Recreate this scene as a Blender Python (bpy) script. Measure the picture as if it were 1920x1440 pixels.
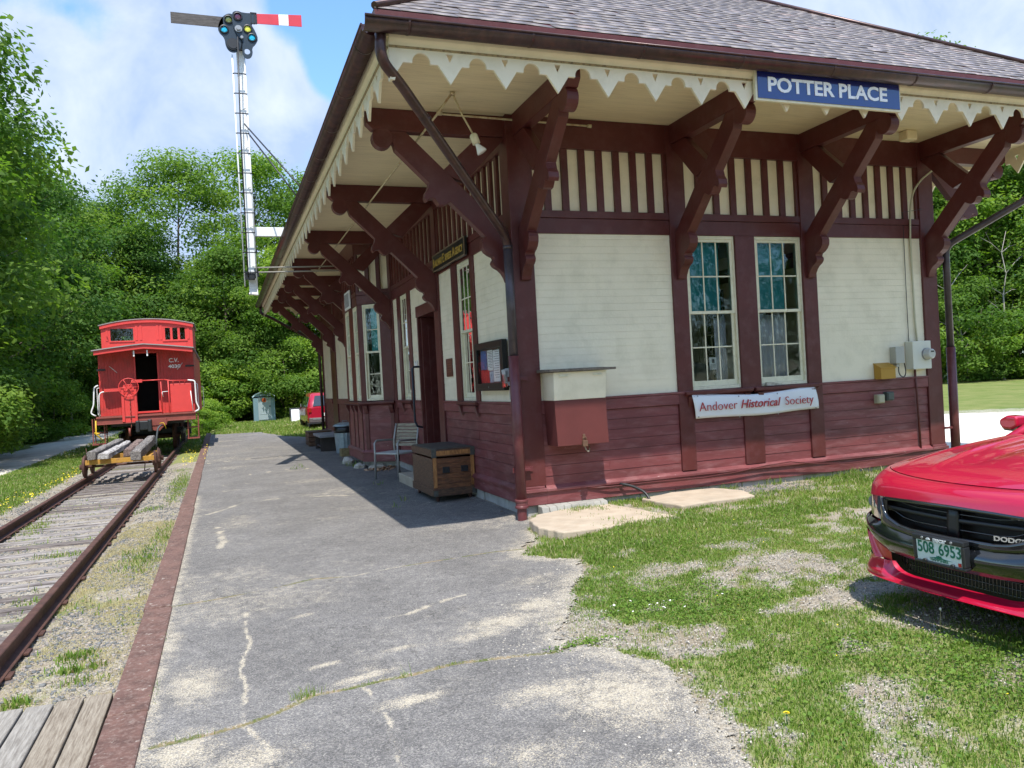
import bpy, bmesh, math, random
import numpy as np
from mathutils import Matrix, Vector
random.seed(7); RNG = np.random.default_rng(7)
S = bpy.context.scene; COL = S.collection
for o in list(bpy.data.objects): bpy.data.objects.remove(o)
PI = math.pi; R_ = math.radians
# ------------------------------------------------------------------ camera
cam = bpy.data.cameras.new('camera'); camo = bpy.data.objects.new('camera', cam); COL.objects.link(camo)
cam.sensor_width = 36; cam.lens = 27.86; cam.clip_start = .05; cam.clip_end = 3000
camo.matrix_world = Matrix(((.937, .053, -.345, -3.482), (-.344, -.015, -.939, -9.16), (-.055, .998, .004, 1.6), (0, 0, 0, 1)))
m3 = camo.matrix_world.to_3x3(); q3 = m3.to_quaternion().to_matrix().to_4x4(); q3.translation = (-3.482, -9.16, 1.6)
camo.matrix_world = q3
S.camera = camo
# ------------------------------------------------------------------ sun + sky
SUN = Vector((-.128, -.475, 1)).normalized()
sun = bpy.data.lights.new('sun', 'SUN'); sun.energy = 3.4; sun.angle = R_(.53); sun.color = (1, .955, .88)
suno = bpy.data.objects.new('sun', sun); COL.objects.link(suno)
suno.rotation_euler = SUN.to_track_quat('Z', 'Y').to_euler(); suno.location = SUN * 60
W = bpy.data.worlds.new('World'); S.world = W; W.use_nodes = True
wn, wl = W.node_tree.nodes, W.node_tree.links; wn.clear()
def N_(nt, t, **kw):
    n = nt.nodes.new(t)
    for k, v in kw.items(): setattr(n, k, v)
    return n
wt = W.node_tree
sky = N_(wt, 'ShaderNodeTexSky', sky_type='NISHITA', sun_disc=False, sun_elevation=math.asin(SUN.z),
         sun_rotation=math.atan2(SUN.x, SUN.y), altitude=200, air_density=1.0, dust_density=.6, ozone_density=1.6)
tc = N_(wt, 'ShaderNodeTexCoord'); nrm = N_(wt, 'ShaderNodeVectorMath', operation='NORMALIZE')
wl.new(tc.outputs['Generated'], nrm.inputs[0])
def vm(op, a, b=None, out=0):
    n = N_(wt, 'ShaderNodeVectorMath', operation=op)
    for i, x in enumerate((a, b)):
        if x is None: continue
        if isinstance(x, (tuple, list)): n.inputs[i].default_value = x
        else: wl.new(x, n.inputs[i])
    return n.outputs['Value'] if op in ('DOT_PRODUCT', 'LENGTH', 'DISTANCE') else n.outputs[0]
def mm(op, a, b=0.0, c=None, clamp=False, nt=None):
    nt = nt or wt
    n = N_(nt, 'ShaderNodeMath', operation=op, use_clamp=clamp)
    for i, x in enumerate((a, b, c)):
        if x is None: continue
        if isinstance(x, (int, float)): n.inputs[i].default_value = x
        else: nt.links.new(x, n.inputs[i])
    return n.outputs[0]
D = nrm.outputs[0]
def wnoise(scale, detail, rough, vec, dist=0.0):
    n = N_(wt, 'ShaderNodeTexNoise'); n.inputs['Scale'].default_value = scale; n.inputs['Detail'].default_value = detail
    n.inputs['Roughness'].default_value = rough; n.inputs['Distortion'].default_value = dist
    wl.new(vec, n.inputs['Vector']); return n.outputs['Fac']
# cloud banks: soft blobs in direction space, broken up by noise (direction xyz, angular radius, weight)
n1 = wnoise(3.2, 8, .58, D, .25); n2 = wnoise(9.0, 6, .6, D)
CL = [((-.21, .90, .36), .16, 1.0), ((-.30, .84, .50), .10, .8), ((-.16, .90, .38), .17, .95), ((-.08, .94, .33), .15, .9), ((-.10, .885, .455), .13, .95), ((-.29, .90, .30), .2, 1.), ((-.10, .97, .25), .13, .8), ((-.01, .98, .22), .12, .8),
      ((.02, .915, .40), .10, .8), ((.04, .93, .35), .10, .85), ((.05, .945, .31), .10, .8), ((-.50, .72, .5), .3, .9), ((.62, .66, .42), .17, .9), ((.80, .5, .33), .2, .9), ((.74, .60, .27), .16, .8), ((.1, .45, .9), .3, .7),
      ((.3, -.8, .4), .35, .9), ((-.6, -.6, .5), .4, .9), ((.9, -.3, .4), .4, .8), ((-.9, .1, .3), .4, .8), ((-.2, -.9, .25), .25, .9), ((.55, .75, .2), .22, .7)]
acc = None
for d, r, w in CL:
    v = Vector(d).normalized()
    dist = vm('DISTANCE', D, tuple(v))
    b = mm('MULTIPLY', mm('SUBTRACT', 1.0, mm('DIVIDE', dist, r)), w)
    acc = b if acc is None else mm('SMOOTH_MAX', acc, b, .12)
for d, r, w in (((-.125, .91, .405), .075, .75), ((-.20, .895, .41), .07, .7), ((.085, .905, .42), .06, .6), ((.135, .92, .37), .04, .6)):
    dist = vm('DISTANCE', D, tuple(Vector(d).normalized())); acc = mm('SUBTRACT', acc, mm('MULTIPLY', mm('MAXIMUM', mm('SUBTRACT', 1.0, mm('DIVIDE', dist, r)), 0.0), w))
shape = mm('ADD', acc, mm('MULTIPLY', mm('SUBTRACT', n1, .5), 1.5))
shape = mm('ADD', shape, mm('MULTIPLY', mm('SUBTRACT', n2, .5), .35))
mask = N_(wt, 'ShaderNodeMapRange', interpolation_type='SMOOTHSTEP'); wl.new(shape, mask.inputs[0])
mask.inputs[1].default_value = .0; mask.inputs[2].default_value = .30
# thick parts go a little grey-blue
n3 = wnoise(5.5, 6, .58, D, .4)
cr = N_(wt, 'ShaderNodeValToRGB'); wl.new(n3, cr.inputs[0])
cr.color_ramp.elements[0].position = .40; cr.color_ramp.elements[0].color = (1.9, 2.45, 3.6, 1)
cr.color_ramp.elements[1].position = .63; cr.color_ramp.elements[1].color = (3.2, 3.55, 4.1, 1)
hz = N_(wt, 'ShaderNodeMix', data_type='RGBA', blend_type='MULTIPLY'); hz.inputs[0].default_value = 1
wl.new(sky.outputs[0], hz.inputs[6]); hz.inputs[7].default_value = (.86, 1.08, 1.24, 1)
mx = N_(wt, 'ShaderNodeMix', data_type='RGBA'); wl.new(mm('MULTIPLY', mask.outputs[0], .93), mx.inputs[0]); wl.new(hz.outputs[2], mx.inputs[6]); wl.new(cr.outputs[0], mx.inputs[7])
bg = N_(wt, 'ShaderNodeBackground'); bg.inputs[1].default_value = .148; wl.new(mx.outputs[2], bg.inputs[0])
wo = N_(wt, 'ShaderNodeOutputWorld'); wl.new(bg.outputs[0], wo.inputs[0])
S.view_settings.view_transform = 'Standard'; S.view_settings.look = 'None'; S.view_settings.exposure = .93; S.view_settings.gamma = 1
S.render.engine = 'CYCLES'
# ------------------------------------------------------------------ tags
def tag(o, label=None, cat=None, group=None, kind=None):
    if label: o['label'] = label
    if cat: o['category'] = cat
    if group: o['group'] = group
    if kind: o['kind'] = kind
    return o
def thing(name, loc, label, cat, group=None, rz=0.0):
    o = bpy.data.objects.new(name, None); COL.objects.link(o); o.location = loc; o.rotation_euler = (0, 0, rz)
    o.empty_display_size = .2
    return tag(o, label, cat, group)
def link_mesh(name, me, parent=None):
    o = bpy.data.objects.new(name, me); COL.objects.link(o)
    if parent: o.parent = parent
    return o
def copy_tree(o, parent=None):
    c = o.copy(); COL.objects.link(c)
    if parent: c.parent = parent
    for ch in [x for x in bpy.data.objects if x.parent == o]: copy_tree(ch, c)
    return c
# ------------------------------------------------------------------ mesh builder
class MB:
    def __init__(s, T=None): s.v = []; s.f = []; s.mi = []; s.T = T; s.cur = 0; s.sm = []
    def p(s, q):
        q = s.T(*q) if s.T else q
        s.v.append(tuple(q)); return len(s.v) - 1
    def face(s, idx, smooth=False): s.f.append(tuple(idx)); s.mi.append(s.cur); s.sm.append(smooth)
    def hexa(s, c, smooth=False):
        i = [s.p(q) for q in c]
        for a in ((0, 3, 2, 1), (4, 5, 6, 7), (0, 1, 5, 4), (1, 2, 6, 5), (2, 3, 7, 6), (3, 0, 4, 7)): s.face([i[k] for k in a], smooth)
        return s
    def box(s, x0, x1, y0, y1, z0, z1):
        return s.hexa([(x0, y0, z0), (x1, y0, z0), (x1, y1, z0), (x0, y1, z0), (x0, y0, z1), (x1, y0, z1), (x1, y1, z1), (x0, y1, z1)])
    def prism(s, poly, a0, a1, axis=0):
        # poly of 2D points in the other two axes, extruded along axis
        def mk(q, a):
            return (a, q[0], q[1]) if axis == 0 else ((q[0], a, q[1]) if axis == 1 else (q[0], q[1], a))
        A = [s.p(mk(q, a0)) for q in poly]; B = [s.p(mk(q, a1)) for q in poly]; n = len(poly)
        s.face(A[::-1]); s.face(B)
        for i in range(n): s.face((A[i], A[(i + 1) % n], B[(i + 1) % n], B[i]))
        return s
    def tube(s, pts, r, n=10, caps=True, r2=None):
        pts = [Vector(q) for q in pts]; rings = []; up = None
        for i, q in enumerate(pts):
            t = (pts[min(i + 1, len(pts) - 1)] - pts[max(i - 1, 0)]).normalized()
            if up is None: up = Vector((0, 0, 1)) if abs(t.z) < .9 else Vector((1, 0, 0))
            a = t.cross(up).normalized(); b = a.cross(t).normalized(); up = b
            rr = r if r2 is None else r + (r2 - r) * i / (len(pts) - 1)
            if isinstance(r, (list, tuple)): rr = r[i]
            rings.append([s.p(q + (a * math.cos(2 * PI * k / n) + b * math.sin(2 * PI * k / n)) * rr) for k in range(n)])
        for i in range(len(rings) - 1):
            for k in range(n): s.face((rings[i][k], rings[i][(k + 1) % n], rings[i + 1][(k + 1) % n], rings[i + 1][k]), True)
        if caps: s.face(rings[0][::-1]); s.face(rings[-1])
        return s
    def lathe(s, prof, c=(0, 0, 0), n=20, axis='z', caps=True):
        rings = []
        for r, h in prof:
            ring = []
            for k in range(n):
                a = 2 * PI * k / n; x, y = r * math.cos(a), r * math.sin(a)
                q = (x, y, h) if axis == 'z' else ((h, x, y) if axis == 'x' else (x, h, y))
                ring.append(s.p((q[0] + c[0], q[1] + c[1], q[2] + c[2])))
            rings.append(ring)
        for i in range(len(rings) - 1):
            for k in range(n): s.face((rings[i][k], rings[i][(k + 1) % n], rings[i + 1][(k + 1) % n], rings[i + 1][k]), True)
        if caps: s.face(rings[0][::-1]); s.face(rings[-1])
        return s
    def grid(s, fn, nu, nv, smooth=True):
        idx = [[s.p(fn(i / nu, j / nv)) for j in range(nv + 1)] for i in range(nu + 1)]
        for i in range(nu):
            for j in range(nv): s.face((idx[i][j], idx[i + 1][j], idx[i + 1][j + 1], idx[i][j + 1]), smooth)
        return s
    def build(s, name, mats, parent=None, bevel=0.0, recalc=True, origin=None, seg=2):
        me = bpy.data.meshes.new(name)
        me.from_pydata(s.v, [], s.f)
        if not isinstance(mats, (list, tuple)): mats = [mats]
        for m in mats: me.materials.append(m)
        me.polygons.foreach_set('material_index', s.mi); me.polygons.foreach_set('use_smooth', s.sm)
        if recalc:
            bm = bmesh.new(); bm.from_mesh(me); bmesh.ops.recalc_face_normals(bm, faces=bm.faces[:]); bm.to_mesh(me); bm.free()
        o = link_mesh(name, me, parent)
        if bevel > 0:
            b = o.modifiers.new('bevel', 'BEVEL'); b.width = bevel; b.segments = seg; b.limit_method = 'ANGLE'; b.angle_limit = R_(40)
        return o
def raw_mesh(name, verts, quads=None, tris=None, mats=(), attrs=None, smooth=False):
    me = bpy.data.meshes.new(name)
    nq = 0 if quads is None else len(quads); nt = 0 if tris is None else len(tris)
    me.vertices.add(len(verts)); me.vertices.foreach_set('co', np.asarray(verts, np.float32).ravel())
    loops = []; starts = []
    if nq: loops.append(np.asarray(quads, np.int32).ravel()); starts.append(np.arange(nq) * 4)
    if nt: loops.append(np.asarray(tris, np.int32).ravel()); starts.append(nq * 4 + np.arange(nt) * 3)
    loops = np.concatenate(loops); starts = np.concatenate(starts)
    me.loops.add(len(loops)); me.loops.foreach_set('vertex_index', loops)
    me.polygons.add(nq + nt); me.polygons.foreach_set('loop_start', starts.astype(np.int32))
    if smooth: me.polygons.foreach_set('use_smooth', np.ones(nq + nt, bool))
    for k, (dom, a) in (attrs or {}).items():
        at = me.attributes.new(k, 'FLOAT', dom); at.data.foreach_set('value', np.asarray(a, np.float32))
    me.update(calc_edges=True)
    for m in mats: me.materials.append(m)
    return me
# numpy value noise
def vnoise(x, y, seed=0):
    xi = np.floor(x).astype(np.int64); yi = np.floor(y).astype(np.int64); fx = x - xi; fy = y - yi
    fx = fx * fx * (3 - 2 * fx); fy = fy * fy * (3 - 2 * fy)
    def h(a, b):
        n = (a * 374761393 + b * 668265263 + seed * 974634777) & 0x7fffffff
        n = ((n ^ (n >> 13)) * 1274126177) & 0x7fffffff
        return ((n ^ (n >> 16)) & 0xffff) / 65535.0
    return (h(xi, yi) * (1 - fx) + h(xi + 1, yi) * fx) * (1 - fy) + (h(xi, yi + 1) * (1 - fx) + h(xi + 1, yi + 1) * fx) * fy
def fbm(x, y, seed=0, oct=4):
    a = 0; w = 1; t = 0
    for i in range(oct): a = a + w * vnoise(x * 2 ** i, y * 2 ** i, seed + i * 17); t += w; w *= .5
    return a / t
def sstep(a, b, x):
    t = np.clip((x - a) / (b - a), 0, 1); return t * t * (3 - 2 * t)
# ------------------------------------------------------------------ materials
MATS = {}
def mat(name, col, rough=.6, metal=0.0, spec=.5, var=0.0, vscale=3.0, bump=0.0, bscale=40.0, stretch=(1, 1, 1), dirt=None, dscale=2.0, damt=.5, coat=0.0, bdist=.01, chips=None, thr=(.5, .62)):
    m = bpy.data.materials.new(name); m.use_nodes = True; nt = m.node_tree; P = nt.nodes['Principled BSDF']
    P.inputs['Base Color'].default_value = (*col, 1); P.inputs['Roughness'].default_value = rough; P.inputs['Metallic'].default_value = metal
    P.inputs['Specular IOR Level'].default_value = spec
    if coat: P.inputs['Coat Weight'].default_value = coat; P.inputs['Coat Roughness'].default_value = .03
    t = N_(nt, 'ShaderNodeTexCoord'); mp = N_(nt, 'ShaderNodeMapping'); nt.links.new(t.outputs['Object'], mp.inputs[0]); mp.inputs['Scale'].default_value = stretch
    out = None
    if var or dirt or chips:
        rgb = N_(nt, 'ShaderNodeRGB'); rgb.outputs[0].default_value = (*col, 1); out = rgb.outputs[0]
    def noise(sc, det=5, ro=.6):
        n = N_(nt, 'ShaderNodeTexNoise'); n.inputs['Scale'].default_value = sc; n.inputs['Detail'].default_value = det; n.inputs['Roughness'].default_value = ro
        nt.links.new(mp.outputs[0], n.inputs['Vector']); return n.outputs['Fac']
    if var:
        n = noise(vscale); mr = N_(nt, 'ShaderNodeMapRange'); nt.links.new(n, mr.inputs[0])
        mr.inputs[1].default_value = .3; mr.inputs[2].default_value = .7; mr.inputs[3].default_value = 1 - var; mr.inputs[4].default_value = 1 + var
        x = N_(nt, 'ShaderNodeVectorMath', operation='SCALE'); nt.links.new(out, x.inputs[0]); nt.links.new(mr.outputs[0], x.inputs['Scale']); out = x.outputs[0]
    def layer(col2, sc, lo, hi, amt, det=6, ro=.65):
        nonlocal out
        n = noise(sc, det, ro); mr = N_(nt, 'ShaderNodeMapRange'); nt.links.new(n, mr.inputs[0])
        mr.inputs[1].default_value = lo; mr.inputs[2].default_value = hi; mr.inputs[4].default_value = amt
        x = N_(nt, 'ShaderNodeMix', data_type='RGBA'); nt.links.new(mr.outputs[0], x.inputs[0]); nt.links.new(out, x.inputs[6]); x.inputs[7].default_value = (*col2, 1); out = x.outputs[2]
    if dirt: layer(dirt, dscale, .48, .72, damt)
    if chips: layer(chips, 16.0, thr[0], thr[1], .9, 8, .7)
    if out is not None: nt.links.new(out, P.inputs['Base Color'])
    if bump:
        n = noise(bscale, 6, .6); b = N_(nt, 'ShaderNodeBump'); b.inputs['Strength'].default_value = bump; b.inputs['Distance'].default_value = bdist
        nt.links.new(n, b.inputs['Height']); nt.links.new(b.outputs[0], P.inputs['Normal'])
    MATS[name] = m
    return m
M_cream = mat('cream_paint', (.86, .78, .60), .45, var=.05, vscale=1.3, dirt=(.50, .45, .30), dscale=3.0, damt=.35, bump=.15, bscale=30, chips=(.30, .27, .18), thr=(.70, .74))
M_creamw = mat('cream_window_paint', (.76, .72, .54), .45, var=.05, vscale=4, dirt=(.35, .3, .2), dscale=14, damt=.3)
M_mar = mat('maroon_paint', (.098, .021, .020), .42, var=.16, vscale=2.2, dirt=(.17, .075, .08), dscale=5, damt=.35, bump=.15, bscale=25, spec=.45)
M_marw = mat('maroon_weathered_paint', (.165, .042, .044), .5, var=.30, vscale=2.2, stretch=(.5, .5, 2.2), dirt=(.30, .145, .145), dscale=5, damt=.6, bump=.4, bscale=20, chips=(.45, .32, .30), thr=(.66, .70))
M_soffit = mat('soffit_paint', (.80, .70, .47), .6, var=.06, vscale=2, stretch=(.4, 5, 1), dirt=(.3, .24, .13), dscale=7, damt=.25, chips=(.06, .045, .03), thr=(.665, .69))
M_bronze = mat('dark_copper_gutter', (.060, .032, .032), .32, .35, var=.3, vscale=6, dirt=(.17, .065, .04), dscale=11, damt=.35)
M_slate = None
M_stone = mat('foundation_stone', (.36, .35, .33), .85, var=.2, vscale=5, bump=.5, bscale=14)
M_steel = mat('grey_steel', (.30, .31, .32), .45, .5, var=.1)
M_white = mat('white_paint', (.80, .81, .80), .5, var=.05, vscale=3, dirt=(.35, .2, .1), dscale=5, damt=.12)
M_black = mat('black_iron', (.018, .019, .022), .45, var=.15)
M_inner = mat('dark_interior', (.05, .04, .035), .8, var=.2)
M_rust = mat('rusty_iron', (.095, .045, .034), .75, .3, var=.35, vscale=8, dirt=(.17, .085, .055), dscale=6, damt=.6, bump=.4, bscale=50)
def glass_mat(name, tint=(1, 1, 1), refl=.9, boost=1.5):
    m = bpy.data.materials.new(name); m.use_nodes = True; nt = m.node_tree; nt.nodes.clear()
    g = N_(nt, 'ShaderNodeBsdfGlossy'); g.inputs['Roughness'].default_value = .0; g.inputs['Color'].default_value = (refl, refl, refl, 1)
    t = N_(nt, 'ShaderNodeBsdfTransparent'); t.inputs['Color'].default_value = (*tint, 1)
    fr = N_(nt, 'ShaderNodeFresnel'); fr.inputs['IOR'].default_value = 1.6
    f2 = mm('MULTIPLY', fr.outputs[0], boost, nt=nt, clamp=True)
    tcx = N_(nt, 'ShaderNodeTexCoord'); nz = N_(nt, 'ShaderNodeTexNoise'); nz.inputs['Scale'].default_value = 3.5; nt.links.new(tcx.outputs['Object'], nz.inputs['Vector'])
    b = N_(nt, 'ShaderNodeBump'); b.inputs['Strength'].default_value = .25; b.inputs['Distance'].default_value = .02; nt.links.new(nz.outputs['Fac'], b.inputs['Height']); nt.links.new(b.outputs[0], g.inputs['Normal'])
    x = N_(nt, 'ShaderNodeMixShader'); nt.links.new(f2, x.inputs[0]); nt.links.new(t.outputs[0], x.inputs[1]); nt.links.new(g.outputs[0], x.inputs[2])
    o = N_(nt, 'ShaderNodeOutputMaterial'); nt.links.new(x.outputs[0], o.inputs[0]); return m
M_glass = glass_mat('window_glass', (.85, .9, .88), .75)
M_shade = mat('teal_roller_shade', (.03, .32, .35), .8, var=.08)
def wood(name, c1, c2, scale=(1, 1, 1), rough=.8, bump=.4):
    m = bpy.data.materials.new(name); m.use_nodes = True; nt = m.node_tree; P = nt.nodes['Principled BSDF']; P.inputs['Roughness'].default_value = rough
    t = N_(nt, 'ShaderNodeTexCoord'); mp = N_(nt, 'ShaderNodeMapping'); nt.links.new(t.outputs['Object'], mp.inputs[0]); mp.inputs['Scale'].default_value = scale
    n = N_(nt, 'ShaderNodeTexNoise'); n.inputs['Scale'].default_value = 6; n.inputs['Detail'].default_value = 9; n.inputs['Roughness'].default_value = .7; nt.links.new(mp.outputs[0], n.inputs['Vector'])
    r = N_(nt, 'ShaderNodeValToRGB'); nt.links.new(n.outputs['Fac'], r.inputs[0]); r.color_ramp.elements[0].position = .36; r.color_ramp.elements[1].position = .66
    r.color_ramp.elements[0].color = (*c1, 1); r.color_ramp.elements[1].color = (*c2, 1)
    nt.links.new(r.outputs[0], P.inputs['Base Color'])
    b = N_(nt, 'ShaderNodeBump'); b.inputs['Strength'].default_value = bump; b.inputs['Distance'].default_value = .01; nt.links.new(n.outputs['Fac'], b.inputs['Height']); nt.links.new(b.outputs[0], P.inputs['Normal'])
    return m
def letters(text, size, parent, mtl, T4, name='lettering', font=None, depth=.004, align='CENTER', xs=1.0, shear=0.0, bold=0.0, label=None):
    """text turned into a mesh; T4 = 4x4 matrix placing it (x right, y up, z towards the viewer)"""
    cu = bpy.data.curves.new('t', 'FONT'); cu.body = text; cu.size = size; cu.extrude = depth; cu.align_x = align; cu.align_y = 'CENTER'; cu.shear = shear; cu.offset = bold; cu.resolution_u = 3
    ob = bpy.data.objects.new('t', cu); COL.objects.link(ob)
    dg = bpy.context.evaluated_depsgraph_get(); dg.update()
    me = bpy.data.meshes.new_from_object(ob.evaluated_get(dg)); bpy.data.objects.remove(ob); bpy.data.curves.remove(cu)
    me.transform(T4 @ Matrix.Diagonal((xs, 1, 1, 1))); me.materials.clear(); me.materials.append(mtl)
    o = link_mesh(name, me, parent)
    if label: o['label'] = label
    return o
def frame4(org, xdir, ydir):
    x = Vector(xdir).normalized(); y = Vector(ydir).normalized(); z = x.cross(y)
    return Matrix(((x.x, y.x, z.x, org[0]), (x.y, y.y, z.y, org[1]), (x.z, y.z, z.z, org[2]), (0, 0, 0, 1)))
# ================================================================== THE STATION
BW, BL = 6.85, 19.85           # footprint: x 0..BW, y 0..BL
OV = 1.84                      # overhang to the valance
TF = lambda s, u, z: (s, -u, z)
TL = lambda s, u, z: (-u, s, z)
TR = lambda s, u, z: (BW + u, s, z)
TB = lambda s, u, z: (s, BL + u, z)
def TP(p0, p1):
    a = Vector(p0); b = Vector(p1); d = (b - a).normalized(); n = Vector((-d.y, d.x))
    return lambda s, u, z: (a.x + d.x * s + n.x * u, a.y + d.y * s + n.y * u, z)
ST = thing('station_building', (0, 0, 0), 'old railway station with cream clapboards, maroon timber trim, deep bracketed eaves and slate roof', 'station')
Z_DADO, Z_HEAD, Z_LAT, Z_TOP, Z_SOF = 1.33, 3.42, 3.71, 4.50, 4.88
def siding(T, s0, s1, z0, z1, m=None, pitch=.092, name='clapboard_wall', core=True, u=0.0, parent=None):
    b = MB(T); z = z0; k = 0
    while z < z1 - .005:
        zz = min(z + pitch, z1); du = random.uniform(-.0012, .0012)
        b.hexa([(s0, u - .012, z + .0008), (s0, u + .0015 + du, z + .0008), (s1, u + .0015 + du, z + .0008), (s1, u - .012, z + .0008),
                (s0, u - .012, zz - .0008), (s0, u + .0 + du, zz - .0008), (s1, u + .0 + du, zz - .0008), (s1, u - .012, zz - .0008)])
        z = zz
    if core: b.box(s0, s1, u - .16, u - .0135, z0, z1)
    return b.build(name, m or M_cream, parent or ST)
def dado(T, s0, s1, z0=.25, z1=1.16):
    b = MB(T); z = z0; rows = 7; p = (z1 - z0) / rows
    for k in range(rows):
        du = random.uniform(-.003, .003); cuts = [s0]
        if s1 - s0 > 1.2 and random.random() < .6: cuts.append(s0 + (s1 - s0) * random.uniform(.25, .75))
        cuts.append(s1)
        for a, c in zip(cuts[:-1], cuts[1:]):
            dd = du + random.uniform(-.0015, .0015); tl = random.uniform(-.002, .002)
            b.hexa([(a + .001, -.02, z + .003), (a + .001, .004 + dd, z + .003), (c - .001, .004 + dd + tl, z + .003), (c - .001, -.02, z + .003),
                    (a + .001, -.02, z + p - .002), (a + .001, .001 + dd, z + p - .002), (c - .001, .001 + dd, z + p - .002), (c - .001, -.02, z + p - .002)])
        z += p
    b.box(s0, s1, -.16, -.022, .03, z1)
    b.build('wainscot_boards', M_marw, ST)
def beam(T, s0, s1, u0, u1, z0, z1, name='trim_board', m=None, bev=.006, parent=None):
    b = MB(T); b.box(s0, s1, u0, u1, z0, z1); return b.build(name, m or M_mar, parent or ST, bevel=bev)
def upper(T, s0, s1):
    """header, stick-work band and top beam between two posts"""
    b = MB(T); b.box(s0, s1, -.16, .020, Z_HEAD, 3.612); b.box(s0, s1, -.16, .026, 3.618, Z_LAT); b.build('header_beam', M_mar, ST, bevel=.004)
    b = MB(T); b.box(s0, s1, -.16, -.03, Z_LAT, Z_TOP); b.build('stickwork_panel', M_cream, ST)
    n = max(1, round((s1 - s0) / .262)); p = (s1 - s0) / n; b = MB(T)
    for k in range(n + 1):
        c = s0 + k * p; a0, a1 = c - .045, c + .045
        if k == 0: a0 = s0
        if k == n: a1 = s1
        b.box(a0, a1, -.029, .012, Z_LAT + .001, Z_TOP - .001)
    b.build('stickwork_slats', M_mar, ST)
    b = MB(T); b.box(s0, s1, -.16, .03, Z_TOP, Z_SOF - .003); b.build('wall_plate', M_mar, ST, bevel=.004)
def base(T, s0, s1):
    b = MB(T)
    b.prism([(-.02, .20), (.062, .20), (.062, .232), (.012, .27), (-.02, .27)], s0, s1); b.prism([(-.02, .04), (.034, .04), (.034, .197), (-.02, .197)], s0, s1)
    b.build('water_table', M_marw, ST, bevel=.004)
    b = MB(T); b.box(s0, s1, -.16, .03, 1.165, 1.30); b.box(s0, s1, -.16, .042, 1.303, 1.33); b.build('dado_rail', M_marw, ST, bevel=.004)
def foot(T, s0, s1):
    b = MB(T); n = max(1, int((s1 - s0) / .5)); p = (s1 - s0) / n
    for k in range(n): b.box(s0 + k * p + .004, s0 + (k + 1) * p - .004, -.2, -.01 + random.uniform(-.012, .012), -.35, .038)
    b.build('foundation', M_stone, ST, bevel=.012)
BRP = dict(
    beam=[(0, 4.62), (1.60, 4.62), (1.66, 4.63), (1.73, 4.70), (1.73, 4.878), (0, 4.878)],
    diag=[(1.27, 4.62), (.03, 3.43), (.03, 2.83), (.08, 2.83), (.095, 2.88), (.13, 2.94), (.17, 2.98), (.225, 3.01), (.25, 3.035), (.262, 3.065), (.25, 3.095), (.232, 3.11), (.245, 3.14), (.30, 3.165), (.345, 3.20), (.378, 3.25), (.385, 3.31), (.37, 3.355), (.335, 3.385),
          (.76, 3.80), (.80, 3.775), (.85, 3.755), (.90, 3.765), (.93, 3.80), (.955, 3.84), (1.0, 3.835), (1.05, 3.80), (1.075, 3.84), (1.065, 3.90), (1.03, 3.95), (1.01, 4.02), (1.40, 4.40), (1.42, 4.47), (1.50, 4.62)],
    strut=[(.78, 4.12), (.83, 4.18), (.36, 4.618), (.03, 4.618), (.03, 4.59), (.17, 4.45), (.56, 4.05)])
def bracket(T, s):
    b = MB(T); b.prism(BRP['beam'], s - .07, s + .07)
    b.prism(BRP['diag'], s - .064, s + .064); b.prism(BRP['strut'], s - .05, s + .05)
    b.prism([(1.545 + .125 * math.cos(a * PI / 10), 4.535 + .125 * math.sin(a * PI / 10)) for a in range(20)], s - .069, s + .069)
    # little buttons (bolt heads)
    b.build('eaves_bracket', M_mar, ST, bevel=.006)
def post(T, s0, s1, z0=.275, z1=Z_SOF - .004):
    b = MB(T); b.box(s0, s1, -.16, .036, z0, z1)
    b.build('wall_post', M_mar, ST, bevel=.005)
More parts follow.
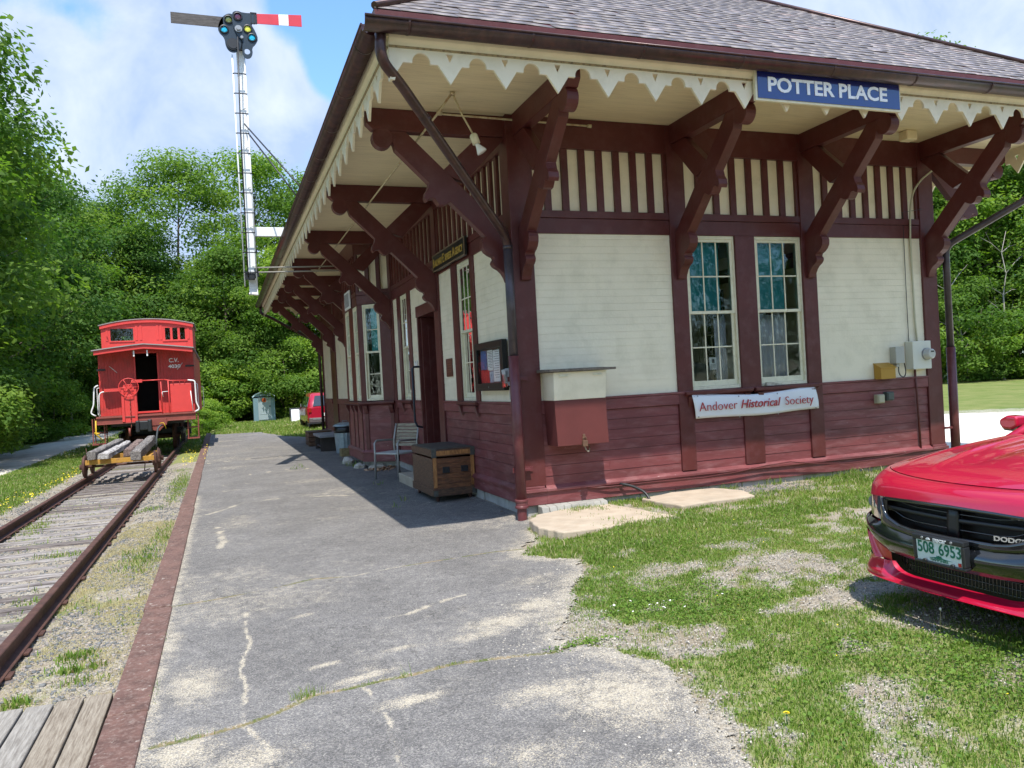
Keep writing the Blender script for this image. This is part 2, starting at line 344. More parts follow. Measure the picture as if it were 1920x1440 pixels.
def window(T, s0, s1, z0, z1, zm=2.38, cols=3, shade=True, sill=True, rows=2, sh0=.0, sh1=.12):
    w = MB(T); fw = .028
    for a, c in ((s0, s0 + fw), (s1 - fw, s1)): w.box(a, c, -.13, -.002, z0, z1)
    w.box(s0 + fw, s1 - fw, -.13, -.002, z1 - .045, z1); w.box(s0 + fw, s1 - fw, -.13, .004, z0, z0 + .045)
    wo_ = w.build('window', M_creamw, ST, bevel=.003)
    a0, a1 = s0 + fw + .001, s1 - fw - .001
    for nm, za, zb, ua, ub in (('upper_sash', zm - .02, z1 - .046, -.05, -.012), ('lower_sash', z0 + .046, zm + .018, -.078, -.040)):
        b = MB(T); st = .042
        bot = .075 if nm == 'lower_sash' else .04
        for x0, x1 in ((a0, a0 + st), (a1 - st, a1)): b.box(x0, x1, ua, ub, za, zb)
        b.box(a0 + st, a1 - st, ua, ub, zb - .038, zb); b.box(a0 + st, a1 - st, ua, ub, za, za + bot)
        for k in range(1, cols):
            x = a0 + st + (a1 - a0 - 2 * st) * k / cols; b.box(x - .009, x + .009, ub - .016, ub - .003, za + bot, zb - .038)
        if rows == 2:
            zc = (za + bot + zb - .038) / 2
            for k in range(cols):
                x0 = a0 + st + (a1 - a0 - 2 * st) * k / cols + .009; x1 = a0 + st + (a1 - a0 - 2 * st) * (k + 1) / cols - .009
                b.box(x0, x1, ub - .0155, ub - .0035, zc - .009, zc + .009)
        b.build(nm, M_creamw, wo_, bevel=.002)
        g = MB(T); um = ub - .010
        ids = [g.p(q) for q in ((a0 + st, um, za + bot), (a1 - st, um, za + bot), (a1 - st, um, zb - .038), (a0 + st, um, zb - .038))]; g.face(ids)
        g.build('pane', M_glass, wo_, recalc=False)
    if shade:
        b = MB(T); b.box(a0 + .03 + sh0, a1 - .03 - sh1, -.16, -.155, zm + .01, z1 - .02); b.lathe([(.018, a0 + .02), (.018, a1 - .02)], axis='x', c=(0, -.158, z1 - .015), n=8)
        b.build('roller_shade', M_shade, wo_)
    if sill:
        b = MB(T); b.prism([(-.16, 1.331), (.085, 1.322), (.085, 1.285), (.03, 1.255), (-.16, 1.255)], s0 - .14, s1 + .14)
        for c in (s0 - .05, s1 + .05): b.prism([(.03, 1.255), (.075, 1.255), (.06, 1.20), (.032, 1.10)], c - .045, c + .045)
        b.build('window_sill', M_mar, wo_, bevel=.004)
    return wo_
# ---- corner posts (square, showing on two faces)
for x0, x1, y0, y1 in ((-.036, .25, -.036, .25), (BW - .25, BW + .036, -.036, .25), (-.036, .25, BL - .25, BL + .036), (BW - .25, BW + .036, BL - .25, BL + .036)):
    b = MB(); b.box(x0, x1, y0, y1, .275, Z_SOF - .004); b.build('corner_post', M_mar, ST, bevel=.006)
    b = MB(); sx = -1 if x0 < 1 else 1; sy = -1 if y0 < 1 else 1
    xa, xb = (x0 - .03, .25) if sx < 0 else (BW - .25, x1 + .03); ya, yb = (y0 - .03, .25) if sy < 0 else (BL - .25, y1 + .03)
    b.box(xa + .03 * (sx < 0), xb - .03 * (sx > 0), ya + .03 * (sy < 0), yb - .03 * (sy > 0), .04, .20); b.box(xa, xb, ya, yb, .20, .245); b.box(xa + .02, xb - .02, ya + .02, yb - .02, .245, .275)
    b.build('corner_plinth', M_marw, ST, bevel=.006)
# ---- FRONT (south end)
for a, c in ((2.22, 2.445), (4.365, 4.60)): post(TF, a, c)
siding(TF, .25, 2.22, Z_DADO, Z_HEAD); siding(TF, 4.60, 6.60, Z_DADO, Z_HEAD)
for a, c in ((.25, 2.22), (2.445, 4.365), (4.60, 6.60)): upper(TF, a, c)
for a, c in ((.25, 2.22), (2.445, 3.24), (3.56, 4.365), (4.60, 6.60)): dado(TF, a, c)
beam(TF, 3.24, 3.56, -.16, .03, .27, Z_HEAD, 'window_mullion'); base(TF, .25, 6.60); foot(TF, -.0, BW)
window(TF, 2.447, 3.238, 1.335, 3.418, sh1=.10); window(TF, 3.562, 4.363, 1.335, 3.418, sh1=.14)
for s in (.12, 2.35, 4.48, 6.73): bracket(TF, s)
# ---- LEFT (track side)
LP = ((3.56, 3.80), (7.30, 7.54), (10.78, 11.02), (13.80, 14.04), (16.36, 16.62))
for a, c in LP: post(TL, a, c, z0=.275)
for a, c in ((.25, 3.56), (3.80, 7.30), (11.02, 13.80), (14.04, 16.36), (16.62, 19.60)): upper(TL, a, c)
def casing(a, c, z1=Z_HEAD): beam(TL, a, c, -.16, .026, Z_DADO, z1 - .002, 'window_casing')
siding(TL, .25, 1.62, Z_DADO, Z_HEAD); casing(1.62, 1.80); window(TL, 1.80, 2.50, 1.335, 3.418, shade=False); casing(2.50, 2.78); siding(TL, 2.78, 3.56, Z_DADO, Z_HEAD)
dado(TL, .25, 3.56); base(TL, .25, 3.56)
beam(TL, 3.80, 5.17, -.3, .045, 2.85, 3.05, 'door_lintel'); siding(TL, 3.80, 5.17, 3.05, Z_HEAD)
beam(TL, 5.10, 5.17, -.16, .03, .04, 2.85, 'door_jamb'); beam(TL, 3.80, 3.90, -.16, .03, .04, 2.85, 'door_jamb')
siding(TL, 5.17, 5.70, Z_DADO, Z_HEAD); casing(5.70, 5.95); window(TL, 5.95, 6.60, 1.335, 3.418, shade=False); casing(6.60, 6.86); siding(TL, 6.86, 7.30, Z_DADO, Z_HEAD)
dado(TL, 5.17, 7.30); base(TL, 5.17, 7.30)
siding(TL, 11.02, 13.80, Z_DADO, Z_HEAD); siding(TL, 14.04, 16.36, Z_DADO, Z_HEAD); siding(TL, 17.75, 19.60, Z_DADO, Z_HEAD)
beam(TL, 16.62, 17.75, -.16, .0, .04, Z_HEAD, 'freight_door')
for a, c in ((11.02, 13.80), (14.04, 16.36), (17.75, 19.60)): dado(TL, a, c); base(TL, a, c)
foot(TL, .2, 3.85); foot(TL, 5.1, 7.5); foot(TL, 10.8, BL)
for s in (.12, 3.68, 7.42, 10.90, 13.92, 16.49, 19.73): bracket(TL, s)
# open door leaf, swung inwards
dr = MB(); dr.box(.02, 1.0, 5.02, 5.065, .08, 2.84); dr.box(.14, .88, 5.012, 5.02, 1.45, 2.70); dr.box(.14, .88, 5.012, 5.02, .25, 1.25)
d_ = dr.build('door', M_mar, ST, bevel=.006)
b = MB(); b.lathe([(.028, 0), (.03, .03), (.012, .05)], axis='y', c=(.93, 4.95, 1.1), n=12); b.build('door_knob', M_bronze, d_)
b = MB(); b.box(-.30, .3, 3.9, 5.1, -.3, .04); b.build('door_sill', M_stone, ST, bevel=.015)
M_rail = mat('navy_handrail', (.012, .022, .045), .3)
b = MB(); b.tube([(-.03, 5.13, 1.95), (-.14, 5.13, 1.95), (-.17, 5.13, 1.92), (-.17, 5.13, .95), (-.13, 5.13, .86), (-.03, 5.13, .83)], .02, 10); b.build('handrail', M_rail, ST)
# ---- the bay
BP = [(0, 7.54), (-.62, 8.10), (-.62, 10.18), (0, 10.78)]
bayT = [TP(BP[i], BP[i + 1]) for i in range(3)]; bayL = [(Vector(BP[i + 1]) - Vector(BP[i])).length for i in range(3)]
M_pl = None
for i, (T, L) in enumerate(zip(bayT, bayL)):
    if i == 1: wins = [(.10, .66), (1.22, 1.80)]
    elif i == 0: wins = [(.30, .72)]
    else: wins = [(.10, .52)]
    e = 0
    for a, c in wins + [(L, L)]:
        bm_ = MB(T); bm_.box(e, a, -.12, .0 + .0007 * i, Z_DADO - .01, Z_HEAD); bm_.build('bay_panel', M_mar, ST, bevel=.003); e = c
    for a, c in wins: window(T, a, c, 1.335, 3.41, cols=(3 if i == 1 else 1), shade=True, sill=False, sh1=.05)
    b = MB(T); b.box(0, L, -.12, -.002 - .001 * i, .04, Z_DADO - .012); b.build('bay_wainscot', M_marw, ST)
    b = MB(T); b.prism([(-.12, 1.318), (.10, 1.308), (.10, 1.27), (.05, 1.235), (-.12, 1.235)], -.04 * (i > 0), L + .04 * (i < 2)); b.build('bay_sill', M_mar, ST, bevel=.004)
    for c in ([.10, L - .10] if L < 1 else [.12, .75, 1.25, L - .12]):
        b = MB(T); b.prism([(0, 1.234), (.08, 1.234), (.07, 1.17), (.03, 1.09), (0, 1.05)], c - .05, c + .05); b.box(c - .045, c + .045, -.0, .014, .26, 1.052)
        b.build('bay_corbel', M_mar, ST, bevel=.004)
    b = MB(T); b.prism([(-.12, .20), (.06, .20), (.06, .235), (.01, .27), (-.12, .27)], -.025 * (i > 0), L + .025 * (i < 2)); b.prism([(-.12, .02), (.034, .02), (.034, .198), (-.12, .198)], -.014 * (i > 0), L + .014 * (i < 2)); b.build('bay_water_table', M_marw, ST, bevel=.004)
    upper(T, 0, L)
b = MB(); b.prism([(.1, 7.6), (-.5, 8.16), (-.5, 10.1), (.1, 10.7)], -.35, .02, axis=2); b.build('bay_foundation', M_stone, ST)
# ---- RIGHT and BACK walls
RW = ((5.4, 6.3),)
for a, c in ((3.56, 3.80), (7.30, 7.54), (11, 11.24), (15, 15.24)): post(TR, a, c)
for a, c in ((.25, 3.56), (3.80, 7.30), (7.54, 11), (11.24, 15), (15.24, 19.6)): upper(TR, a, c); base(TR, a, c); dado(TR, a, c)
siding(TR, .25, 3.56, Z_DADO, Z_HEAD); siding(TR, 3.80, 5.15, Z_DADO, Z_HEAD); siding(TR, 6.2, 7.3, Z_DADO, Z_HEAD); window(TR, 5.15, 6.2, 1.335, 3.418, shade=False)
for a, c in ((7.54, 11), (11.24, 15), (15.24, 19.6)): siding(TR, a, c, Z_DADO, Z_HEAD)
foot(TR, 0, BL)
for s in (.12, 3.68, 7.42, 11.1, 15.1, 19.73): bracket(TR, s)
siding(TB, .25, 6.6, Z_DADO, Z_HEAD); upper(TB, .25, 6.6); dado(TB, .25, 6.6); base(TB, .25, 6.6); foot(TB, 0, BW)
for s in (.12, 2.35, 4.48, 6.73): bracket(TB, s)
# ---- inside
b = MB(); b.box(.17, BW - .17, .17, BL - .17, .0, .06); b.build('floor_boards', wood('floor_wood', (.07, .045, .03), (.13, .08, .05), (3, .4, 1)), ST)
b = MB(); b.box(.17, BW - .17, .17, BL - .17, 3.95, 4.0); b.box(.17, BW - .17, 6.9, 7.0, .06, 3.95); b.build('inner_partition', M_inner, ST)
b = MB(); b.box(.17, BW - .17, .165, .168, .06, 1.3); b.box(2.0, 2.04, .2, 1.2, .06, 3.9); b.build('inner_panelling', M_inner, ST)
# ---- soffit, fascia, valance
b = MB(); b.box(-1.86, BW + 1.86, -1.86, BL + 1.86, Z_SOF, Z_SOF + .02); b.build('soffit', M_soffit, ST)
from mathutils.geometry import tessellate_polygon
M_bead = mat('stained_bead', (.34, .26, .14), .7, dirt=(.06, .04, .025), dscale=30, damt=.9)
def valance(T, s0, s1, phase):
    P = .565; b = MB(T); ua, ub = OV - .028, OV
    def unit(outer, hole=None):
        polys = [[Vector((x, z, 0)) for x, z in outer]] + ([[Vector((x, z, 0)) for x, z in hole]] if hole else [])
        flat = [q for pl in polys for q in pl]; tr = tessellate_polygon(polys)
        A = [b.p((q.x, ua, q.y)) for q in flat]; B = [b.p((q.x, ub, q.y)) for q in flat]
        for t in tr: b.face([A[k] for k in t]); b.face([B[k] for k in t][::-1])
        k0 = 0
        for pl in polys:
            n = len(pl)
            for k in range(n):
                i, j = k0 + k, k0 + (k + 1) % n
                if len(polys[0]) and k0 == 0 and abs(pl[k].x - pl[(k + 1) % n].x) < 1e-6 and pl[k].x in (outer[0][0], outer[-1][0]): continue
                b.face((A[i], A[j], B[j], B[i]))
            k0 += n
    c = phase
    while c - P / 2 > s0: c -= P
    while c - P / 2 < s1:
        a, e = max(c - P / 2, s0), min(c + P / 2, s1)
        if e - a > P * .98:
            r = .088; arcR = [(c + P / 2 - r * math.sin(t * PI / 12), 4.668 + r * math.cos(t * PI / 12)) for t in range(0, 7)]
            arcL = [(c - P / 2 + r * math.sin(t * PI / 12), 4.668 + r * math.cos(t * PI / 12)) for t in range(6, -1, -1)]
            o = [(a, 4.81)] + [(x, z) for x, z in reversed(arcL)] + [(c - P / 2 + r, 4.655), (c - .12, 4.655), (c, 4.478), (c + .12, 4.655), (c + P / 2 - r, 4.655)] + [(x, z) for x, z in reversed(arcR)] + [(e, 4.81)]
            unit(o, [(c - .035, 4.765), (c, 4.685), (c + .035, 4.765)])
        else:
            lf = a <= s0 + .01; w_ = e - a; sg = 1 if lf else -1; q0 = a if lf else e; r = .088; hole_ = w_ > .24 and abs((c + sg * P / 2) - (e if lf else a)) < .01
            L_ = [(0, 4.81), (0, 4.485), (.045, 4.485), (.06, 4.55), (min(.13, w_ * .6), 4.655)]
            if hole_: L_ += [(w_ - r, 4.655)] + [(w_ - r * math.cos(t * PI / 12), 4.668 + r * math.sin(t * PI / 12)) for t in range(0, 7)]
            else: L_ += [(w_, 4.655)]
            L_ += [(w_, 4.81)]
            unit([(q0 + sg * x, z) for x, z in (L_ if lf else L_[::-1])])
        c += P
    b.build('scalloped_valance', M_cream, ST)
    b = MB(T); b.prism([(OV - .03, 4.805), (OV + .012, 4.805), (OV + .02, 4.83), (OV + .045, 4.86), (OV + .06, 4.93), (OV - .03, 4.93)], s0 - .0, s1 + .0); b.build('cornice_moulding', M_cream, ST)
    b = MB(T); b.prism([(OV - .005, 4.785), (OV + .008, 4.785), (OV + .016, 4.803), (OV - .005, 4.803)], s0, s1); b.build('cornice_bead', M_bead, ST)
    b = MB(T); b.box(s0 - .04, s1 + .04, OV + .005, OV + .055, 4.932, 5.06); b.build('fascia_board', M_mar, ST)
valance(TF, -OV, BW + OV, -1.25); valance(TL, -OV + .03, BL + OV - .03, -1.21); valance(TR, -OV + .03, BL + OV - .03, -1.21); valance(TB, -OV, BW + OV, -1.25)
# ---- gutters (half round) and downpipes
def gutter(T, s0, s1):
    r, cu, cz = .098, OV + .16, 4.945
    pr = [(cu + r * math.cos(a), cz - r * math.sin(a)) for a in [PI * k / 12 for k in range(13)]]
    pi_ = [(cu + (r - .008) * math.cos(a), cz - (r - .008) * math.sin(a)) for a in [PI * k / 12 for k in range(12, -1, -1)]]
    b = MB(T); b.prism(pr + pi_, s0, s1)
    for i in range(len(b.sm)): b.sm[i] = True
    s = s0 + .4
    while s < s1: b.prism([(cu + (r + .004) * math.cos(a), cz - (r + .004) * math.sin(a)) for a in [PI * k / 12 for k in range(13)]] + [(cu + (r - .002) * math.cos(a), cz - (r - .002) * math.sin(a)) for a in [PI * k / 12 for k in range(12, -1, -1)]], s, s + .02); s += 1.22
    b.build('gutter', M_bronze, ST)
    b = MB(T); b.tube([(s0, cu + r, cz + .004), (s1, cu + r, cz + .004)], .012, 6); b.build('gutter_rim', M_bronze, ST)
e_ = OV + .16 + .098
gutter(TF, -e_, BW + e_); gutter(TL, -e_ + .2, BL + e_ - .2); gutter(TR, -e_ + .2, BL + e_ - .2); gutter(TB, -e_, BW + e_)
def bend(pts, r=.12, n=6):
    out = [Vector(pts[0])]
    for a, c, d in zip(pts[:-2], pts[1:-1], pts[2:]):
        a, c, d = Vector(a), Vector(c), Vector(d); p = c + (a - c).normalized() * r; q = c + (d - c).normalized() * r
        for k in range(n + 1): t = k / n; out.append(p * (1 - t) ** 2 + c * 2 * t * (1 - t) + q * t * t)
    out.append(Vector(pts[-1])); return out
M_pipe = mat('grey_downpipe', (.085, .07, .078), .38, .4, var=.25, vscale=7)
M_pipem = mat('maroon_downpipe', (.125, .030, .034), .4, var=.15, vscale=4, dirt=(.2, .09, .08), dscale=9, damt=.4)
PX, PY = -.125, -.125
b = MB(); b.tube(bend([(-1.93, -1.93, 4.86), (-1.95, -1.95, 4.62), (-1.72, -1.72, 4.50), (PX, PY, 3.33), (PX, PY, 3.0)], .14), .052, 14); b.tube([(-1.42, -1.42, 4.295), (-1.39, -1.39, 4.273)], .057, 14)
b.build('downpipe_elbow', M_bronze, ST)
b = MB(); b.tube([(PX, PY, 3.22), (PX, PY, 1.9)], .055, 14); b.tube([(PX, PY, 3.24), (PX, PY, 3.20)], .06, 14); dp = b.build('downpipe', M_pipe, ST)
b = MB(); b.tube([(PX, PY, 1.9), (PX, PY, .16)], .066, 16); 
for z in (1.62, .50): b.box(PX - .0, PX + .16, PY + .03, PY + .10, z - .015, z + .015); b.box(PX - .06, PX + .2, PY + .075, PY + .10, z - .03, z + .03)
b.build('cast_iron_pipe', M_pipem, ST)
b = MB(); b.lathe([(.070, .155), (.082, .15), (.082, .125), (.074, .12), (.074, .075), (.082, .07), (.082, .045), (.068, .04)], c=(PX, PY, 0), n=18); b.lathe([(.058, -.16), (.060, .045)], c=(PX, PY, 0), n=18)
b.sm = [False] * len(b.sm); b.build('pipe_collar', M_pipem, ST, bevel=.003)
QX, QY = BW + .22, -.05
b = MB(); b.tube(bend([(BW + 1.93, -1.93, 4.86), (BW + 1.95, -1.95, 4.60), (BW + 1.7, -1.7, 4.45), (QX, QY, 3.30), (QX, QY, 1.75)], .14), .052, 14); b.build('downpipe', M_pipe, ST)
b = MB(); b.tube([(QX, QY, 1.75), (QX, QY, -.12)], .066, 16); b.box(QX - .2, QX, QY - .02, QY + .02, .5, .53); b.build('cast_iron_pipe', M_pipem, ST)
b = MB(); b.tube(bend([(-1.93, BL + 1.93, 4.86), (-1.95, BL + 1.95, 4.62), (-1.72, BL + 1.72, 4.50), (-.1, BL + .1, 3.33), (-.1, BL + .1, -.1)], .14), .052, 12); b.build('downpipe', M_bronze, ST)
# ---- slate roof
def slate_material():
    m = bpy.data.materials.new('slate'); m.use_nodes = True; nt = m.node_tree; P = nt.nodes['Principled BSDF']; P.inputs['Roughness'].default_value = .48
    a = N_(nt, 'ShaderNodeAttribute', attribute_name='tone'); r = N_(nt, 'ShaderNodeValToRGB'); nt.links.new(a.outputs['Fac'], r.inputs[0])
    e = r.color_ramp.elements; e[0].position = 0; e[0].color = (.17, .145, .135, 1); e[1].position = 1; e[1].color = (.31, .27, .26, 1)
    for p, c in ((.45, (.205, .175, .165)), (.8, (.225, .195, .184)), (.93, (.24, .20, .195)), (.955, (.29, .215, .19))): x = e.new(p); x.color = (*c, 1)
    t = N_(nt, 'ShaderNodeTexCoord'); n = N_(nt, 'ShaderNodeTexNoise'); n.inputs['Scale'].default_value = 7; n.inputs['Detail'].default_value = 8; nt.links.new(t.outputs['Object'], n.inputs['Vector'])
    mr = N_(nt, 'ShaderNodeMapRange'); nt.links.new(n.outputs['Fac'], mr.inputs[0]); mr.inputs[1].default_value = .3; mr.inputs[2].default_value = .7; mr.inputs[3].default_value = .75; mr.inputs[4].default_value = 1.25
    s = N_(nt, 'ShaderNodeVectorMath', operation='SCALE'); nt.links.new(r.outputs[0], s.inputs[0]); nt.links.new(mr.outputs[0], s.inputs['Scale']); nt.links.new(s.outputs[0], P.inputs['Base Color'])
    b = N_(nt, 'ShaderNodeBump'); b.inputs['Strength'].default_value = .3; b.inputs['Distance'].default_value = .01; nt.links.new(n.outputs['Fac'], b.inputs['Height']); nt.links.new(b.outputs[0], P.inputs['Normal'])
    return m
M_slate = slate_material()
RE = 1.985; PITCH = .71; RZ = 5.062; CL_ = math.hypot(1, PITCH); half = (BW + 2 * RE) / 2
def slope(T, s0, s1, name):
    """slates on one hip slope; s along the eave, run r inwards, both ends hip at 45 degrees in plan"""
    ex = .165; run = ex / CL_; rows = int(half / run) + 1; V = []; Q = []; tone = []
    for k in range(rows):
        r0 = k * run; r1 = r0 + run * 1.25
        a = s0 + r0; c = s1 - r0
        if c - a < .1: break
        x = a - .02 + (random.random() * .1)
        xs = [a - .0]; 
        while x < c - .1:
            x += random.uniform(.17, .30); xs.append(min(x, c))
        if xs[-1] < c: xs.append(c)
        for p, q in zip(xs[:-1], xs[1:]):
            if q - p < .02: continue
            lift = .014 + random.uniform(0, .004); t = random.random(); ang = random.uniform(-.003, .003) * (1 if random.random() < .85 else 3); th = .008
            pts = []
            for rr, up in ((r0 + random.uniform(-.004, .004), lift), (r1, .004)):
                for ss in (p + .002, q - .002):
                    ss = min(max(ss, s0 + rr), s1 - rr)
                    pts.append((ss, RE - rr, RZ + rr * PITCH + up + ang * (ss - p) * 4))
            # four top corners + bottoms
            base_ = len(V)
            for (ss, u, z) in pts: V.append(T(ss, u, z))
            for (ss, u, z) in pts: V.append(T(ss, u, z - th))
            i = base_
            Q += [(i, i + 1, i + 3, i + 2), (i + 4, i + 6, i + 7, i + 5), (i, i + 4, i + 5, i + 1), (i, i + 2, i + 6, i + 4), (i + 1, i + 5, i + 7, i + 3), (i + 2, i + 3, i + 7, i + 6)]
            tone += [t] * 6
    me = raw_mesh(name, np.array(V), np.array(Q), mats=[M_slate], attrs={'tone': ('FACE', tone)})
    return link_mesh(name, me, ST)
sl = slope(TF, -RE, BW + RE, 'slate_courses'); slope(TL, -RE, BL + RE, 'slate_courses'); slope(TR, -RE, BL + RE, 'slate_courses'); slope(TB, -RE, BW + RE, 'slate_courses')
hz_ = RZ + half * PITCH; m_ = BW / 2
b = MB(); x0, x1, y0, y1 = -RE, BW + RE, -RE, BL + RE
V_ = [(x0, y0, RZ), (x1, y0, RZ), (x1, y1, RZ), (x0, y1, RZ), (m_, y0 + half, hz_), (m_, y1 - half, hz_)]
for q in V_: b.p(q)
for q in V_: b.p((q[0], q[1], q[2] - .05))
b.face((0, 1, 4)); b.face((1, 2, 5, 4)); b.face((2, 3, 5)); b.face((3, 0, 4, 5)); b.face((6, 9, 8, 7)); b.face((0, 6, 7, 1)); b.face((1, 7, 8, 2)); b.face((2, 8, 9, 3)); b.face((3, 9, 6, 0))
b.build('roof_deck', M_mar, ST, recalc=False)
b = MB()
for p, q in ((0, 4), (1, 4), (2, 5), (3, 5), (4, 5)):
    a, c = Vector(V_[p]), Vector(V_[q]); b.tube([a + Vector((0, 0, .03)), c + Vector((0, 0, .03))], .035, 8)
b.build('ridge_cap', M_bronze, ST)
# ================================================================== GROUND
def zg(x, y):
    x = np.asarray(x, float); y = np.asarray(y, float)
    z = -.135 + .10 * sstep(-.5, .7, x) * (1 - .3 * sstep(8, 14, x))
    bed = sstep(-4.02, -4.12, x) * sstep(-7.6, -7.2, x)
    z = z - (.10 + .07 * sstep(-4.75, -5.02, x) * sstep(-7.0, -6.7, x)) * bed
    z = z - .05 * sstep(-7.2, -7.6, x)
    far = sstep(40, 70, np.hypot(x + 3, y + 9)); z = z + far * .25 * fbm(x * .05, y * .05, 5)
    z = z + .018 * (fbm(x * 1.3, y * 1.3, 3) - .5) * sstep(.2, 1.5, x) * (y < 0)
    return z
XR = np.array([(-9, -2.2), (-7.5, -1.9), (-6.4, -1.52), (-5.98, -1.28), (-5.5, -1.21), (-4.97, -1.15), (-4.6, -1.35), (-4.44, -1.48), (-4.2, -1.38), (-3.5, -1.06), (-3.0, -.75), (-2.63, -.46), (-2.3, -.40), (-2.1, -.62), (-1.85, -.81), (-1.5, -.62), (-1.1, -.35), (-.6, -.15), (-.3, -.05), (.3, 0.02), (20, .02), (21, -.2), (24, -1.2), (29, -1.9), (29.6, -3.9)])
def xr(y): return np.interp(y, XR[:, 0], XR[:, 1])
def blobs(x, y, L):
    a = np.zeros_like(x)
    for (cx, cy, rx, ry, an, w) in L:
        c, s = math.cos(an), math.sin(an); u = (x - cx) * c + (y - cy) * s; v = -(x - cx) * s + (y - cy) * c
        a = np.maximum(a, w * np.clip(1.25 - np.hypot(u / rx, v / ry), 0, 1))
    return a
def pdist(x, y, pts):
    d = np.full(x.shape, 9.)
    for (ax, ay), (bx, by) in zip(pts[:-1], pts[1:]):
        L2 = (bx - ax) ** 2 + (by - ay) ** 2; t = np.clip(((x - ax) * (bx - ax) + (y - ay) * (by - ay)) / L2, 0, 1)
        d = np.minimum(d, np.hypot(x - ax - t * (bx - ax), y - ay - t * (by - ay)))
    return d
CR3 = [(-3.9, -4.82), (-3.61, -4.79), (-3.44, -4.75), (-3.28, -4.67), (-3.08, -4.52), (-2.86, -4.52), (-2.68, -4.49), (-2.5, -4.49), (-2.23, -4.43), (-1.86, -4.48), (-1.61, -4.54), (-1.3, -4.42)]
CR2 = [(-3.95, -1.98), (-3.64, -1.94), (-3.31, -1.85), (-3.09, -1.79), (-2.78, -1.66), (-2.43, -1.76), (-2.03, -1.65), (-1.65, -1.61), (-.99, -1.54), (-.57, -1.6)]
CR1 = [(-3.9, 3.2), (-3.69, 3.47), (-3.24, 4.28), (-2.77, 4.41), (-1.97, 4.13), (-1.45, 3.73), (-.58, 3.77), (-.1, 3.5)]
CRS = [([(-3.39, -2.49), (-3.41, -3.05), (-3.38, -3.31), (-3.44, -3.68), (-3.46, -3.91), (-3.43, -4.22), (-3.46, -4.49), (-3.46, -4.78), (-3.36, -5.08), (-3.36, -5.6)], .016),
       ([(-2.8, -4.52), (-2.77, -4.85), (-2.76, -5.06), (-2.78, -5.3), (-2.84, -5.8)], .015), ([(-2.53, -3.18), (-2.41, -3.25), (-2.24, -3.23), (-2.01, -3.07), (-1.72, -2.94)], .03),
       ([(-3.62, 1.99), (-3.55, .87), (-3.6, .5)], .05), ([(-3.0, 9), (-2.2, 9.4), (-1.5, 9.1)], .03), ([(-3.9, 13), (-2.4, 13.6), (-1.3, 13)], .04), ([(-3.9, 7), (-3.3, 7.3), (-2.7, 7.1)], .03)]
SANDB = [(-2.58, -4.86, .26, .09, .1, 1.0), (-1.66, -3.78, .42, .22, .2, .95), (-1.30, -3.5, .3, .22, .5, .95), (-1.95, -3.98, .35, .12, .1, .8), (-2.45, -3.98, .2, .07, .1, .75), (-2.96, -4.05, .13, .05, .2, .85), (-2.76, -4.38, .28, .07, .25, 1.),
         (-2.99, -2.84, .12, .06, .3, .8), (-1.85, -5.1, .38, .18, .1, .85), (-1.55, -5.35, .42, .5, .2, .95), (-3.73, -4.0, .22, .42, 0, .85), (-3.75, -4.95, .22, .3, 0, .9), (-3.45, -5.2, .25, .2, 0, .8), (-3.92, -3.0, .1, .6, 0, .8), (-3.85, -1.2, .12, .7, 0, .5), (-1.84, 4.15, .3, .08, -.3, .7),
         (-2.2, -5.75, .3, .2, 0, .6), (-1.75, -6.3, .6, .4, 0, .7), (-1.05, -2.8, .4, .2, .4, .55), (-2.1, 9, .4, .1, .2, .6), (-3.4, 6.2, .3, .1, .1, .5)]
def sand_at(x, y):
    s = blobs(x, y, SANDB)
    wob = .35 + 1.5 * fbm(x * 9, y * 9, 21) * (.5 + fbm(x * 30, y * 30, 23))
    brk = .35 + .65 * sstep(.38, .52, fbm(x * 5, y * 5, 27)); jx = x + .03 * (fbm(x * 14, y * 14, 28) - .5); jy = y + .03 * (fbm(x * 14, y * 14, 29) - .5)
    for pts, w in CRS: s = np.maximum(s, brk * np.clip(1.3 - pdist(jx, jy, pts) / (w * wob), 0, 1))
    for pts, w in ((CR1, .06), (CR2, .02), (CR3, .035)): s = np.maximum(s, .85 * brk * np.clip(1.2 - pdist(jx, jy, pts) / (w * wob), 0, 1))
    s = np.maximum(s, .72 * sstep(.40, .02, xr(y) - x + .2 * (fbm(x * 4, y * 4, 19) - .5)) * (y < -.6)); s = np.maximum(s, .7 * sstep(-3.82, -3.96, x) * (y < 6))
    s = np.maximum(s, .42 * sstep(.5, .75, fbm(x * .9, y * .9, 9)))
    return s
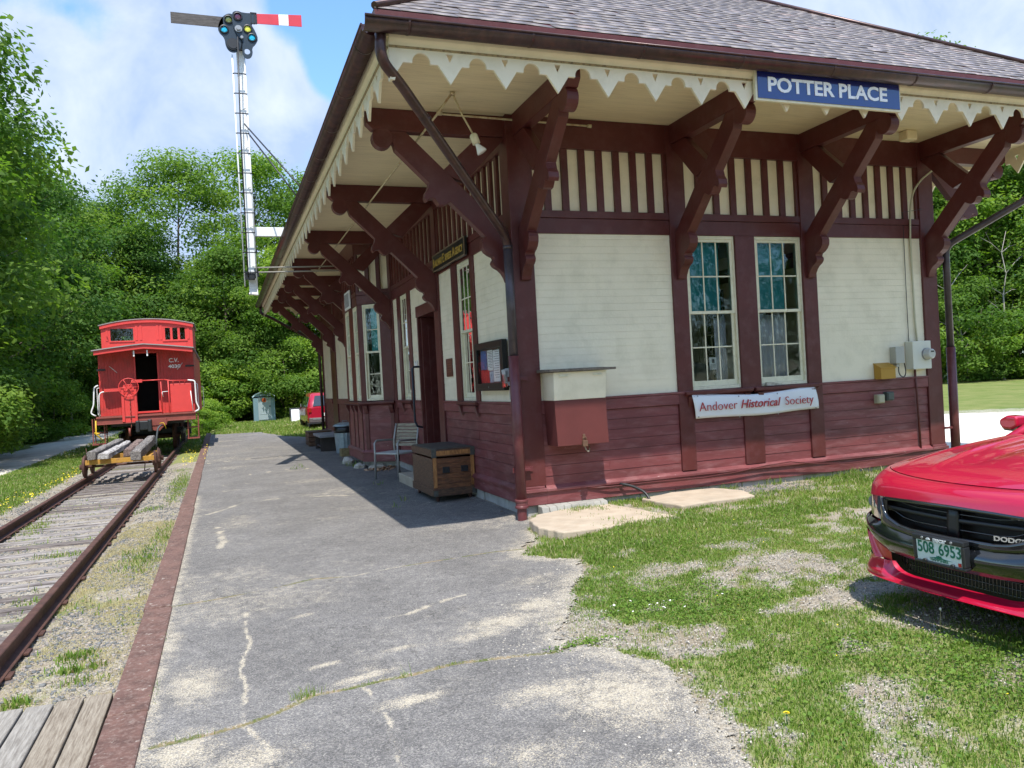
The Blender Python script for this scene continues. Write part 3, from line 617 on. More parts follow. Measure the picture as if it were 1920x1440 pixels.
def grass_at(x, y):
    """0..1 cover of living grass"""
    n = fbm(x * 1.1, y * 1.1, 31, 4); nn = fbm(x * 3.7, y * 3.7, 37, 3)
    tuft = sstep(.46, .70, fbm(x * 9, y * 9, 43, 3)); big_ = sstep(.40, .62, n)
    front = np.clip(.24 + sstep(.38, .66, .5 * n + .5 * nn) * .6 + tuft * (.30 + .6 * big_), 0, 1) * (.5 + .5 * sstep(.30, .55, nn))
    dense = blobs(x, y, [(-.55, -3.6, .62, .85, .5, 1.2), (.1, -2.75, 1.1, .42, .2, 1.1), (-.25, -4.25, .6, .35, -.3, 1.1), (.3, -1.95, 1.5, .30, .12, 1.3), (2.3, -1.7, 1.6, .35, .05, 1.1), (4.2, -1.4, 1.4, .3, .05, .9), (-.4, -5.35, .55, .35, -.3, 1.05), (-.85, -5.95, .35, .45, 0, .95), (.15, -5.75, .55, .55, 0, 1.15), (-.2, -6.35, .5, .4, 0, 1.2), (.5, -5.0, .35, .2, 0, .8), (-1.15, -4.75, .16, .09, 0, 1.1), (3.3, -3.0, .8, .4, 0, .6), (-.9, -2.05, .25, .12, 0, 1.1), (.0, -4.9, .45, .2, -.2, .9)])
    bare = blobs(x, y, [(.55, -3.9, .55, .5, .2, 1.0), (.7, -4.7, .7, .25, 0, .8), (-.75, -4.95, .35, .22, -.4, 1.), (-.5, -5.0, .5, .12, -.5, .9), (2.9, -.35, 1.2, .42, 0, 1.3), (.6, -.8, 1.6, .55, .0, 1.3), (-.35, -5.75, .18, .15, 0, .6), (3, -2.4, 1.5, .3, 0, .5)])
    g = np.clip(front * .85 + dense * (.25 + .9 * nn) * (.55 + .45 * tuft) - bare * (.42 - .3 * tuft), 0, 1)
    g = g * sstep(-.05, .12, x - xr(y))
    right = (x > 7)
    nd = .65 * x + .76 * y
    g = np.where(right & (y > -1.5), np.clip(.25 + .6 * n, 0, 1), g)
    g = np.where(right & (nd > 18.5), .9, g); g = np.where(right & (y > -1.5) & (nd > 5.5) & (nd < 17), .0, g)
    # behind / beside
    g = np.where((y > 19.9) & (x > xr(y)), .85, g)
    g = np.where(x < -7.0, np.clip(.9 - .5 * (nn > .62), 0, 1), g)
    tb = (x >= -7.0) & (x < -4.12); g = np.where(tb, .55 * sstep(.52, .72, .5 * n + .5 * nn), g)
    g = np.where(tb & (y > 15.5), np.clip(.5 + n * .5, 0, 1), g)
    g = np.where((x < -4) & (x > -4.3), g * .6, g)
    g = np.where(x < -7.0, g * sstep(-7.0, -7.5, x), g)
    g = np.where((y > 29.5) & (x < 6), .9, g)
    return g
def gravel_at(x, y):
    nd = .65 * x + .76 * y
    s = ((x > 7.3) & (nd > 5.5) & (nd < 16.5 + 1.0 * (fbm(x * .5, y * .5, 8) - .5))) * 1.0
    s = np.maximum(s, ((x > 7.3) & (nd >= 16.0) & (nd < 19)) * .35)
    return s
def axis_pts(segs):
    out = []
    for a, c, st in segs: out.append(np.arange(a, c, st))
    return np.unique(np.round(np.concatenate(out + [[segs[-1][1]]]), 4))
gx = axis_pts([(-260, -60, 12), (-60, -14, 1.5), (-14, -7.5, .25), (-7.5, -4.2, .10), (-4.2, -1.6, .05), (-1.6, 3.2, .05), (3.2, 8, .12), (8, 24, .4), (24, 60, 2), (60, 260, 12)])
gy = axis_pts([(-260, -40, 12), (-40, -9, 2), (-9, -6.6, .12), (-6.6, 0, .05), (0, 6, .12), (6, 30, .3), (30, 60, 1.2), (60, 300, 12)])
def sheet(name, gx, gy, zfun, mats, attrs, mask=None):
    X, Y = np.meshgrid(gx, gy, indexing='ij'); Z = zfun(X, Y); V = np.stack([X, Y, Z], -1).reshape(-1, 3)
    nx, ny = len(gx), len(gy); I = np.arange(nx * ny).reshape(nx, ny)
    Q = np.stack([I[:-1, :-1], I[1:, :-1], I[1:, 1:], I[:-1, 1:]], -1).reshape(-1, 4)
    if mask is not None:
        cxm = (X[:-1, :-1] + X[1:, 1:]) / 2; cym = (Y[:-1, :-1] + Y[1:, 1:]) / 2; Q = Q[mask(cxm, cym).ravel()]
    A = {k: ('POINT', f(X, Y).ravel()) for k, f in attrs.items()}
    me = raw_mesh(name, V, Q, mats=mats, attrs=A, smooth=True)
    return link_mesh(name, me)
def nt_tools(nt):
    L = nt.links
    def noise(vec, sc, det=4, ro=.6):
        n = N_(nt, 'ShaderNodeTexNoise'); n.inputs['Scale'].default_value = sc; n.inputs['Detail'].default_value = det; n.inputs['Roughness'].default_value = ro; L.new(vec, n.inputs['Vector']); return n.outputs['Fac']
    def voro(vec, sc, feat='F1', out='Color'):
        n = N_(nt, 'ShaderNodeTexVoronoi', feature=feat); n.inputs['Scale'].default_value = sc; L.new(vec, n.inputs['Vector']); return n.outputs[out]
    def ramp(fac, stops, interp='LINEAR'):
        r = N_(nt, 'ShaderNodeValToRGB'); L.new(fac, r.inputs[0]); cr_ = r.color_ramp; cr_.interpolation = interp
        cr_.elements[0].position = stops[0][0]; cr_.elements[0].color = (*stops[0][1], 1); cr_.elements[1].position = stops[-1][0]; cr_.elements[1].color = (*stops[-1][1], 1)
        for p, c in stops[1:-1]: e = cr_.elements.new(p); e.color = (*c, 1)
        return r.outputs[0]
    def mix(f, a, b, blend='MIX'):
        x = N_(nt, 'ShaderNodeMix', data_type='RGBA', blend_type=blend)
        for i, v in ((0, f), (6, a), (7, b)):
            if isinstance(v, (int, float)): x.inputs[i].default_value = v
            elif isinstance(v, tuple): x.inputs[i].default_value = (*v, 1)
            else: L.new(v, x.inputs[i])
        return x.outputs[2]
    def mr(v, a, b, c=0., d=1., sm=False):
        x = N_(nt, 'ShaderNodeMapRange'); L.new(v, x.inputs[0]); x.inputs[1].default_value = a; x.inputs[2].default_value = b; x.inputs[3].default_value = c; x.inputs[4].default_value = d
        return x.outputs[0]
    def attr(n): a = N_(nt, 'ShaderNodeAttribute', attribute_name=n); return a.outputs['Fac']
    def bump(h, st, dist): b = N_(nt, 'ShaderNodeBump'); b.inputs['Strength'].default_value = st; b.inputs['Distance'].default_value = dist; L.new(h, b.inputs['Height']); return b.outputs[0]
    return noise, voro, ramp, mix, mr, attr, bump
def sepr(nt, c, ch='Red'):
    s = N_(nt, 'ShaderNodeSeparateColor'); nt.links.new(c, s.inputs[0]); return s.outputs[ch]
def ground_material(track=False):
    m = bpy.data.materials.new('ground_cover'); m.use_nodes = True; nt = m.node_tree; P = nt.nodes['Principled BSDF']; P.inputs['Roughness'].default_value = .95; P.inputs['Specular IOR Level'].default_value = .15
    noise, voro, ramp, mix, mr, attr, bump = nt_tools(nt); O = N_(nt, 'ShaderNodeTexCoord').outputs['Object']
    v1 = sepr(nt, voro(O, 75)); v2 = sepr(nt, voro(O, 210)); n1 = noise(O, 2.2, 5); n2 = noise(O, 14, 5)
    grit = ramp(v1, [(0, (.12, .115, .11)), (.35, (.24, .215, .18)), (.7, (.37, .33, .27)), (1, (.52, .48, .41))])
    grit2 = ramp(v2, [(0, (.12, .105, .085)), (.5, (.33, .28, .21)), (1, (.50, .44, .34))])
    soil = mix(mr(n2, .4, .6), grit, grit2)
    dry = ramp(noise(O, 60, 4), [(.3, (.14, .105, .065)), (.7, (.33, .265, .175))])
    soil = mix(mr(noise(O, 3.2, 6, .7), .48, .62, 0, .65), soil, dry)
    lot = mix(mr(n2, .35, .65), (.72, .67, .58), (.86, .81, .72))
    soil = mix(attr('gravel'), soil, lot)
    gr = ramp(noise(O, 45, 5, .7), [(.3, (.05, .095, .016)), (.52, (.11, .175, .03)), (.72, (.21, .25, .07))])
    gr = mix(mr(noise(O, .8, 5), .35, .65, .1, .75), gr, (.27, .26, .10))
    gf = nt.nodes.new('ShaderNodeMath'); gf.operation = 'ADD'; nt.links.new(attr('grass'), gf.inputs[0]); nt.links.new(mr(noise(O, 26, 5, .7), .3, .7, -.35, .35), gf.inputs[1])
    nt.links.new(mix(mr(gf.outputs[0], .25, .75), soil, gr), P.inputs['Base Color'])
    nt.links.new(bump(v1, .6, .014), P.inputs['Normal']); return m
M_ground = ground_material()
ground = sheet('ground', gx, gy, zg, [M_ground], {'grass': grass_at, 'gravel': gravel_at}); tag(ground, kind='structure')
# ---- old asphalt platform
def asphalt_material():
    m = bpy.data.materials.new('old_asphalt'); m.use_nodes = True; nt = m.node_tree; P = nt.nodes['Principled BSDF']; P.inputs['Roughness'].default_value = .9; P.inputs['Specular IOR Level'].default_value = .25
    noise, voro, ramp, mix, mr, attr, bump = nt_tools(nt); O = N_(nt, 'ShaderNodeTexCoord').outputs['Object']
    v1 = sepr(nt, voro(O, 120)); v2 = sepr(nt, voro(O, 260)); big = noise(O, 1.4, 5, .6); med = noise(O, 9, 6, .65)
    base_ = ramp(v1, [(0, (.085, .082, .080)), (.5, (.178, .168, .160)), (.82, (.27, .252, .235)), (1, (.48, .44, .38))])
    b2 = ramp(v2, [(0, (.09, .087, .084)), (.6, (.203, .191, .18)), (.9, (.34, .32, .29)), (1, (.55, .50, .42))])
    asp = mix(.5, base_, b2); tone = mr(big, .35, .65, .80, 1.02)
    sc = N_(nt, 'ShaderNodeVectorMath', operation='SCALE'); nt.links.new(asp, sc.inputs[0]); nt.links.new(tone, sc.inputs['Scale'])
    sc2 = N_(nt, 'ShaderNodeVectorMath', operation='SCALE'); nt.links.new(sc.outputs[0], sc2.inputs[0]); nt.links.new(mr(med, .35, .65, .88, 1.10), sc2.inputs['Scale'])
    sand = mix(v2, (.38, .32, .23), (.68, .60, .46)); sand = mix(mr(v1, .8, .84, 0, .6), sand, (.16, .16, .17))
    a = nt.nodes.new('ShaderNodeMath'); a.operation = 'ADD'; nt.links.new(attr('sand'), a.inputs[0]); nt.links.new(mr(noise(O, 120, 3, .8), .3, .7, -.75, .75), a.inputs[1])
    a2 = nt.nodes.new('ShaderNodeMath'); a2.operation = 'ADD'; nt.links.new(a.outputs[0], a2.inputs[0]); nt.links.new(mr(med, .3, .7, -.3, .3), a2.inputs[1])
    c = mix(mr(a2.outputs[0], .5, .8, 0, .9), sc2.outputs[0], sand)
    # hairline cracks
    w = N_(nt, 'ShaderNodeVectorMath', operation='ADD'); nt.links.new(O, w.inputs[0])
    nn = N_(nt, 'ShaderNodeTexNoise'); nn.inputs['Scale'].default_value = 3; nn.inputs['Detail'].default_value = 6; nt.links.new(O, nn.inputs['Vector'])
    s3 = N_(nt, 'ShaderNodeVectorMath', operation='SCALE'); nt.links.new(nn.outputs['Color'], s3.inputs[0]); s3.inputs['Scale'].default_value = .45; nt.links.new(s3.outputs[0], w.inputs[1])
    ck = voro(w.outputs[0], 1.15, 'DISTANCE_TO_EDGE', 'Distance')
    c = mix(mr(ck, .0, .006, .45, 0.), c, (.045, .04, .035))
    ma = nt.nodes.new('ShaderNodeMath'); ma.operation = 'ADD'; nt.links.new(attr('moss'), ma.inputs[0]); nt.links.new(mr(noise(O, 55, 5, .7), .3, .7, -.5, .35), ma.inputs[1])
    moss = mr(ma.outputs[0], .3, .7); c = mix(moss, c, mix(mr(noise(O, 9, 4), .4, .6), (.10, .125, .03), (.27, .20, .11)))
    nt.links.new(c, P.inputs['Base Color'])
    nt.links.new(bump(mix(.5, v1, v2), .7, .008), P.inputs['Normal']); return m
M_asph = asphalt_material()
def moss_at(x, y):
    w = .6 + .9 * fbm(x * 5, y * 5, 77); br = sstep(.35, .6, fbm(x * 2.2, y * 2.2, 51))
    a = np.clip(1.3 - pdist(x, y, CR2) / (.022 * w), 0, 1) * np.clip(br + .25, 0, 1); b_ = np.clip(1.3 - pdist(x, y, CR3) / (.028 * w), 0, 1) * .8
    return np.maximum(a, b_)
ax_ = axis_pts([(-4.0, -3.2, .02), (-3.2, -.9, .022), (-.9, .22, .03)]); ay_ = axis_pts([(-9, -6.4, .08), (-6.4, -1.4, .022), (-1.4, 5, .06), (5, 30, .2)])
def amask(x, y): return (x < xr(y) + .16 * (fbm(x * 3, y * 3, 14) - .5) * 2 + .07 * (fbm(x * 16, y * 16, 15) - .5) * 2) & (y < 29.3 + .5 * fbm(x * 2, y * 0, 4)) & ~((x > -.02) & (y > -.02) & (y < 20))
paving = sheet('platform_paving', ax_, ay_, lambda x, y: zg(x, y) + .014 + .012 * (fbm(x * .8, y * .8, 61) - .5) - .006 * sstep(.03, .0, pdist(x, y, CR3)), [M_asph], {'sand': sand_at, 'moss': moss_at}, amask)
tag(paving, kind='structure')
# ---- footpath beyond the track
M_path = mat('path_gravel', (.60, .54, .46), .95, var=.12, vscale=3, bump=.4, bscale=90, dirt=(.26, .22, .17), dscale=1.2, damt=.5)
px_ = axis_pts([(-11.5, -8.8, .15)]); py_ = axis_pts([(-12, 60, .5)])
path = sheet('path', px_, py_, lambda x, y: zg(x, y) + .012 + .03 * np.clip(1 - np.abs((x + 10.2) / 1.3) ** 2, 0, 1), [M_path], {}); tag(path, kind='structure')
# wobble the path's edges
for v in path.data.vertices:
    if v.co.x > -8.9 or v.co.x < -11.4: v.co.x += .22 * (math.sin(v.co.y * .9) + math.sin(v.co.y * 2.3 + 1) * .5)
    v.co.x -= .0006 * max(0, v.co.y - 20) ** 2 * 0
# ---- concrete slabs at the foot of the wall
def slab(pts, z0, z1, name, label, m):
    b = MB(); q_ = []
    for (ax0, ay0), (ax1, ay1) in zip(pts, pts[1:] + pts[:1]):
        for k in range(5): f_ = k / 5; q_.append((ax0 + (ax1 - ax0) * f_ + random.uniform(-.014, .014), ay0 + (ay1 - ay0) * f_ + random.uniform(-.014, .014)))
    b.prism(q_, z0, z1, axis=2); o = b.build(name, m, bevel=.016); tag(o, label, 'slab', 'stone slabs at the wall foot'); return o
M_slab = mat('tan_slab', (.44, .36, .27), .9, var=.15, vscale=3, dirt=(.36, .27, .19), dscale=5, damt=.6, bump=.5, bscale=40)
slab([(-.02, -.33), (-.22, -.62), (-.30, -1.1), (-.20, -1.5), (.35, -1.52), (.75, -1.42), (1.24, -1.36), (1.18, -1.0), (1.02, -.14), (.5, -.10), (.3, -.2)], -.14, -.018, 'stone_slab', 'low tan stone slab nearest the corner downpipe', M_slab)
slab([(1.42, -.30), (1.52, -1.08), (2.0, -1.02), (2.62, -1.0), (2.78, -.55), (2.62, -.12), (2.0, -.10)], -.14, .025, 'stone_slab', 'raised tan stone slab right of the black drain hose', M_slab)
b = MB()
for i in range(9):
    x = .12 + i * .1; b.hexa([(x, -.2 - random.random() * .05, -.1), (x + .1, -.2 - random.random() * .05, -.1), (x + .1, -.03, -.1), (x, -.03, -.1), (x, -.17, .02 + random.random() * .02), (x + .1, -.16, .02 + random.random() * .02), (x + .1, -.03, .04), (x, -.03, .04)])
tag(b.build('mortar_footing', mat('pale_mortar', (.30, .29, .26), .9, var=.15, bump=.6, bscale=25), bevel=.01), 'lumpy white mortar footing under the front wall', 'footing')
# ---- curb timber along the track
b = MB(); y = -12
M_curb = mat('rusty_red_curb', (.130, .068, .052), .9, var=.4, vscale=7, dirt=(.27, .19, .155), dscale=40, damt=.7, bump=.6, bscale=60, chips=(.36, .30, .25), thr=(.6, .66))
curb = thing('platform_curb', (-4.08, -12, -.2), 'long rusty red curb edging the asphalt platform beside the track', 'curb')
while y < 29:
    L = random.uniform(2.2, 3.4); dx = random.uniform(-.005, .005); dz = random.uniform(-.006, .008); xm = -4.06 + -.0045 * (y + 5) * .5
    b = MB(lambda x, yy, z: (x + 4.08, yy + 12, z + .2)); b.box(xm - .105 + dx, xm + .105 + dx, y, y + L - .012, -.36, -.105 + dz); b.build('curb_beam', M_curb, curb, bevel=.012); y += L
# ---- the track
M_tie = wood('weathered_tie', (.055, .045, .042), (.25, .21, .185), (.6, 5, 5), .95, .9)
M_tie2 = wood('bleached_tie', (.11, .09, .085), (.40, .365, .33), (.6, 5, 5), .95, .9)
TXc = -5.81
TRK = thing('railway_track', (TXc, 0, -.24), 'rusty railway track with weathered wooden ties', 'railway track')
def railprof(cx): 
    h = [(-.07, 0), (.07, 0), (.07, .012), (.012, .03), (.012, .10), (.037, .112), (.037, .14), (.03, .147), (-.03, .147), (-.037, .14), (-.037, .112), (-.012, .10), (-.012, .03), (-.07, .012)]
    return [(cx + a, c - .265) for a, c in h]
Tt = lambda x, y, z: (x - TXc, y, z + .24)
for cx in (TXc - .7525, TXc + .7525):
    y = -13.0
    while y < 42:
        b = MB(Tt); b.prism(railprof(cx), y, y + 9.98, axis=1)
        for e in (y - .3,):
            b.box(cx - .03, cx - .013, e, e + .6, -.225, -.165); b.box(cx + .013, cx + .03, e, e + .6, -.225, -.165)
            for q in range(4): b.lathe([(.014, -.045), (.014, .045)], axis='x', c=(cx, e + .07 + q * .15, -.195), n=8)
        b.build('rail', M_rust, TRK, bevel=.003); y += 10
y = -9.0; k = 0
while y < 24:
    a = random.uniform(-.02, .02); L0 = 1.28 + random.uniform(-.06, .06); L1 = 1.16 + random.uniform(-.16, .06); w = .102 + random.uniform(-.012, .012); zt = -.266 + random.uniform(-.012, .0)
    b = MB(Tt)
    # split, uneven baulk: two or three lengthwise splinters
    n = random.choice((2, 3, 3)); ws = np.sort(RNG.uniform(-w * .7, w * .7, n - 1)); ed = [-w] + list(ws) + [w]
    for p, q in zip(ed[:-1], ed[1:]):
        d0, d1 = random.uniform(-.1, .03), random.uniform(-.1, .03); zz = zt + random.uniform(-.022, .004)
        b.hexa([(TXc - L0 - d0, y + p - a * L0, -.4), (TXc + L1 + d1, y + p + a * L1, -.4), (TXc + L1 + d1, y + q - .006 + a * L1, -.4), (TXc - L0 - d0, y + q - .006 - a * L0, -.4),
                (TXc - L0 - d0, y + p - a * L0, zz), (TXc + L1 + d1, y + p + a * L1, zz - .01), (TXc + L1 + d1, y + q - .006 + a * L1, zz), (TXc - L0 - d0, y + q - .006 - a * L0, zz)])
    b.build('railway_tie', M_tie2 if random.random() < .5 else M_tie, TRK, bevel=.008)
    for cx in (TXc - .7525, TXc + .7525):
        if y < -4 or random.random() < .35: continue
        b = MB(Tt); b.box(cx - .105, cx + .105, y - .07, y + .07, zt + .002, -.260)
        b.build('tie_plate', M_rust, TRK)
    y += random.uniform(.50, .56); k += 1
# ---- scattered stones (ballast + grit)
def stones(name, n, xs, ys, sz, m, keep=None, zoff=0.0, zf=None):
    x = RNG.uniform(*xs, n); y = RNG.uniform(*ys, n)
    if keep is not None: k = keep(x, y) > RNG.random(n); x, y = x[k], y[k]
    n = len(x); r = sz[0] + (sz[1] - sz[0]) * RNG.random(n) ** 2.5
    base8 = np.array([(-1, -1, -1), (1, -1, -1), (1, 1, -1), (-1, 1, -1), (-1, -1, 1), (1, -1, 1), (1, 1, 1), (-1, 1, 1)]) * .62
    V = base8[None] * (1 + RNG.uniform(-.38, .38, (n, 8, 3))) * r[:, None, None] * RNG.uniform(.6, 1.2, (n, 1, 3)) * np.array([1, 1, .7])
    th = RNG.uniform(0, 6.28, n); c, s = np.cos(th)[:, None], np.sin(th)[:, None]
    X = V[..., 0] * c - V[..., 1] * s + x[:, None]; Y = V[..., 0] * s + V[..., 1] * c + y[:, None]; Z = V[..., 2] + ((zf or zg)(x, y) + r * .15 + zoff)[:, None]
    F = np.array([(0, 3, 2, 1), (4, 5, 6, 7), (0, 1, 5, 4), (1, 2, 6, 5), (2, 3, 7, 6), (3, 0, 4, 7)]); Q = (np.arange(n) * 8)[:, None, None] + F[None]
    me = raw_mesh(name, np.stack([X, Y, Z], -1).reshape(-1, 3), Q.reshape(-1, 4), mats=[m], attrs={'tone': ('FACE', np.repeat(RNG.random(n), 6))})
    return tag(link_mesh(name, me), kind='stuff')
def stone_mat(name, stops):
    m = bpy.data.materials.new(name); m.use_nodes = True; nt = m.node_tree; P = nt.nodes['Principled BSDF']; P.inputs['Roughness'].default_value = .9
    noise, voro, ramp, mix, mr, attr, bump = nt_tools(nt); nt.links.new(ramp(attr('tone'), stops), P.inputs['Base Color']); return m
M_ball = stone_mat('ballast', [(0, (.10, .11, .115)), (.5, (.19, .19, .185)), (.8, (.27, .235, .20)), (1, (.40, .34, .29))])
M_grit = stone_mat('grit', [(0, (.20, .195, .185)), (.3, (.33, .30, .255)), (.8, (.48, .43, .35)), (1, (.66, .61, .53))])
stones('ballast', 85000, (-7.3, -4.16), (-6.2, 14), (.006, .022), M_ball, lambda x, y: (.25 + .75 * (fbm(x * 1.4, y * 1.4, 71) > .48)) * sstep(17, 3, y) * sstep(-7.3, -6.9, x) * np.where(np.abs(x + 5.81) < .85, .55, 1))
stones('gravel', 46000, (-2.6, 1.4), (-7.2, -2.4), (.003, .009), M_grit, lambda x, y: np.where(x < xr(y) + .02, sstep(.7, .1, xr(y) - x) * .8, sstep(.55, .2, grass_at(x, y))), .012)
stones('gravel_patch', 9000, (1.5, 4.6), (-1.4, 0), (.008, .018), M_ball, lambda x, y: blobs(x, y, [(2.9, -.35, 1.0, .45, 0, 1.2), (.9, -.3, .8, .4, 0, 1)]), .0)
# ---- grass blades
def leaf_mat(name, stops, trans=.35, rough=.6):
    m = bpy.data.materials.new(name); m.use_nodes = True; nt = m.node_tree; P = nt.nodes['Principled BSDF']; P.inputs['Roughness'].default_value = rough; P.inputs['Specular IOR Level'].default_value = .3
    noise, voro, ramp, mix, mr, attr, bump = nt_tools(nt); c = ramp(attr('tone'), stops); nt.links.new(c, P.inputs['Base Color'])
    t = N_(nt, 'ShaderNodeBsdfTranslucent'); hs = N_(nt, 'ShaderNodeHueSaturation'); hs.inputs['Value'].default_value = 1.5; hs.inputs['Saturation'].default_value = 1.1; nt.links.new(c, hs.inputs['Color']); nt.links.new(hs.outputs[0], t.inputs[0])
    x = N_(nt, 'ShaderNodeMixShader'); x.inputs[0].default_value = trans; nt.links.new(P.outputs[0], x.inputs[1]); nt.links.new(t.outputs[0], x.inputs[2]); nt.links.new(x.outputs[0], nt.nodes['Material Output'].inputs[0]); return m
M_blade = leaf_mat('grass_blades', [(0, (.07, .15, .02)), (.45, (.15, .25, .035)), (.8, (.25, .32, .065)), (.92, (.38, .35, .15)), (1, (.52, .45, .27))])
def blades(name, n, xs, ys, cover, h=(.02, .07), w=.0028, power=1.0, zf=None, tone=(0, .95), label=None, lean=.8):
    x = RNG.uniform(*xs, n); y = RNG.uniform(*ys, n); k = cover(x, y) ** power > RNG.random(n); x, y = x[k], y[k]; n = len(x)
    cl = fbm(x * 2.2, y * 2.2, 91); H = (h[0] + (h[1] - h[0]) * RNG.random(n) ** 1.6) * (.5 + cl); th = RNG.uniform(0, 6.28, n); ln = RNG.uniform(.15, lean, n); td = RNG.uniform(0, 6.28, n)
    dx, dy = np.cos(th), np.sin(th); lx, ly = np.cos(td) * ln * H, np.sin(td) * ln * H; W_ = w * RNG.uniform(.7, 1.5, n); z = (zf or zg)(x, y)
    P0 = np.stack([x - dx * W_, y - dy * W_, z - .004], -1); P1 = np.stack([x + dx * W_, y + dy * W_, z - .004], -1)
    P2 = np.stack([x + dx * W_ * .8 + lx * .35, y + dy * W_ * .8 + ly * .35, z + H * .6], -1); P3 = np.stack([x - dx * W_ * .8 + lx * .35, y - dy * W_ * .8 + ly * .35, z + H * .6], -1)
    P4 = np.stack([x + lx, y + ly, z + H * (1 - ln * .25)], -1)
    V = np.stack([P0, P1, P2, P3, P4], 1).reshape(-1, 3); i = np.arange(n) * 5
    Q = np.stack([i, i + 1, i + 2, i + 3], -1); T = np.stack([i + 3, i + 2, i + 4], -1); t = tone[0] + (tone[1] - tone[0]) * np.clip(.55 * RNG.random(n) + .45 * fbm(x * 1.7, y * 1.7, 41) * 1.3 - .05, 0, 1); t = np.where(RNG.random(n) < .16, RNG.uniform(.9, 1, n), t)
    me = raw_mesh(name, V, Q, T, mats=[M_blade], attrs={'tone': ('FACE', np.concatenate([t, t]))}); return tag(link_mesh(name, me), kind='stuff')
# front lawn: fine grass where the patches are
blades('grass', 330000, (-1.7, 2.6), (-6.9, -1.5), lambda x, y: np.clip(grass_at(x, y) * 1.05, 0, 1) * (x > xr(y)), (.010, .040), .0022, 1.15)
blades('lawn_grass', 120000, (-1.0, 7.2), (-2.6, .0), lambda x, y: np.clip(grass_at(x, y), 0, 1), (.02, .07), .0035, 1.2)
blades('verge_grass', 60000, (2.4, 9), (-6.9, -1.6), lambda x, y: grass_at(x, y), (.02, .06), .004, 1.2)
def clov(x, y): return blobs(x, y, [(-.45, -3.9, .55, .5, .3, 1.2), (-.25, -4.3, .5, .3, 0, 1.2), (.25, -6.1, .5, .5, 0, 1.2), (-.05, -5.4, .25, .2, 0, .9), (-1.35, -4.48, .3, .07, .1, 1.1), (.6, -2.4, .4, .2, 0, .6)]) * (.3 + fbm(x * 5, y * 5, 5))
def clover(name, n, xs, ys, cover, r=(.004, .009), m=None, zf=None, zh=(.012, .04), tone=(.0, .6)):
    x = RNG.uniform(*xs, n); y = RNG.uniform(*ys, n); k = cover(x, y) > RNG.random(n); x, y = x[k], y[k]; n = len(x); rr = RNG.uniform(*r, n); zz = (zf or zg)(x, y) + RNG.uniform(*zh, n); a0 = RNG.uniform(0, 6.28, n)
    tl = RNG.uniform(-.6, .6, (n, 2)); V = []
    for k in range(6):
        a = a0 + k * PI / 3; ux, uy = np.cos(a) * rr, np.sin(a) * rr; V.append(np.stack([x + ux, y + uy, zz + ux * tl[:, 0] + uy * tl[:, 1]], -1))
    V = np.stack(V, 1).reshape(-1, 3); i = np.arange(n) * 6; Q = np.concatenate([np.stack([i, i + 1, i + 2, i + 3], -1), np.stack([i, i + 3, i + 4, i + 5], -1)])
    t = RNG.uniform(*tone, n); me = raw_mesh(name, V, Q, mats=[m or M_blade], attrs={'tone': ('FACE', np.concatenate([t, t]))}); return tag(link_mesh(name, me), kind='stuff')
clover('clover', 60000, (-1.8, 1.2), (-6.8, -1.9), clov)
clover('low_weeds', 26000, (-1.7, 3), (-6.9, -1.6), lambda x, y: np.clip(grass_at(x, y) - .2, 0, 1) * .7, (.004, .011))
# grass along the cracks, the curb and the track
def crackg(x, y):
    w3 = pdist(x, y, CR3); a = np.clip(1.2 - w3 / .028, 0, 1) * np.clip(.12 + sstep(-3.0, -1.9, x) * 1.1, 0, 1) * (fbm(x * 4, y * 4, 6) > .42)
    a = np.maximum(a, blobs(x, y, [(-3.14, -4.52, .10, .035, .4, 1.2), (-2.55, -4.49, .05, .03, 0, .8), (-3.72, -4.80, .09, .03, 0, .7), (-3.94, -4.0, .02, .25, 0, .5), (-3.96, -3.0, .02, .3, 0, .6), (-1.35, -3.98, .12, .05, 0, .9)]))
    return a
blades('crack_grass', 60000, (-4.0, -1.2), (-5.2, -2.6), crackg, (.012, .05), .0018, 1, lean=.6)
blades('tall_crack_grass', 5000, (-3.4, -2.4), (-4.7, -4.4), lambda x, y: blobs(x, y, [(-3.12, -4.52, .10, .03, .4, 1), (-2.55, -4.49, .04, .02, 0, .5)]), (.04, .12), .0012, 1, lean=.5, tone=(.2, .95))
def trackg(x, y):
    return np.clip(blobs(x, y, [(-4.55, -2.75, .17, .10, 0, 1.3), (-4.45, -3.25, .18, .10, 0, 1.2), (-4.45, .9, .25, .9, 0, .95), (-4.3, 2.6, .15, 1.2, 0, 1.), (-5.3, -.3, .2, .2, 0, 1), (-4.85, -4.2, .2, .12, 0, 1.), (-6.3, 5, .2, .8, 0, 1), (-5.5, 2.2, .3, .3, 0, .8), (-4.7, 5.5, .3, .3, 0, .8), (-5.2, -3.6, .25, .2, 0, .5), (-4.4, 9, .2, 3, 0, .8)]) + .22 * grass_at(x, y), 0, 1) * (np.abs(x + 5.06) > .06)
blades('track_weeds', 90000, (-7.1, -4.17), (-5.6, 14), trackg, (.02, .085), .004, 1.2)
blades('green_tufts', 9000, (-4.95, -4.2), (-3.6, -2.2), lambda x, y: blobs(x, y, [(-4.56, -2.62, .14, .07, .2, 1.2), (-4.50, -2.98, .15, .06, .1, 1.), (-4.80, -3.5, .12, .1, 0, 1)]), (.02, .07), .006, 1)
blades('dry_straw', 90000, (-5.0, -4.15), (-6, 4), lambda x, y: .75 * sstep(.4, .6, fbm(x * 2.5, y * 2.5, 66)) + .1, (.01, .035), .0018, 1, tone=(.93, 1), lean=2.5)
blades('bank_grass', 110000, (-9.0, -7.05), (0, 22), lambda x, y: grass_at(x, y), (.03, .09), .007, 1)
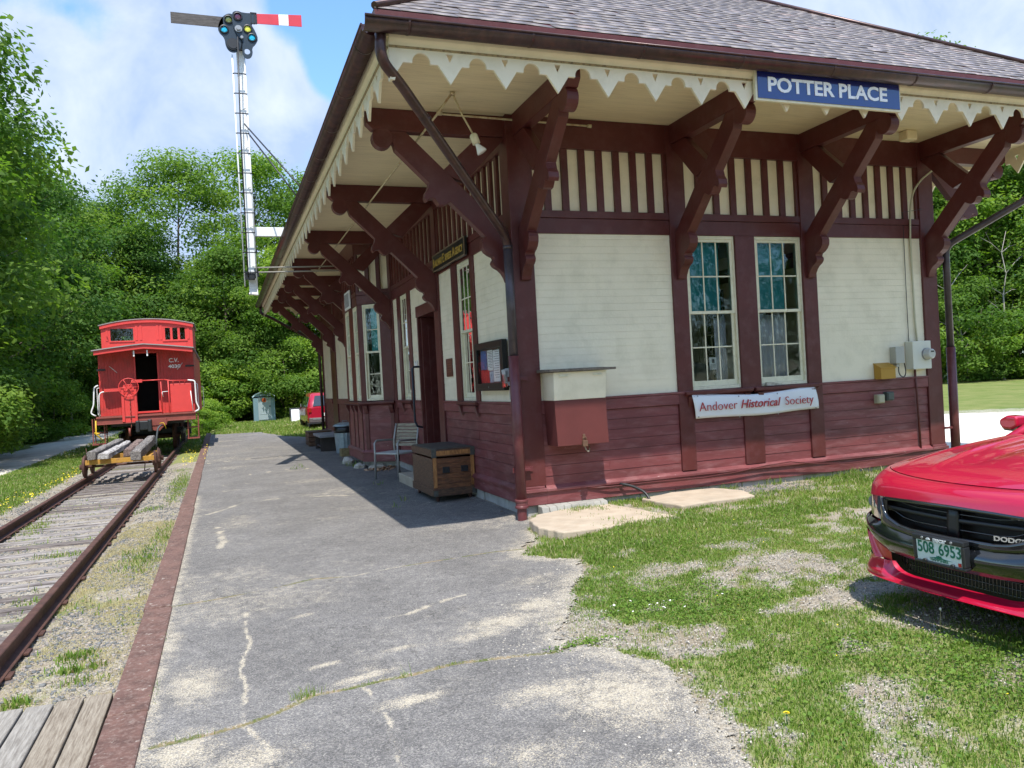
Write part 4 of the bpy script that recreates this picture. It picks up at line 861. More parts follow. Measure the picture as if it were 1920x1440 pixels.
blades('platform_weeds', 14000, (-2.2, -.1), (.5, 24), lambda x, y: blobs(x, y, [(-.75, 9.0, .22, .7, 0, 1.2), (-.95, 2.6, .12, .15, 0, .9), (-.9, 5.0, .14, .25, 0, 1), (-1.9, 9.5, .2, .5, 0, .6), (-3.3, 8, .1, .3, 0, .6), (-1.2, 2.1, .1, .1, 0, .5)]), (.03, .14), .005, 1)
blades('far_grass', 90000, (-9, 6), (19.9, 44), lambda x, y: (x > xr(y)) * .9 + (x < -4.2) * .6, (.04, .14), .012, 1)
M_yel = mat('yellow_petals', (.80, .62, .02), .6)
clover('yellow_flowers', 7000, (-7.8, -3.9), (6, 24), lambda x, y: blobs(x, y, [(-7.15, 12, .18, 6, 0, 1.), (-4.35, 16.5, .35, 3.2, 0, 1), (-7.3, 8, .2, 3, 0, .5), (-4.3, 20, .4, 2, 0, 1.2)]), (.008, .018), M_yel, zh=(.03, .12))
clover('small_yellow_flowers', 420, (-1.7, 3), (-6.8, -2), lambda x, y: np.clip(grass_at(x, y), 0, 1) * .35, (.003, .006), M_yel, zh=(.03, .05))
M_wfl = mat('white_petals', (.75, .73, .66), .7)
clover('white_clover_flowers', 260, (-1.1, .4), (-4.6, -3.5), lambda x, y: blobs(x, y, [(-.8, -4.0, .25, .12, 0, .8), (-.45, -4.1, .5, .25, 0, .3)]), (.006, .01), M_wfl, zh=(.03, .055))
M_dleaf = stone_mat('dead_leaves', [(0, (.18, .09, .05)), (.5, (.36, .20, .11)), (1, (.55, .36, .22))])
def litter(name, n, xs, ys, cov, r=(.012, .035), zf=None):
    return clover(name, n, xs, ys, cov, r, M_dleaf, zh=(.005, .04), tone=(0, 1), zf=zf)
litter('dead_leaf_litter', 2600, (-.8, 7), (-.7, 9), lambda x, y: blobs(x, y, [(1.75, -.14, .25, .06, 0, 1), (4.0, -.12, .5, .07, 0, .8), (5.2, -.12, .7, .12, 0, 1.2), (6.1, -.2, .5, .15, 0, .8), (-.15, 1.2, .1, .6, 0, 1), (-.3, 7.2, .3, .35, 0, 1.2), (3.1, -.1, .4, .04, 0, .5)]), (.012, .03))
# ================================================================== THINGS ON AND AROUND THE STATION
M_blue = mat('blue_enamel', (.012, .020, .16), .12, coat=.6)
M_wl = mat('white_lettering', (.90, .92, .94), .35)
M_gold = mat('gold_lettering', (.50, .33, .07), .45)
M_bboard = mat('black_board', (.012, .014, .012), .35)
XF, ZU = (1, 0, 0), (0, 0, 1)
# POTTER PLACE
t = thing('station_sign', (3.275, -1.86, 4.58), 'blue enamel sign with white capitals reading POTTER PLACE, hung on the front valance', 'sign')
b = MB(); b.box(-1.045, 1.045, -.055, -.012, -.03, .315); b.build('sign_back_board', M_creamw, t, bevel=.005)
b = MB(); b.box(-1.02, 1.02, -.064, -.057, -.005, .292); b.build('sign_plate', M_blue, t, bevel=.002)
letters('POTTER PLACE', .222, t, M_wl, frame4((-.035, -.066, .146), XF, ZU), bold=.006, xs=1.14)
# REA
M_trim = mat('sign_moulding', (.20, .14, .09), .5)
t = thing('railway_sign', (-.05, 2.66, 3.45), 'long black sign with gold capitals reading RAILWAY EXPRESS AGENCY over the near trackside window', 'sign')
b = MB(); b.box(-.035, 0, -.90, .90, 0, .275); b.build('sign_board', M_bboard, t)
b = MB()
for z in (0, .257): b.box(-.046, -.0355, -.90, .90, z, z + .018)
for y in (-.90, .882): b.box(-.046, -.0355, y, y + .018, .0185, .2565)
b.build('sign_frame', M_trim, t)
for wd, yy, in (('Railway', .60), ('Express', 0.02), ('Agency', -.56)):
    letters(wd[0], .19, t, M_gold, frame4((-.038, yy + .235, .135), (0, -1, 0), ZU), bold=.003, xs=.85)
    letters(wd[1:].upper(), .145, t, M_gold, frame4((-.038, yy - .045, .122), (0, -1, 0), ZU), bold=.002, xs=.80)
# small white sign on the bay
t = thing('bay_sign', (-.66, 9.05, 3.42), 'small square white framed sign with grey panel high on the bay window', 'sign')
b = MB(); b.box(-.03, 0, -.36, .36, 0, .40); b.build('sign_frame', M_white, t, bevel=.004)
b = MB(); b.box(-.034, -.0305, -.30, .30, .05, .35); b.build('sign_panel', mat('grey_panel', (.30, .31, .33), .6, var=.2, vscale=9), t)
# notice case
t = thing('notice_board', (-.02, .97, 1.48), 'black framed glazed notice case with red and blue flyers beside the corner post', 'notice board')
b = MB(); b.box(-.06, 0, -.59, .59, 0, .03)
for y0, y1 in ((-.59, -.50), (.50, .59)): b.box(-.07, -.0, y0, y1, .03, .66)
b.box(-.07, 0, -.50, .50, .57, .66); b.box(-.07, -.061, -.59, .59, .0, .03); b.box(-.07, 0, -.5, .5, .03, .10); b.build('case_frame', mat('black_case', (.014, .015, .014), .4), t, bevel=.003)
b = MB(); b.box(-.012, 0, -.5, .5, .1, .57); b.build('case_back', mat('case_back', (.10, .11, .10), .8), t)
Mr, Mb2, Mpaper, Mbl = mat('red_print', (.60, .04, .04), .5, var=.3, vscale=12), mat('blue_print', (.07, .16, .38), .5, var=.45, vscale=26, dirt=(.6, .2, .2), dscale=9, damt=.6), mat('paper_sheet', (.85, .88, .88), .6), mat('pale_blue_print', (.30, .45, .58), .5, var=.5, vscale=30, dirt=(.8, .85, .85), dscale=14, damt=.8)
def sheet_(nm, m, y0, y1, z0, z1, p, x=-.016): b = MB(); b.box(x - .002, x, y0, y1, z0, z1); return b.build(nm, m, p)
sheet_('flyer', Mb2, .20, .46, .29, .55, t); sheet_('flyer', Mr, .12, .48, .11, .285, t); sheet_('notice_sheet', Mpaper, -.04, .18, .27, .55, t); sheet_('notice_sheet', Mpaper, -.32, -.06, .12, .54, t); sheet_('flyer', Mbl, -.05, .11, .11, .26, t)
M_ink = mat('printed_ink', (.12, .12, .13), .7)
b = MB()
for r_ in range(12):
    for (a, c) in ((-.02, .16), (-.30, -.08)):
        z = .52 - r_ * .021 if a > -.1 else .515 - r_ * .031
        if a > -.1 and z < .29: continue
        b.box(-.0192, -.0185, a, c - random.uniform(0, .07), z, z + .006)
b.build('printed_lines', M_ink, t)
b = MB(); b.box(-.060, -.058, -.5, .5, .1, .57); b.build('glass_door', glass_mat('case_glass', (.95, .96, .95), .7, .12), t)
b = MB(); b.lathe([(.011, -.076), (.011, -.07)], axis='x', c=(0, 0.02, .05), n=10); b.build('lock', M_steel, t)
# leaflet holder
M_acr = glass_mat('acrylic', (.88, .9, .9)); t = thing('leaflet_holder', (-.01, .30, 1.36), 'clear acrylic leaflet holder between the notice case and the corner post', 'leaflet holder')
b = MB(); b.box(-.012, 0, -.07, .08, 0, .40); b.build('back_plate', mat('acrylic_back', (.55, .56, .5), .2), t); b = MB(); b.box(-.10, -.08, -.07, .08, .17, .36); b.box(-.10, -.012, -.07, .08, .16, .17); b.build('pocket', M_acr, t)
b = MB(); b.hexa([(-.075, -.06, .18), (-.02, -.06, .18), (-.02, .07, .18), (-.075, .07, .18), (-.11, -.06, .38), (-.05, -.06, .40), (-.05, .07, .40), (-.11, .07, .38)]); b.build('leaflets', mat('leaflets', (.45, .48, .50), .6), t)
# plaque
t = thing('wall_plaque', (-.006, 3.17, 1.72), 'small reddish brown plaque between the door and the near window', 'plaque'); b = MB(); b.box(-.014, 0, -.17, .17, 0, .29); b.build('plaque_plate', mat('brown_plaque', (.12, .035, .02), .5, var=.3, vscale=20), t, bevel=.003)
b = MB()
for z in (.07, .11, .15, .19, .23): b.box(-.0155, -.0142, -.12, .12 - random.random() * .06, z, z + .012)
b.build('plaque_text', mat('plaque_text', (.22, .08, .05), .5), t)
t = thing('butterfly_ornament', (-.008, 5.45, 2.02), 'little white butterfly ornament on the cream wall left of the door', 'ornament')
b = MB()
for s in (-1, 1): b.prism([(0, 0), (s * .10, .06), (s * .13, .01), (s * .08, -.02), (s * .11, -.06), (s * .04, -.08)], -.014, -.002)
b.build('wings', M_white, t)
# ---- drop box on the front wall
M_lid = mat('shingled_lid', (.17, .14, .11), .95, var=.4, vscale=30, bump=.6, bscale=60)
t = thing('drop_box', (.62, 0, .77), 'two tone cream and maroon wooden box with sloping shingled lid on the front wall', 'box')
b = MB(); b.hexa([(-.34, -.36, .56), (.35, -.36, .56), (.35, -.006, .56), (-.34, -.006, .56), (-.35, -.40, .90), (.36, -.40, .90), (.36, -.006, .902), (-.35, -.006, .902)]); b.build('box_top', M_cream, t, bevel=.004)
b = MB(); b.hexa([(-.31, -.33, .0), (.38, -.33, .0), (.38, -.006, .0), (-.31, -.006, .0), (-.34, -.36, .558), (.35, -.36, .558), (.35, -.006, .558), (-.34, -.006, .558)]); b.build('box_bottom', mat('maroon_box', (.135, .034, .032), .5, var=.12), t, bevel=.004)
b = MB(); b.hexa([(-.42, -.45, .905), (.47, -.45, .905), (.47, .0, .905), (-.42, .0, .905), (-.42, -.45, .932), (.47, -.45, .932), (.47, .0, .945), (-.42, .0, .945)]); b.build('lid', M_lid, t, bevel=.004)
for x in (-.28, .17): b = MB(); b.box(x, x + .12, -.408, -.401, .845, .865); b.build('hinge', M_creamw, t)
b = MB(); b.box(.02, .055, -.345, -.333, .02, .13); b.box(.005, .07, -.375, -.333, -.02, .05); b.tube([(.015, -.355, .05), (.015, -.355, .09), (.06, -.355, .09), (.06, -.355, .05)], .007, 6); b.build('padlock', mat('brass_lock', (.25, .15, .10), .4, .6), t, bevel=.004)
def chain(name, pts, m, parent, r=.008, w=.004):
    b = MB()
    for i, (p, q) in enumerate(zip(pts[:-1], pts[1:])):
        p, q = Vector(p), Vector(q); c = (p + q) / 2; d = (q - p).normalized(); L = (q - p).length * .72; s = Vector((0, 0, 1)) if i % 2 else Vector((0, 1, 0)); s = (s - d * s.dot(d)).normalized()
        ring = [c + d * (L * math.cos(a)) + s * (r * math.sin(a)) for a in [2 * PI * k / 8 for k in range(9)]]
        b.tube(ring, w, 5, caps=False)
    return b.build(name, m, parent)
chain('chain', [(.04 + .16 * k / 12, -.33 + .2 * (k / 12) ** 2, -.01 - .10 * math.sin(PI * k / 12) ** .8 * (1 - .35 * k / 12)) for k in range(13)], mat('galvanised_chain', (.35, .32, .26), .5, .6), t)
# ---- banner
def banner_():
    t = thing('banner', (3.44, -.05, 1.12), 'white vinyl banner with red serif lettering reading Andover Historical Society', 'banner')
    b = MB(); W2 = 1.02
    def f(u, v):
        x = (u - .5) * 2 * W2 + (v - .5) * -.05; sag = -.045 * math.sin(PI * u) * (.3 + .7 * (v > .5)); z = (v - .5) * .325 + sag + .012 * math.sin(u * 9) * .5 + (.02 if u > .5 else 0) * (u - .5)
        return (x, -.012 - .018 * math.sin(PI * v) - .012 * math.sin(u * 14 + v * 2) * .6, z)
    b.grid(f, 60, 8); o = b.build('banner_sheet', mat('white_vinyl', (.78, .80, .84), .4), t, recalc=False); so = o.modifiers.new('s', 'SOLIDIFY'); so.thickness = .003
    M_rl = mat('red_lettering', (.42, .035, .045), .5)
    # thin serif look: upright roman words and a heavier slanted middle word
    def serif(word, cx, size, xs, sh, bold):
        o = letters(word, size, t, M_rl, frame4((cx, -.050, -.015), XF, ZU), xs=xs, shear=sh, bold=bold); return o
    serif('Andover', -.655, .175, .98, 0, -.002); serif('Historical', .02, .165, 1.0, .28, .001); serif('Society', .685, .170, 1.0, 0, -.002)
    b = MB()
    for x in (-.97, -.32, .32, .97):
        for z in (-.14, .14): b.lathe([(.010, -.045), (.010, -.04)], axis='y', c=(x, 0, z - (.04 if abs(x) < .5 else 0)), n=8)
    b.build('grommets', M_steel, t)
banner_()
# serifs on the banner letters (small feet), kept in the lettering colour
# ---- electric meter and boxes
M_grey = mat('grey_box', (.42, .42, .38), .5, var=.05); M_lgrey = mat('pale_meter_box', (.66, .66, .58), .45)
t = thing('electric_meter', (6.36, 0, 1.44), 'pale electricity meter box with round glass meter at the right end of the wall', 'meter')
b = MB(); b.box(-.16, .20, -.15, -.005, 0, .42); b.build('meter_box', M_lgrey, t, bevel=.008)
b = MB(); b.lathe([(.085, -.15), (.085, -.175), (.075, -.18), (.075, -.25), (.06, -.262)], axis='y', c=(.10, 0, .22), n=24); b.build('meter_dial', mat('meter_dial', (.50, .50, .46), .15, coat=.5), t)
b = MB(); b.lathe([(.092, -.152), (.092, -.172)], axis='y', c=(.10, 0, .22), n=24); b.build('meter_ring', M_steel, t)
b = MB(); b.box(.07, .13, -.266, -.2625, .245, .265); b.build('meter_readout', M_black, t)
t = thing('junction_box', (6.0, 0, 1.54), 'grey junction box between the meter and the mustard mailbox', 'junction box'); b = MB(); b.box(-.10, .07, -.12, -.005, 0, .25); b.box(-.06, .0, -.09, -.02, -.05, 0); b.build('box_body', M_grey, t, bevel=.008)
b = MB(); b.tube(bend([(-.02, -.08, -.03), (-.02, -.08, -.16), (.05, -.10, -.22), (.12, -.08, -.15), (.12, -.06, .0), (.07, -.05, .12)], .05), .008, 6); b.build('cable', M_black, t)
t = thing('mailbox', (5.72, 0, 1.325), 'mustard yellow wall mailbox under the grey junction box', 'mailbox'); b = MB(); b.hexa([(-.14, -.14, 0), (.14, -.14, 0), (.14, -.005, 0), (-.14, -.005, 0), (-.14, -.14, .17), (.14, -.14, .17), (.14, -.005, .23), (-.14, -.005, .23)]); m_mb = mat('mustard_paint', (.42, .23, .025), .45); b.build('mailbox_body', m_mb, t, bevel=.005)
b = MB(); b.hexa([(-.147, -.15, .155), (.147, -.15, .155), (.147, -.004, .225), (-.147, -.004, .225), (-.147, -.15, .168), (.147, -.15, .168), (.147, -.004, .238), (-.147, -.004, .238)]); b.build('mailbox_lid', m_mb, t)
for nm, x, z, m, lb in (('outlet_cover', 5.62, .97, mat('cream_plastic', (.42, .40, .28), .5), 'beige outlet cover on the maroon boards, left of its dark twin'), ('outlet_cover', 5.80, 1.0, mat('dark_green_plastic', (.07, .085, .075), .5), 'dark outlet cover on the maroon boards, right of its beige twin')):
    t = thing(nm, (x, 0, z), lb, 'outlet', 'outlet covers on the front wall'); b = MB(); b.box(-.065, .065, -.08, .0, 0, .13); b.box(-.055, .055, -.095, -.08, .01, .12); b.build('cover', m, t, bevel=.01)
t = thing('service_cable', (6.4, 0, 1.86), 'cream conduit and black wire running up the right end of the front wall', 'cable')
b = MB(); b.tube(bend([(.02, -.03, 0), (0, -.03, .35), (-.01, -.03, 1.5), (0, -.05, 2.0), (.06, -.06, 2.25), (.22, -.07, 2.44), (.44, -.08, 2.58)], .1), .014, 8); b.build('conduit', mat('cream_conduit', (.50, .47, .33), .5), t)
b = MB(); b.tube([(-.13, -.02, -.05), (-.13, -.02, .8), (-.12, -.02, 1.95), (.25, -.05, 2.0)], .005, 6); b.build('wire', M_black, t)
b = MB(); b.tube(bend([(-.05, -.03, -.42), (-.05, -.03, -.55), (-.06, -.05, -.7), (-.04, -.04, -1.0), (-.02, -.035, -1.62)], .05), .016, 8); b.build('lower_conduit', M_mar, t)
t = thing('soffit_box', (6.0, -.45, 4.74), 'cream square junction box fixed under the front soffit', 'junction box'); b = MB(); b.box(-.10, .10, -.08, .08, 0, .138); b.build('box_body', M_soffit, t, bevel=.02)
# ---- flood lamp and its conduit under the corner of the eaves
t = thing('flood_lamp', (-.87, -.62, 4.87), 'white floodlight bulb hanging on a short pipe below the corner of the soffit', 'lamp')
M_cond = mat('cream_rusty_pipe', (.55, .48, .32), .5, dirt=(.30, .12, .05), dscale=14, damt=.8)
b = MB(); b.lathe([(.03, -.03), (.03, 0)], n=12); b.tube([(0, 0, -.01), (.10, -.02, -.26), (.20, -.05, -.47)], .011, 8); b.build('stem', M_cond, t)
dv = Vector((.12, -.03, -.40)).normalized(); a0 = Vector((.20, -.05, -.47))
b = MB(); b.tube([a0, a0 + dv * .015, a0 + dv * .02, a0 + dv * .12], [.03, .042, .045, .045], 16); b.build('lamp_holder', M_creamw, t)
b = MB(); dv2 = (dv + Vector((.25, -.1, 0))).normalized(); a1 = a0 + dv * .115; b.tube([a1, a1 + dv2 * .03, a1 + dv2 * .10, a1 + dv2 * .118, a1 + dv2 * .122], [.022, .026, .058, .060, .045], 18)
for i in range(len(b.sm)): b.sm[i] = True
b.build('bulb', mat('white_bulb', (.86, .88, .9), .2, coat=.5), t)
t = thing('soffit_conduit', (-.87, 0, 4.84), 'thin cream conduit running along through the eaves brackets near the corner', 'conduit')
b = MB(); b.tube([(0, -.60, .03), (-.20, -.62, -.24), (-.20, 12.0, -.24)], .013, 8); b.tube([(0, -.05, -.02), (1.98, -.05, -.05)], .013, 8); b.tube([(1.95, -.05, -.05), (2.0, -.05, -.05)], .024, 8); b.tube([(-.03, -.05, -.01), (.03, -.05, -.01)], .03, 8); b.build('pipe', M_cond, t)
# ---- things at the front window
t = thing('window_notice', (2.86, .08, 1.60), 'white paper notice taped inside the left front window', 'notice'); b = MB(); b.box(-.06, .05, .0, .002, 0, .17); b.build('paper', Mpaper, t); b = MB(); b.box(-.02, .02, -.002, -.0005, .09, .145)
for z in (.02, .035, .05, .065): b.box(-.045, .035, -.002, -.0005, z, z + .006)
b.build('print', M_ink, t)
t = thing('newspaper', (3.62, -.03, 1.335), 'crumpled newspaper lying on the ledge under the right front window', 'newspaper'); b = MB()
for k in range(4): b.hexa([(-.02 + k * .01, -.045 + k * .004, .001 + k * .012), (.30 - k * .05, -.05 + k * .006, .001 + k * .01), (.31 - k * .05, -.012, .001 + k * .01), (-.01, -.008, .001 + k * .012), (-.02, -.04 + k * .004, .010 + k * .013), (.29 - k * .06, -.045, .007 + k * .011), (.3 - k * .06, -.01, .009 + k * .01), (-.01, -.006, .012 + k * .012)])
b.build('folded_paper', mat('newsprint', (.42, .40, .35), .9, var=.5, vscale=25), t)
M_chairw = mat('white_plastic', (.6, .6, .58), .4)
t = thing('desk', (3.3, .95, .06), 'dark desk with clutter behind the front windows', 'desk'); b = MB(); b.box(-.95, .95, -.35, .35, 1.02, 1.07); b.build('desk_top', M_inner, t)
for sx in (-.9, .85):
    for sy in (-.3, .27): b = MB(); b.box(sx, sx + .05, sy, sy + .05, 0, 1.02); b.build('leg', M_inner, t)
t = thing('office_chair', (3.75, 1.75, .06), 'white chair behind the right front window', 'chair'); b = MB(); b.grid(lambda u, v: ((u - .5) * .5, .06 * math.sin(PI * u), 1.05 + v * .62 - .12 * (2 * u - 1) ** 2 * v), 8, 6); b.build('backrest', M_chairw, t, recalc=False).modifiers.new('s', 'SOLIDIFY').thickness = .03
b = MB(); b.box(-.25, .25, -.5, 0, .95, 1.0); b.build('seat', M_chairw, t, bevel=.02); b = MB(); b.tube([(0, -.25, .95), (0, -.25, .1)], .03, 8); b.tube([(-.25, -.25, .04), (.25, -.25, .04)], .025, 8); b.tube([(0, -.5, .04), (0, 0, .04)], .025, 8); b.build('pedestal', M_black, t)
t = thing('pane_lightening_curtain', (3.9, .22, 1.34), 'pale grey curtain added to lighten the lower right front window', 'curtain'); b = MB(); b.grid(lambda u, v: (-.30 + .62 * u, .02 * math.sin(u * 34), 1.0 * v), 60, 3); b.build('curtain_cloth', mat('pale_curtain', (.62, .62, .66), .8), t, recalc=False).modifiers.new('s', 'SOLIDIFY').thickness = .004  # pale cloth added to brighten the lower panes, standing in for a lit room
t = thing('pane_lightening_curtain', (3.1, .22, 1.34), 'narrow pale curtain added to lighten the right side of the lower left front window', 'curtain'); b = MB(); b.grid(lambda u, v: (-.10 + .20 * u, .015 * math.sin(u * 20), .98 * v), 30, 3); b.build('curtain_cloth', MATS['pale_curtain'], t, recalc=False).modifiers.new('s', 'SOLIDIFY').thickness = .004  # second added strip of pale cloth, brightens the left window's lower panes
t = thing('jug', (2.55, .72, 1.13), 'small white jug on the desk behind the left front window', 'jug'); b = MB(); b.lathe([(.05, 0), (.06, .03), (.06, .15), (.04, .19), (.045, .22)], n=16); b.build('jug_body', M_chairw, t)
b = MB(); b.tube([(.055, 0, .16), (.10, 0, .14), (.10, 0, .07), (.058, 0, .05)], .008, 6); b.build('jug_handle', M_chairw, t)
t = thing('paper_pile', (3.05, .72, 1.13), 'leaning white papers on the desk behind the left front window', 'papers'); b = MB(); b.hexa([(-.08, 0, 0), (.10, 0, 0), (.10, .02, 0), (-.08, .02, 0), (-.14, .10, .22), (.05, .10, .22), (.05, .12, .22), (-.14, .12, .22)]); b.build('sheets', Mpaper, t)
# ---- trunk by the wall
M_oak = wood('orange_oak', (.075, .030, .014), (.27, .105, .042), (2, 2, 9), .55, .3); M_oakd = wood('dark_oak', (.045, .024, .016), (.17, .085, .045), (2, 2, 9), .6, .3); M_batten = wood('batten_oak', (.22, .085, .025), (.56, .26, .085), (6, 6, 1.5), .5, .3)
M_tin = mat('dull_tin', (.10, .10, .09), .55, .5, var=.3, vscale=20)
t = thing('travel_chest', (-.31, 2.75, -.115), 'large antique wooden trunk with iron corners on castors against the trackside wall', 'chest')
t.scale = (1.08, 1.05, 1.13)
x0, x1, y0, y1 = -.31, .27, -.62, .60
b = MB()
for k in range(7): b.box(x0, x1, y0 + .0, y1, .10 + k * .066, .10 + k * .066 + .0645)
b.build('chest_body', M_oak, t, bevel=.003)
b = MB(); b.box(x0 - .001, x0 - .006, y0 + .01, y1 - .01, .11, .56); b.build('end_panel', M_oakd, t)
b = MB(); b.box(x0 - .012, x1 + .012, y0 - .012, y1 + .012, .585, .68); b.build('chest_lid', M_oakd, t, bevel=.008)
b = MB(); b.box(x0 - .0, x1 + .0, y0 - .0, y1, .681, .688); b.box(x0 + .08, x1 - .08, y0 + .08, y1 - .08, .688, .694); b.build('lid_top_plate', M_tin, t, bevel=.002)
b = MB()
for x in (x0, x1 - .05): b.box(x, x + .05, y0 - .013, y0 - .001, .19, .58)
b.box(x0, x1, y0 - .014, y0 - .0135, .60, .66); b.build('front_battens', M_batten, t, bevel=.003)
b = MB(); b.box(x0 - .02, x1 + .02, y0 - .02, y1 + .02, .075, .17); b.build('plinth', M_oakd, t, bevel=.004)
for x in (x0 - .017, x1 - .05):
    for q0, z0_, z1_ in ((-.018, .575, .69), (-.026, .075, .15)): b = MB(); b.box(x, x + .067, y0 + q0, y0 + q0 + .006, z0_, z1_); b.build('corner_plate', M_tin, t, bevel=.002)

for x in (-.13, .13):
    b = MB(); b.box(x - .05, x + .05, y0 - .008, y0 - .001, .37, .45); b.tube([(x - .035, y0 - .012, .43), (x - .038, y0 - .025, .38), (x + .038, y0 - .025, .38), (x + .035, y0 - .012, .43)], .006, 6); b.build('handle', M_black, t)
for x in (x0 + .06, x1 - .06):
    for y in (y0 + .06, y1 - .06): b = MB(); b.lathe([(.033, -.014), (.033, .014)], axis='x', c=(x, y, .033), n=14); b.box(x - .02, x + .02, y - .02, y + .02, .045, .075); b.build('castor', M_rust, t)
# ---- chair, stepping block
M_alu = mat('silver_aluminium', (.36, .36, .35), .4, .35); M_slat = wood('weathered_slats', (.20, .17, .12), (.42, .37, .28), (8, 1, 8), .8, .3)
t = thing('garden_chair', (-.40, 5.75, -.125), 'silver grey armchair with slatted weathered back beside the trunk', 'chair', rz=R_(32))
# faces -x (towards the track)
for sy in (-.27, .27):
    b = MB(); b.tube([(-.26, sy, .0), (-.25, sy, .42), (-.25, sy, .60), (-.20, sy, .645), (.16, sy, .63)], .017, 8); b.build('leg', M_alu, t)
    b = MB(); b.tube([(.30, sy, .0), (.20, sy, .42), (.19, sy, .60), (.27, sy, .90)], .018, 8); b.build('leg', M_alu, t)
b = MB(); b.box(-.26, .22, -.25, .25, .42, .445); b.tube([(-.25, -.27, .43), (.21, -.27, .43)], .016, 8); b.tube([(-.25, .27, .43), (.21, .27, .43)], .016, 8); b.build('seat', mat('seat_panel', (.42, .43, .41), .6), t, bevel=.004)
b = MB()
for k in range(7):
    u = k / 6.5; b.hexa([(.19 + .085 * u, -.25, .52 + .36 * u), (.205 + .085 * u, -.25, .52 + .36 * u), (.205 + .085 * u, .25, .52 + .36 * u), (.19 + .085 * u, .25, .52 + .36 * u), (.20 + .085 * u, -.25, .565 + .36 * u), (.215 + .085 * u, -.25, .565 + .36 * u), (.215 + .085 * u, .25, .565 + .36 * u), (.20 + .085 * u, .25, .565 + .36 * u)])
b.build('backrest', M_slat, t, bevel=.003)
_gc = t; _gc.scale = (1.15, 1.15, 1.13)
t = thing('step_block', (-.26, 4.5, -.13), 'plain tan stone step block below the open station door', 'step'); b = MB(); b.box(-.27, .20, -.58, .62, 0, .17); b.build('block', mat('pale_step', (.40, .34, .26), .9, var=.12, bump=.3, bscale=30), t, bevel=.015)
# rocks at the foot of the bay
M_rock = mat('pale_rock', (.50, .46, .39), .9, var=.2, vscale=6, bump=.5, bscale=12)
for i, (x, y, sx, sy, sz, lb) in enumerate(((-.78, 9.6, .16, .45, .15, 'long pale rock against the far half of the bay foot'), (-.72, 8.3, .17, .22, .11, 'pale rock at the near corner of the bay foot'), (-.42, 7.9, .22, .14, .09, 'flat pale rock under the angled side of the bay'))):
    bm = bmesh.new(); bmesh.ops.create_icosphere(bm, subdivisions=2, radius=1)
    for v in bm.verts:
        n = v.co.copy(); k = .75 + .45 * random.random(); v.co = Vector((n.x * sx * k * .85, n.y * sy * k * .8, n.z * sz * k * .85))
    me = bpy.data.meshes.new('rock'); bm.to_mesh(me); bm.free(); me.materials.append(M_rock); o = link_mesh('rock', me); o.location = (x, y, -.11); tag(o, lb, 'rock', 'pale rocks at the bay foot')
litter('leaf_litter', 900, (-.8, -.1), (7.2, 8.6), lambda x, y: blobs(x, y, [(-.35, 7.5, .35, .4, 0, 1.2)]), (.015, .04))
# ---- bin, planter, bench boxes further down
M_galv = mat('galvanised_zinc', (.30, .38, .42), .4, .4, var=.15, vscale=8)
t = thing('rubbish_bin', (-.34, 12.9, -.125), 'ribbed galvanised rubbish bin with domed lid and black liner beyond the bay', 'bin')
n = 36; b = MB(); pr = []
rg = []
for z, r in ((0, .25), (.03, .255), (.62, .295)):
    rg.append([b.p(((r + (.008 if k % 2 else 0)) * math.cos(2 * PI * k / n), (r + (.008 if k % 2 else 0)) * math.sin(2 * PI * k / n), z)) for k in range(n)])
for i in range(2):
    for k in range(n): b.face((rg[i][k], rg[i][(k + 1) % n], rg[i + 1][(k + 1) % n], rg[i + 1][k]))
b.face(rg[0]); b.build('bin_body', M_galv, t)
b = MB(); b.lathe([(.305, .56), (.315, .60), (.30, .73), (.29, .735)], n=24); b.build('bin_liner', mat('black_plastic_bag', (.012, .012, .014), .3, bump=.8, bscale=12), t)
b = MB(); b.lathe([(.325, .735), (.33, .75), (.30, .775), (.15, .83), (.0, .84)], n=28, caps=False); b.tube([(-.07, 0, .83), (-.06, 0, .88), (.06, 0, .88), (.07, 0, .83)], .01, 6); b.build('bin_lid', M_galv, t)
t = thing('planter_box', (-.52, 11.75, -.125), 'small weathered wooden planter box in front of the bin', 'planter'); b = MB()
b.box(-.14, .14, -.16, -.13, 0, .20); b.box(-.14, .14, .13, .16, 0, .20); b.box(-.14, -.11, -.13, .13, 0, .20); b.box(.11, .14, -.13, .13, 0, .20); b.box(-.11, .11, -.13, .13, 0, .16); b.build('box_boards', wood('planter_wood', (.16, .12, .05), (.36, .28, .14), (2, 2, 8)), t, bevel=.004)
t = thing('bench', (-.60, 14.6, -.125), 'low grey bench with dark legs between the bin and the far platform trolley', 'bench'); b = MB(); b.box(-.34, .30, -.85, .85, .40, .47); b.build('seat', mat('grey_bench_top', (.24, .25, .27), .6, var=.2), t, bevel=.01)
for y in (-.7, .66): b = MB(); b.box(-.30, .26, y, y + .07, 0, .40); b.build('leg', M_inner, t)
b = MB(); b.box(-.26, .22, -.6, .6, .10, .14); b.build('shelf', M_inner, t)
t = thing('duffel_bag', (-.62, 14.4, .02), 'dark slumped bag with grey top under the grey bench', 'bag'); b = MB(); b.tube([(0, -.42, .11), (0, -.38, .13), (0, .3, .13), (0, .36, .11)], [.05, .12, .12, .05], 12); b.build('bag_body', mat('grey_canvas', (.13, .14, .16), .8), t)
t = thing('wooden_crate', (-.62, 17.0, -.125), 'dark reddish wooden crate at the far end of the platform wall', 'crate'); b = MB(); b.box(-.35, .35, -.55, .55, .02, .13); b.box(-.35, .35, -.55, .55, .15, .27); b.box(-.35, .35, -.55, .55, .29, .42); b.box(-.37, .37, -.57, .57, .43, .46); b.build('crate_boards', M_oakd, t, bevel=.005)
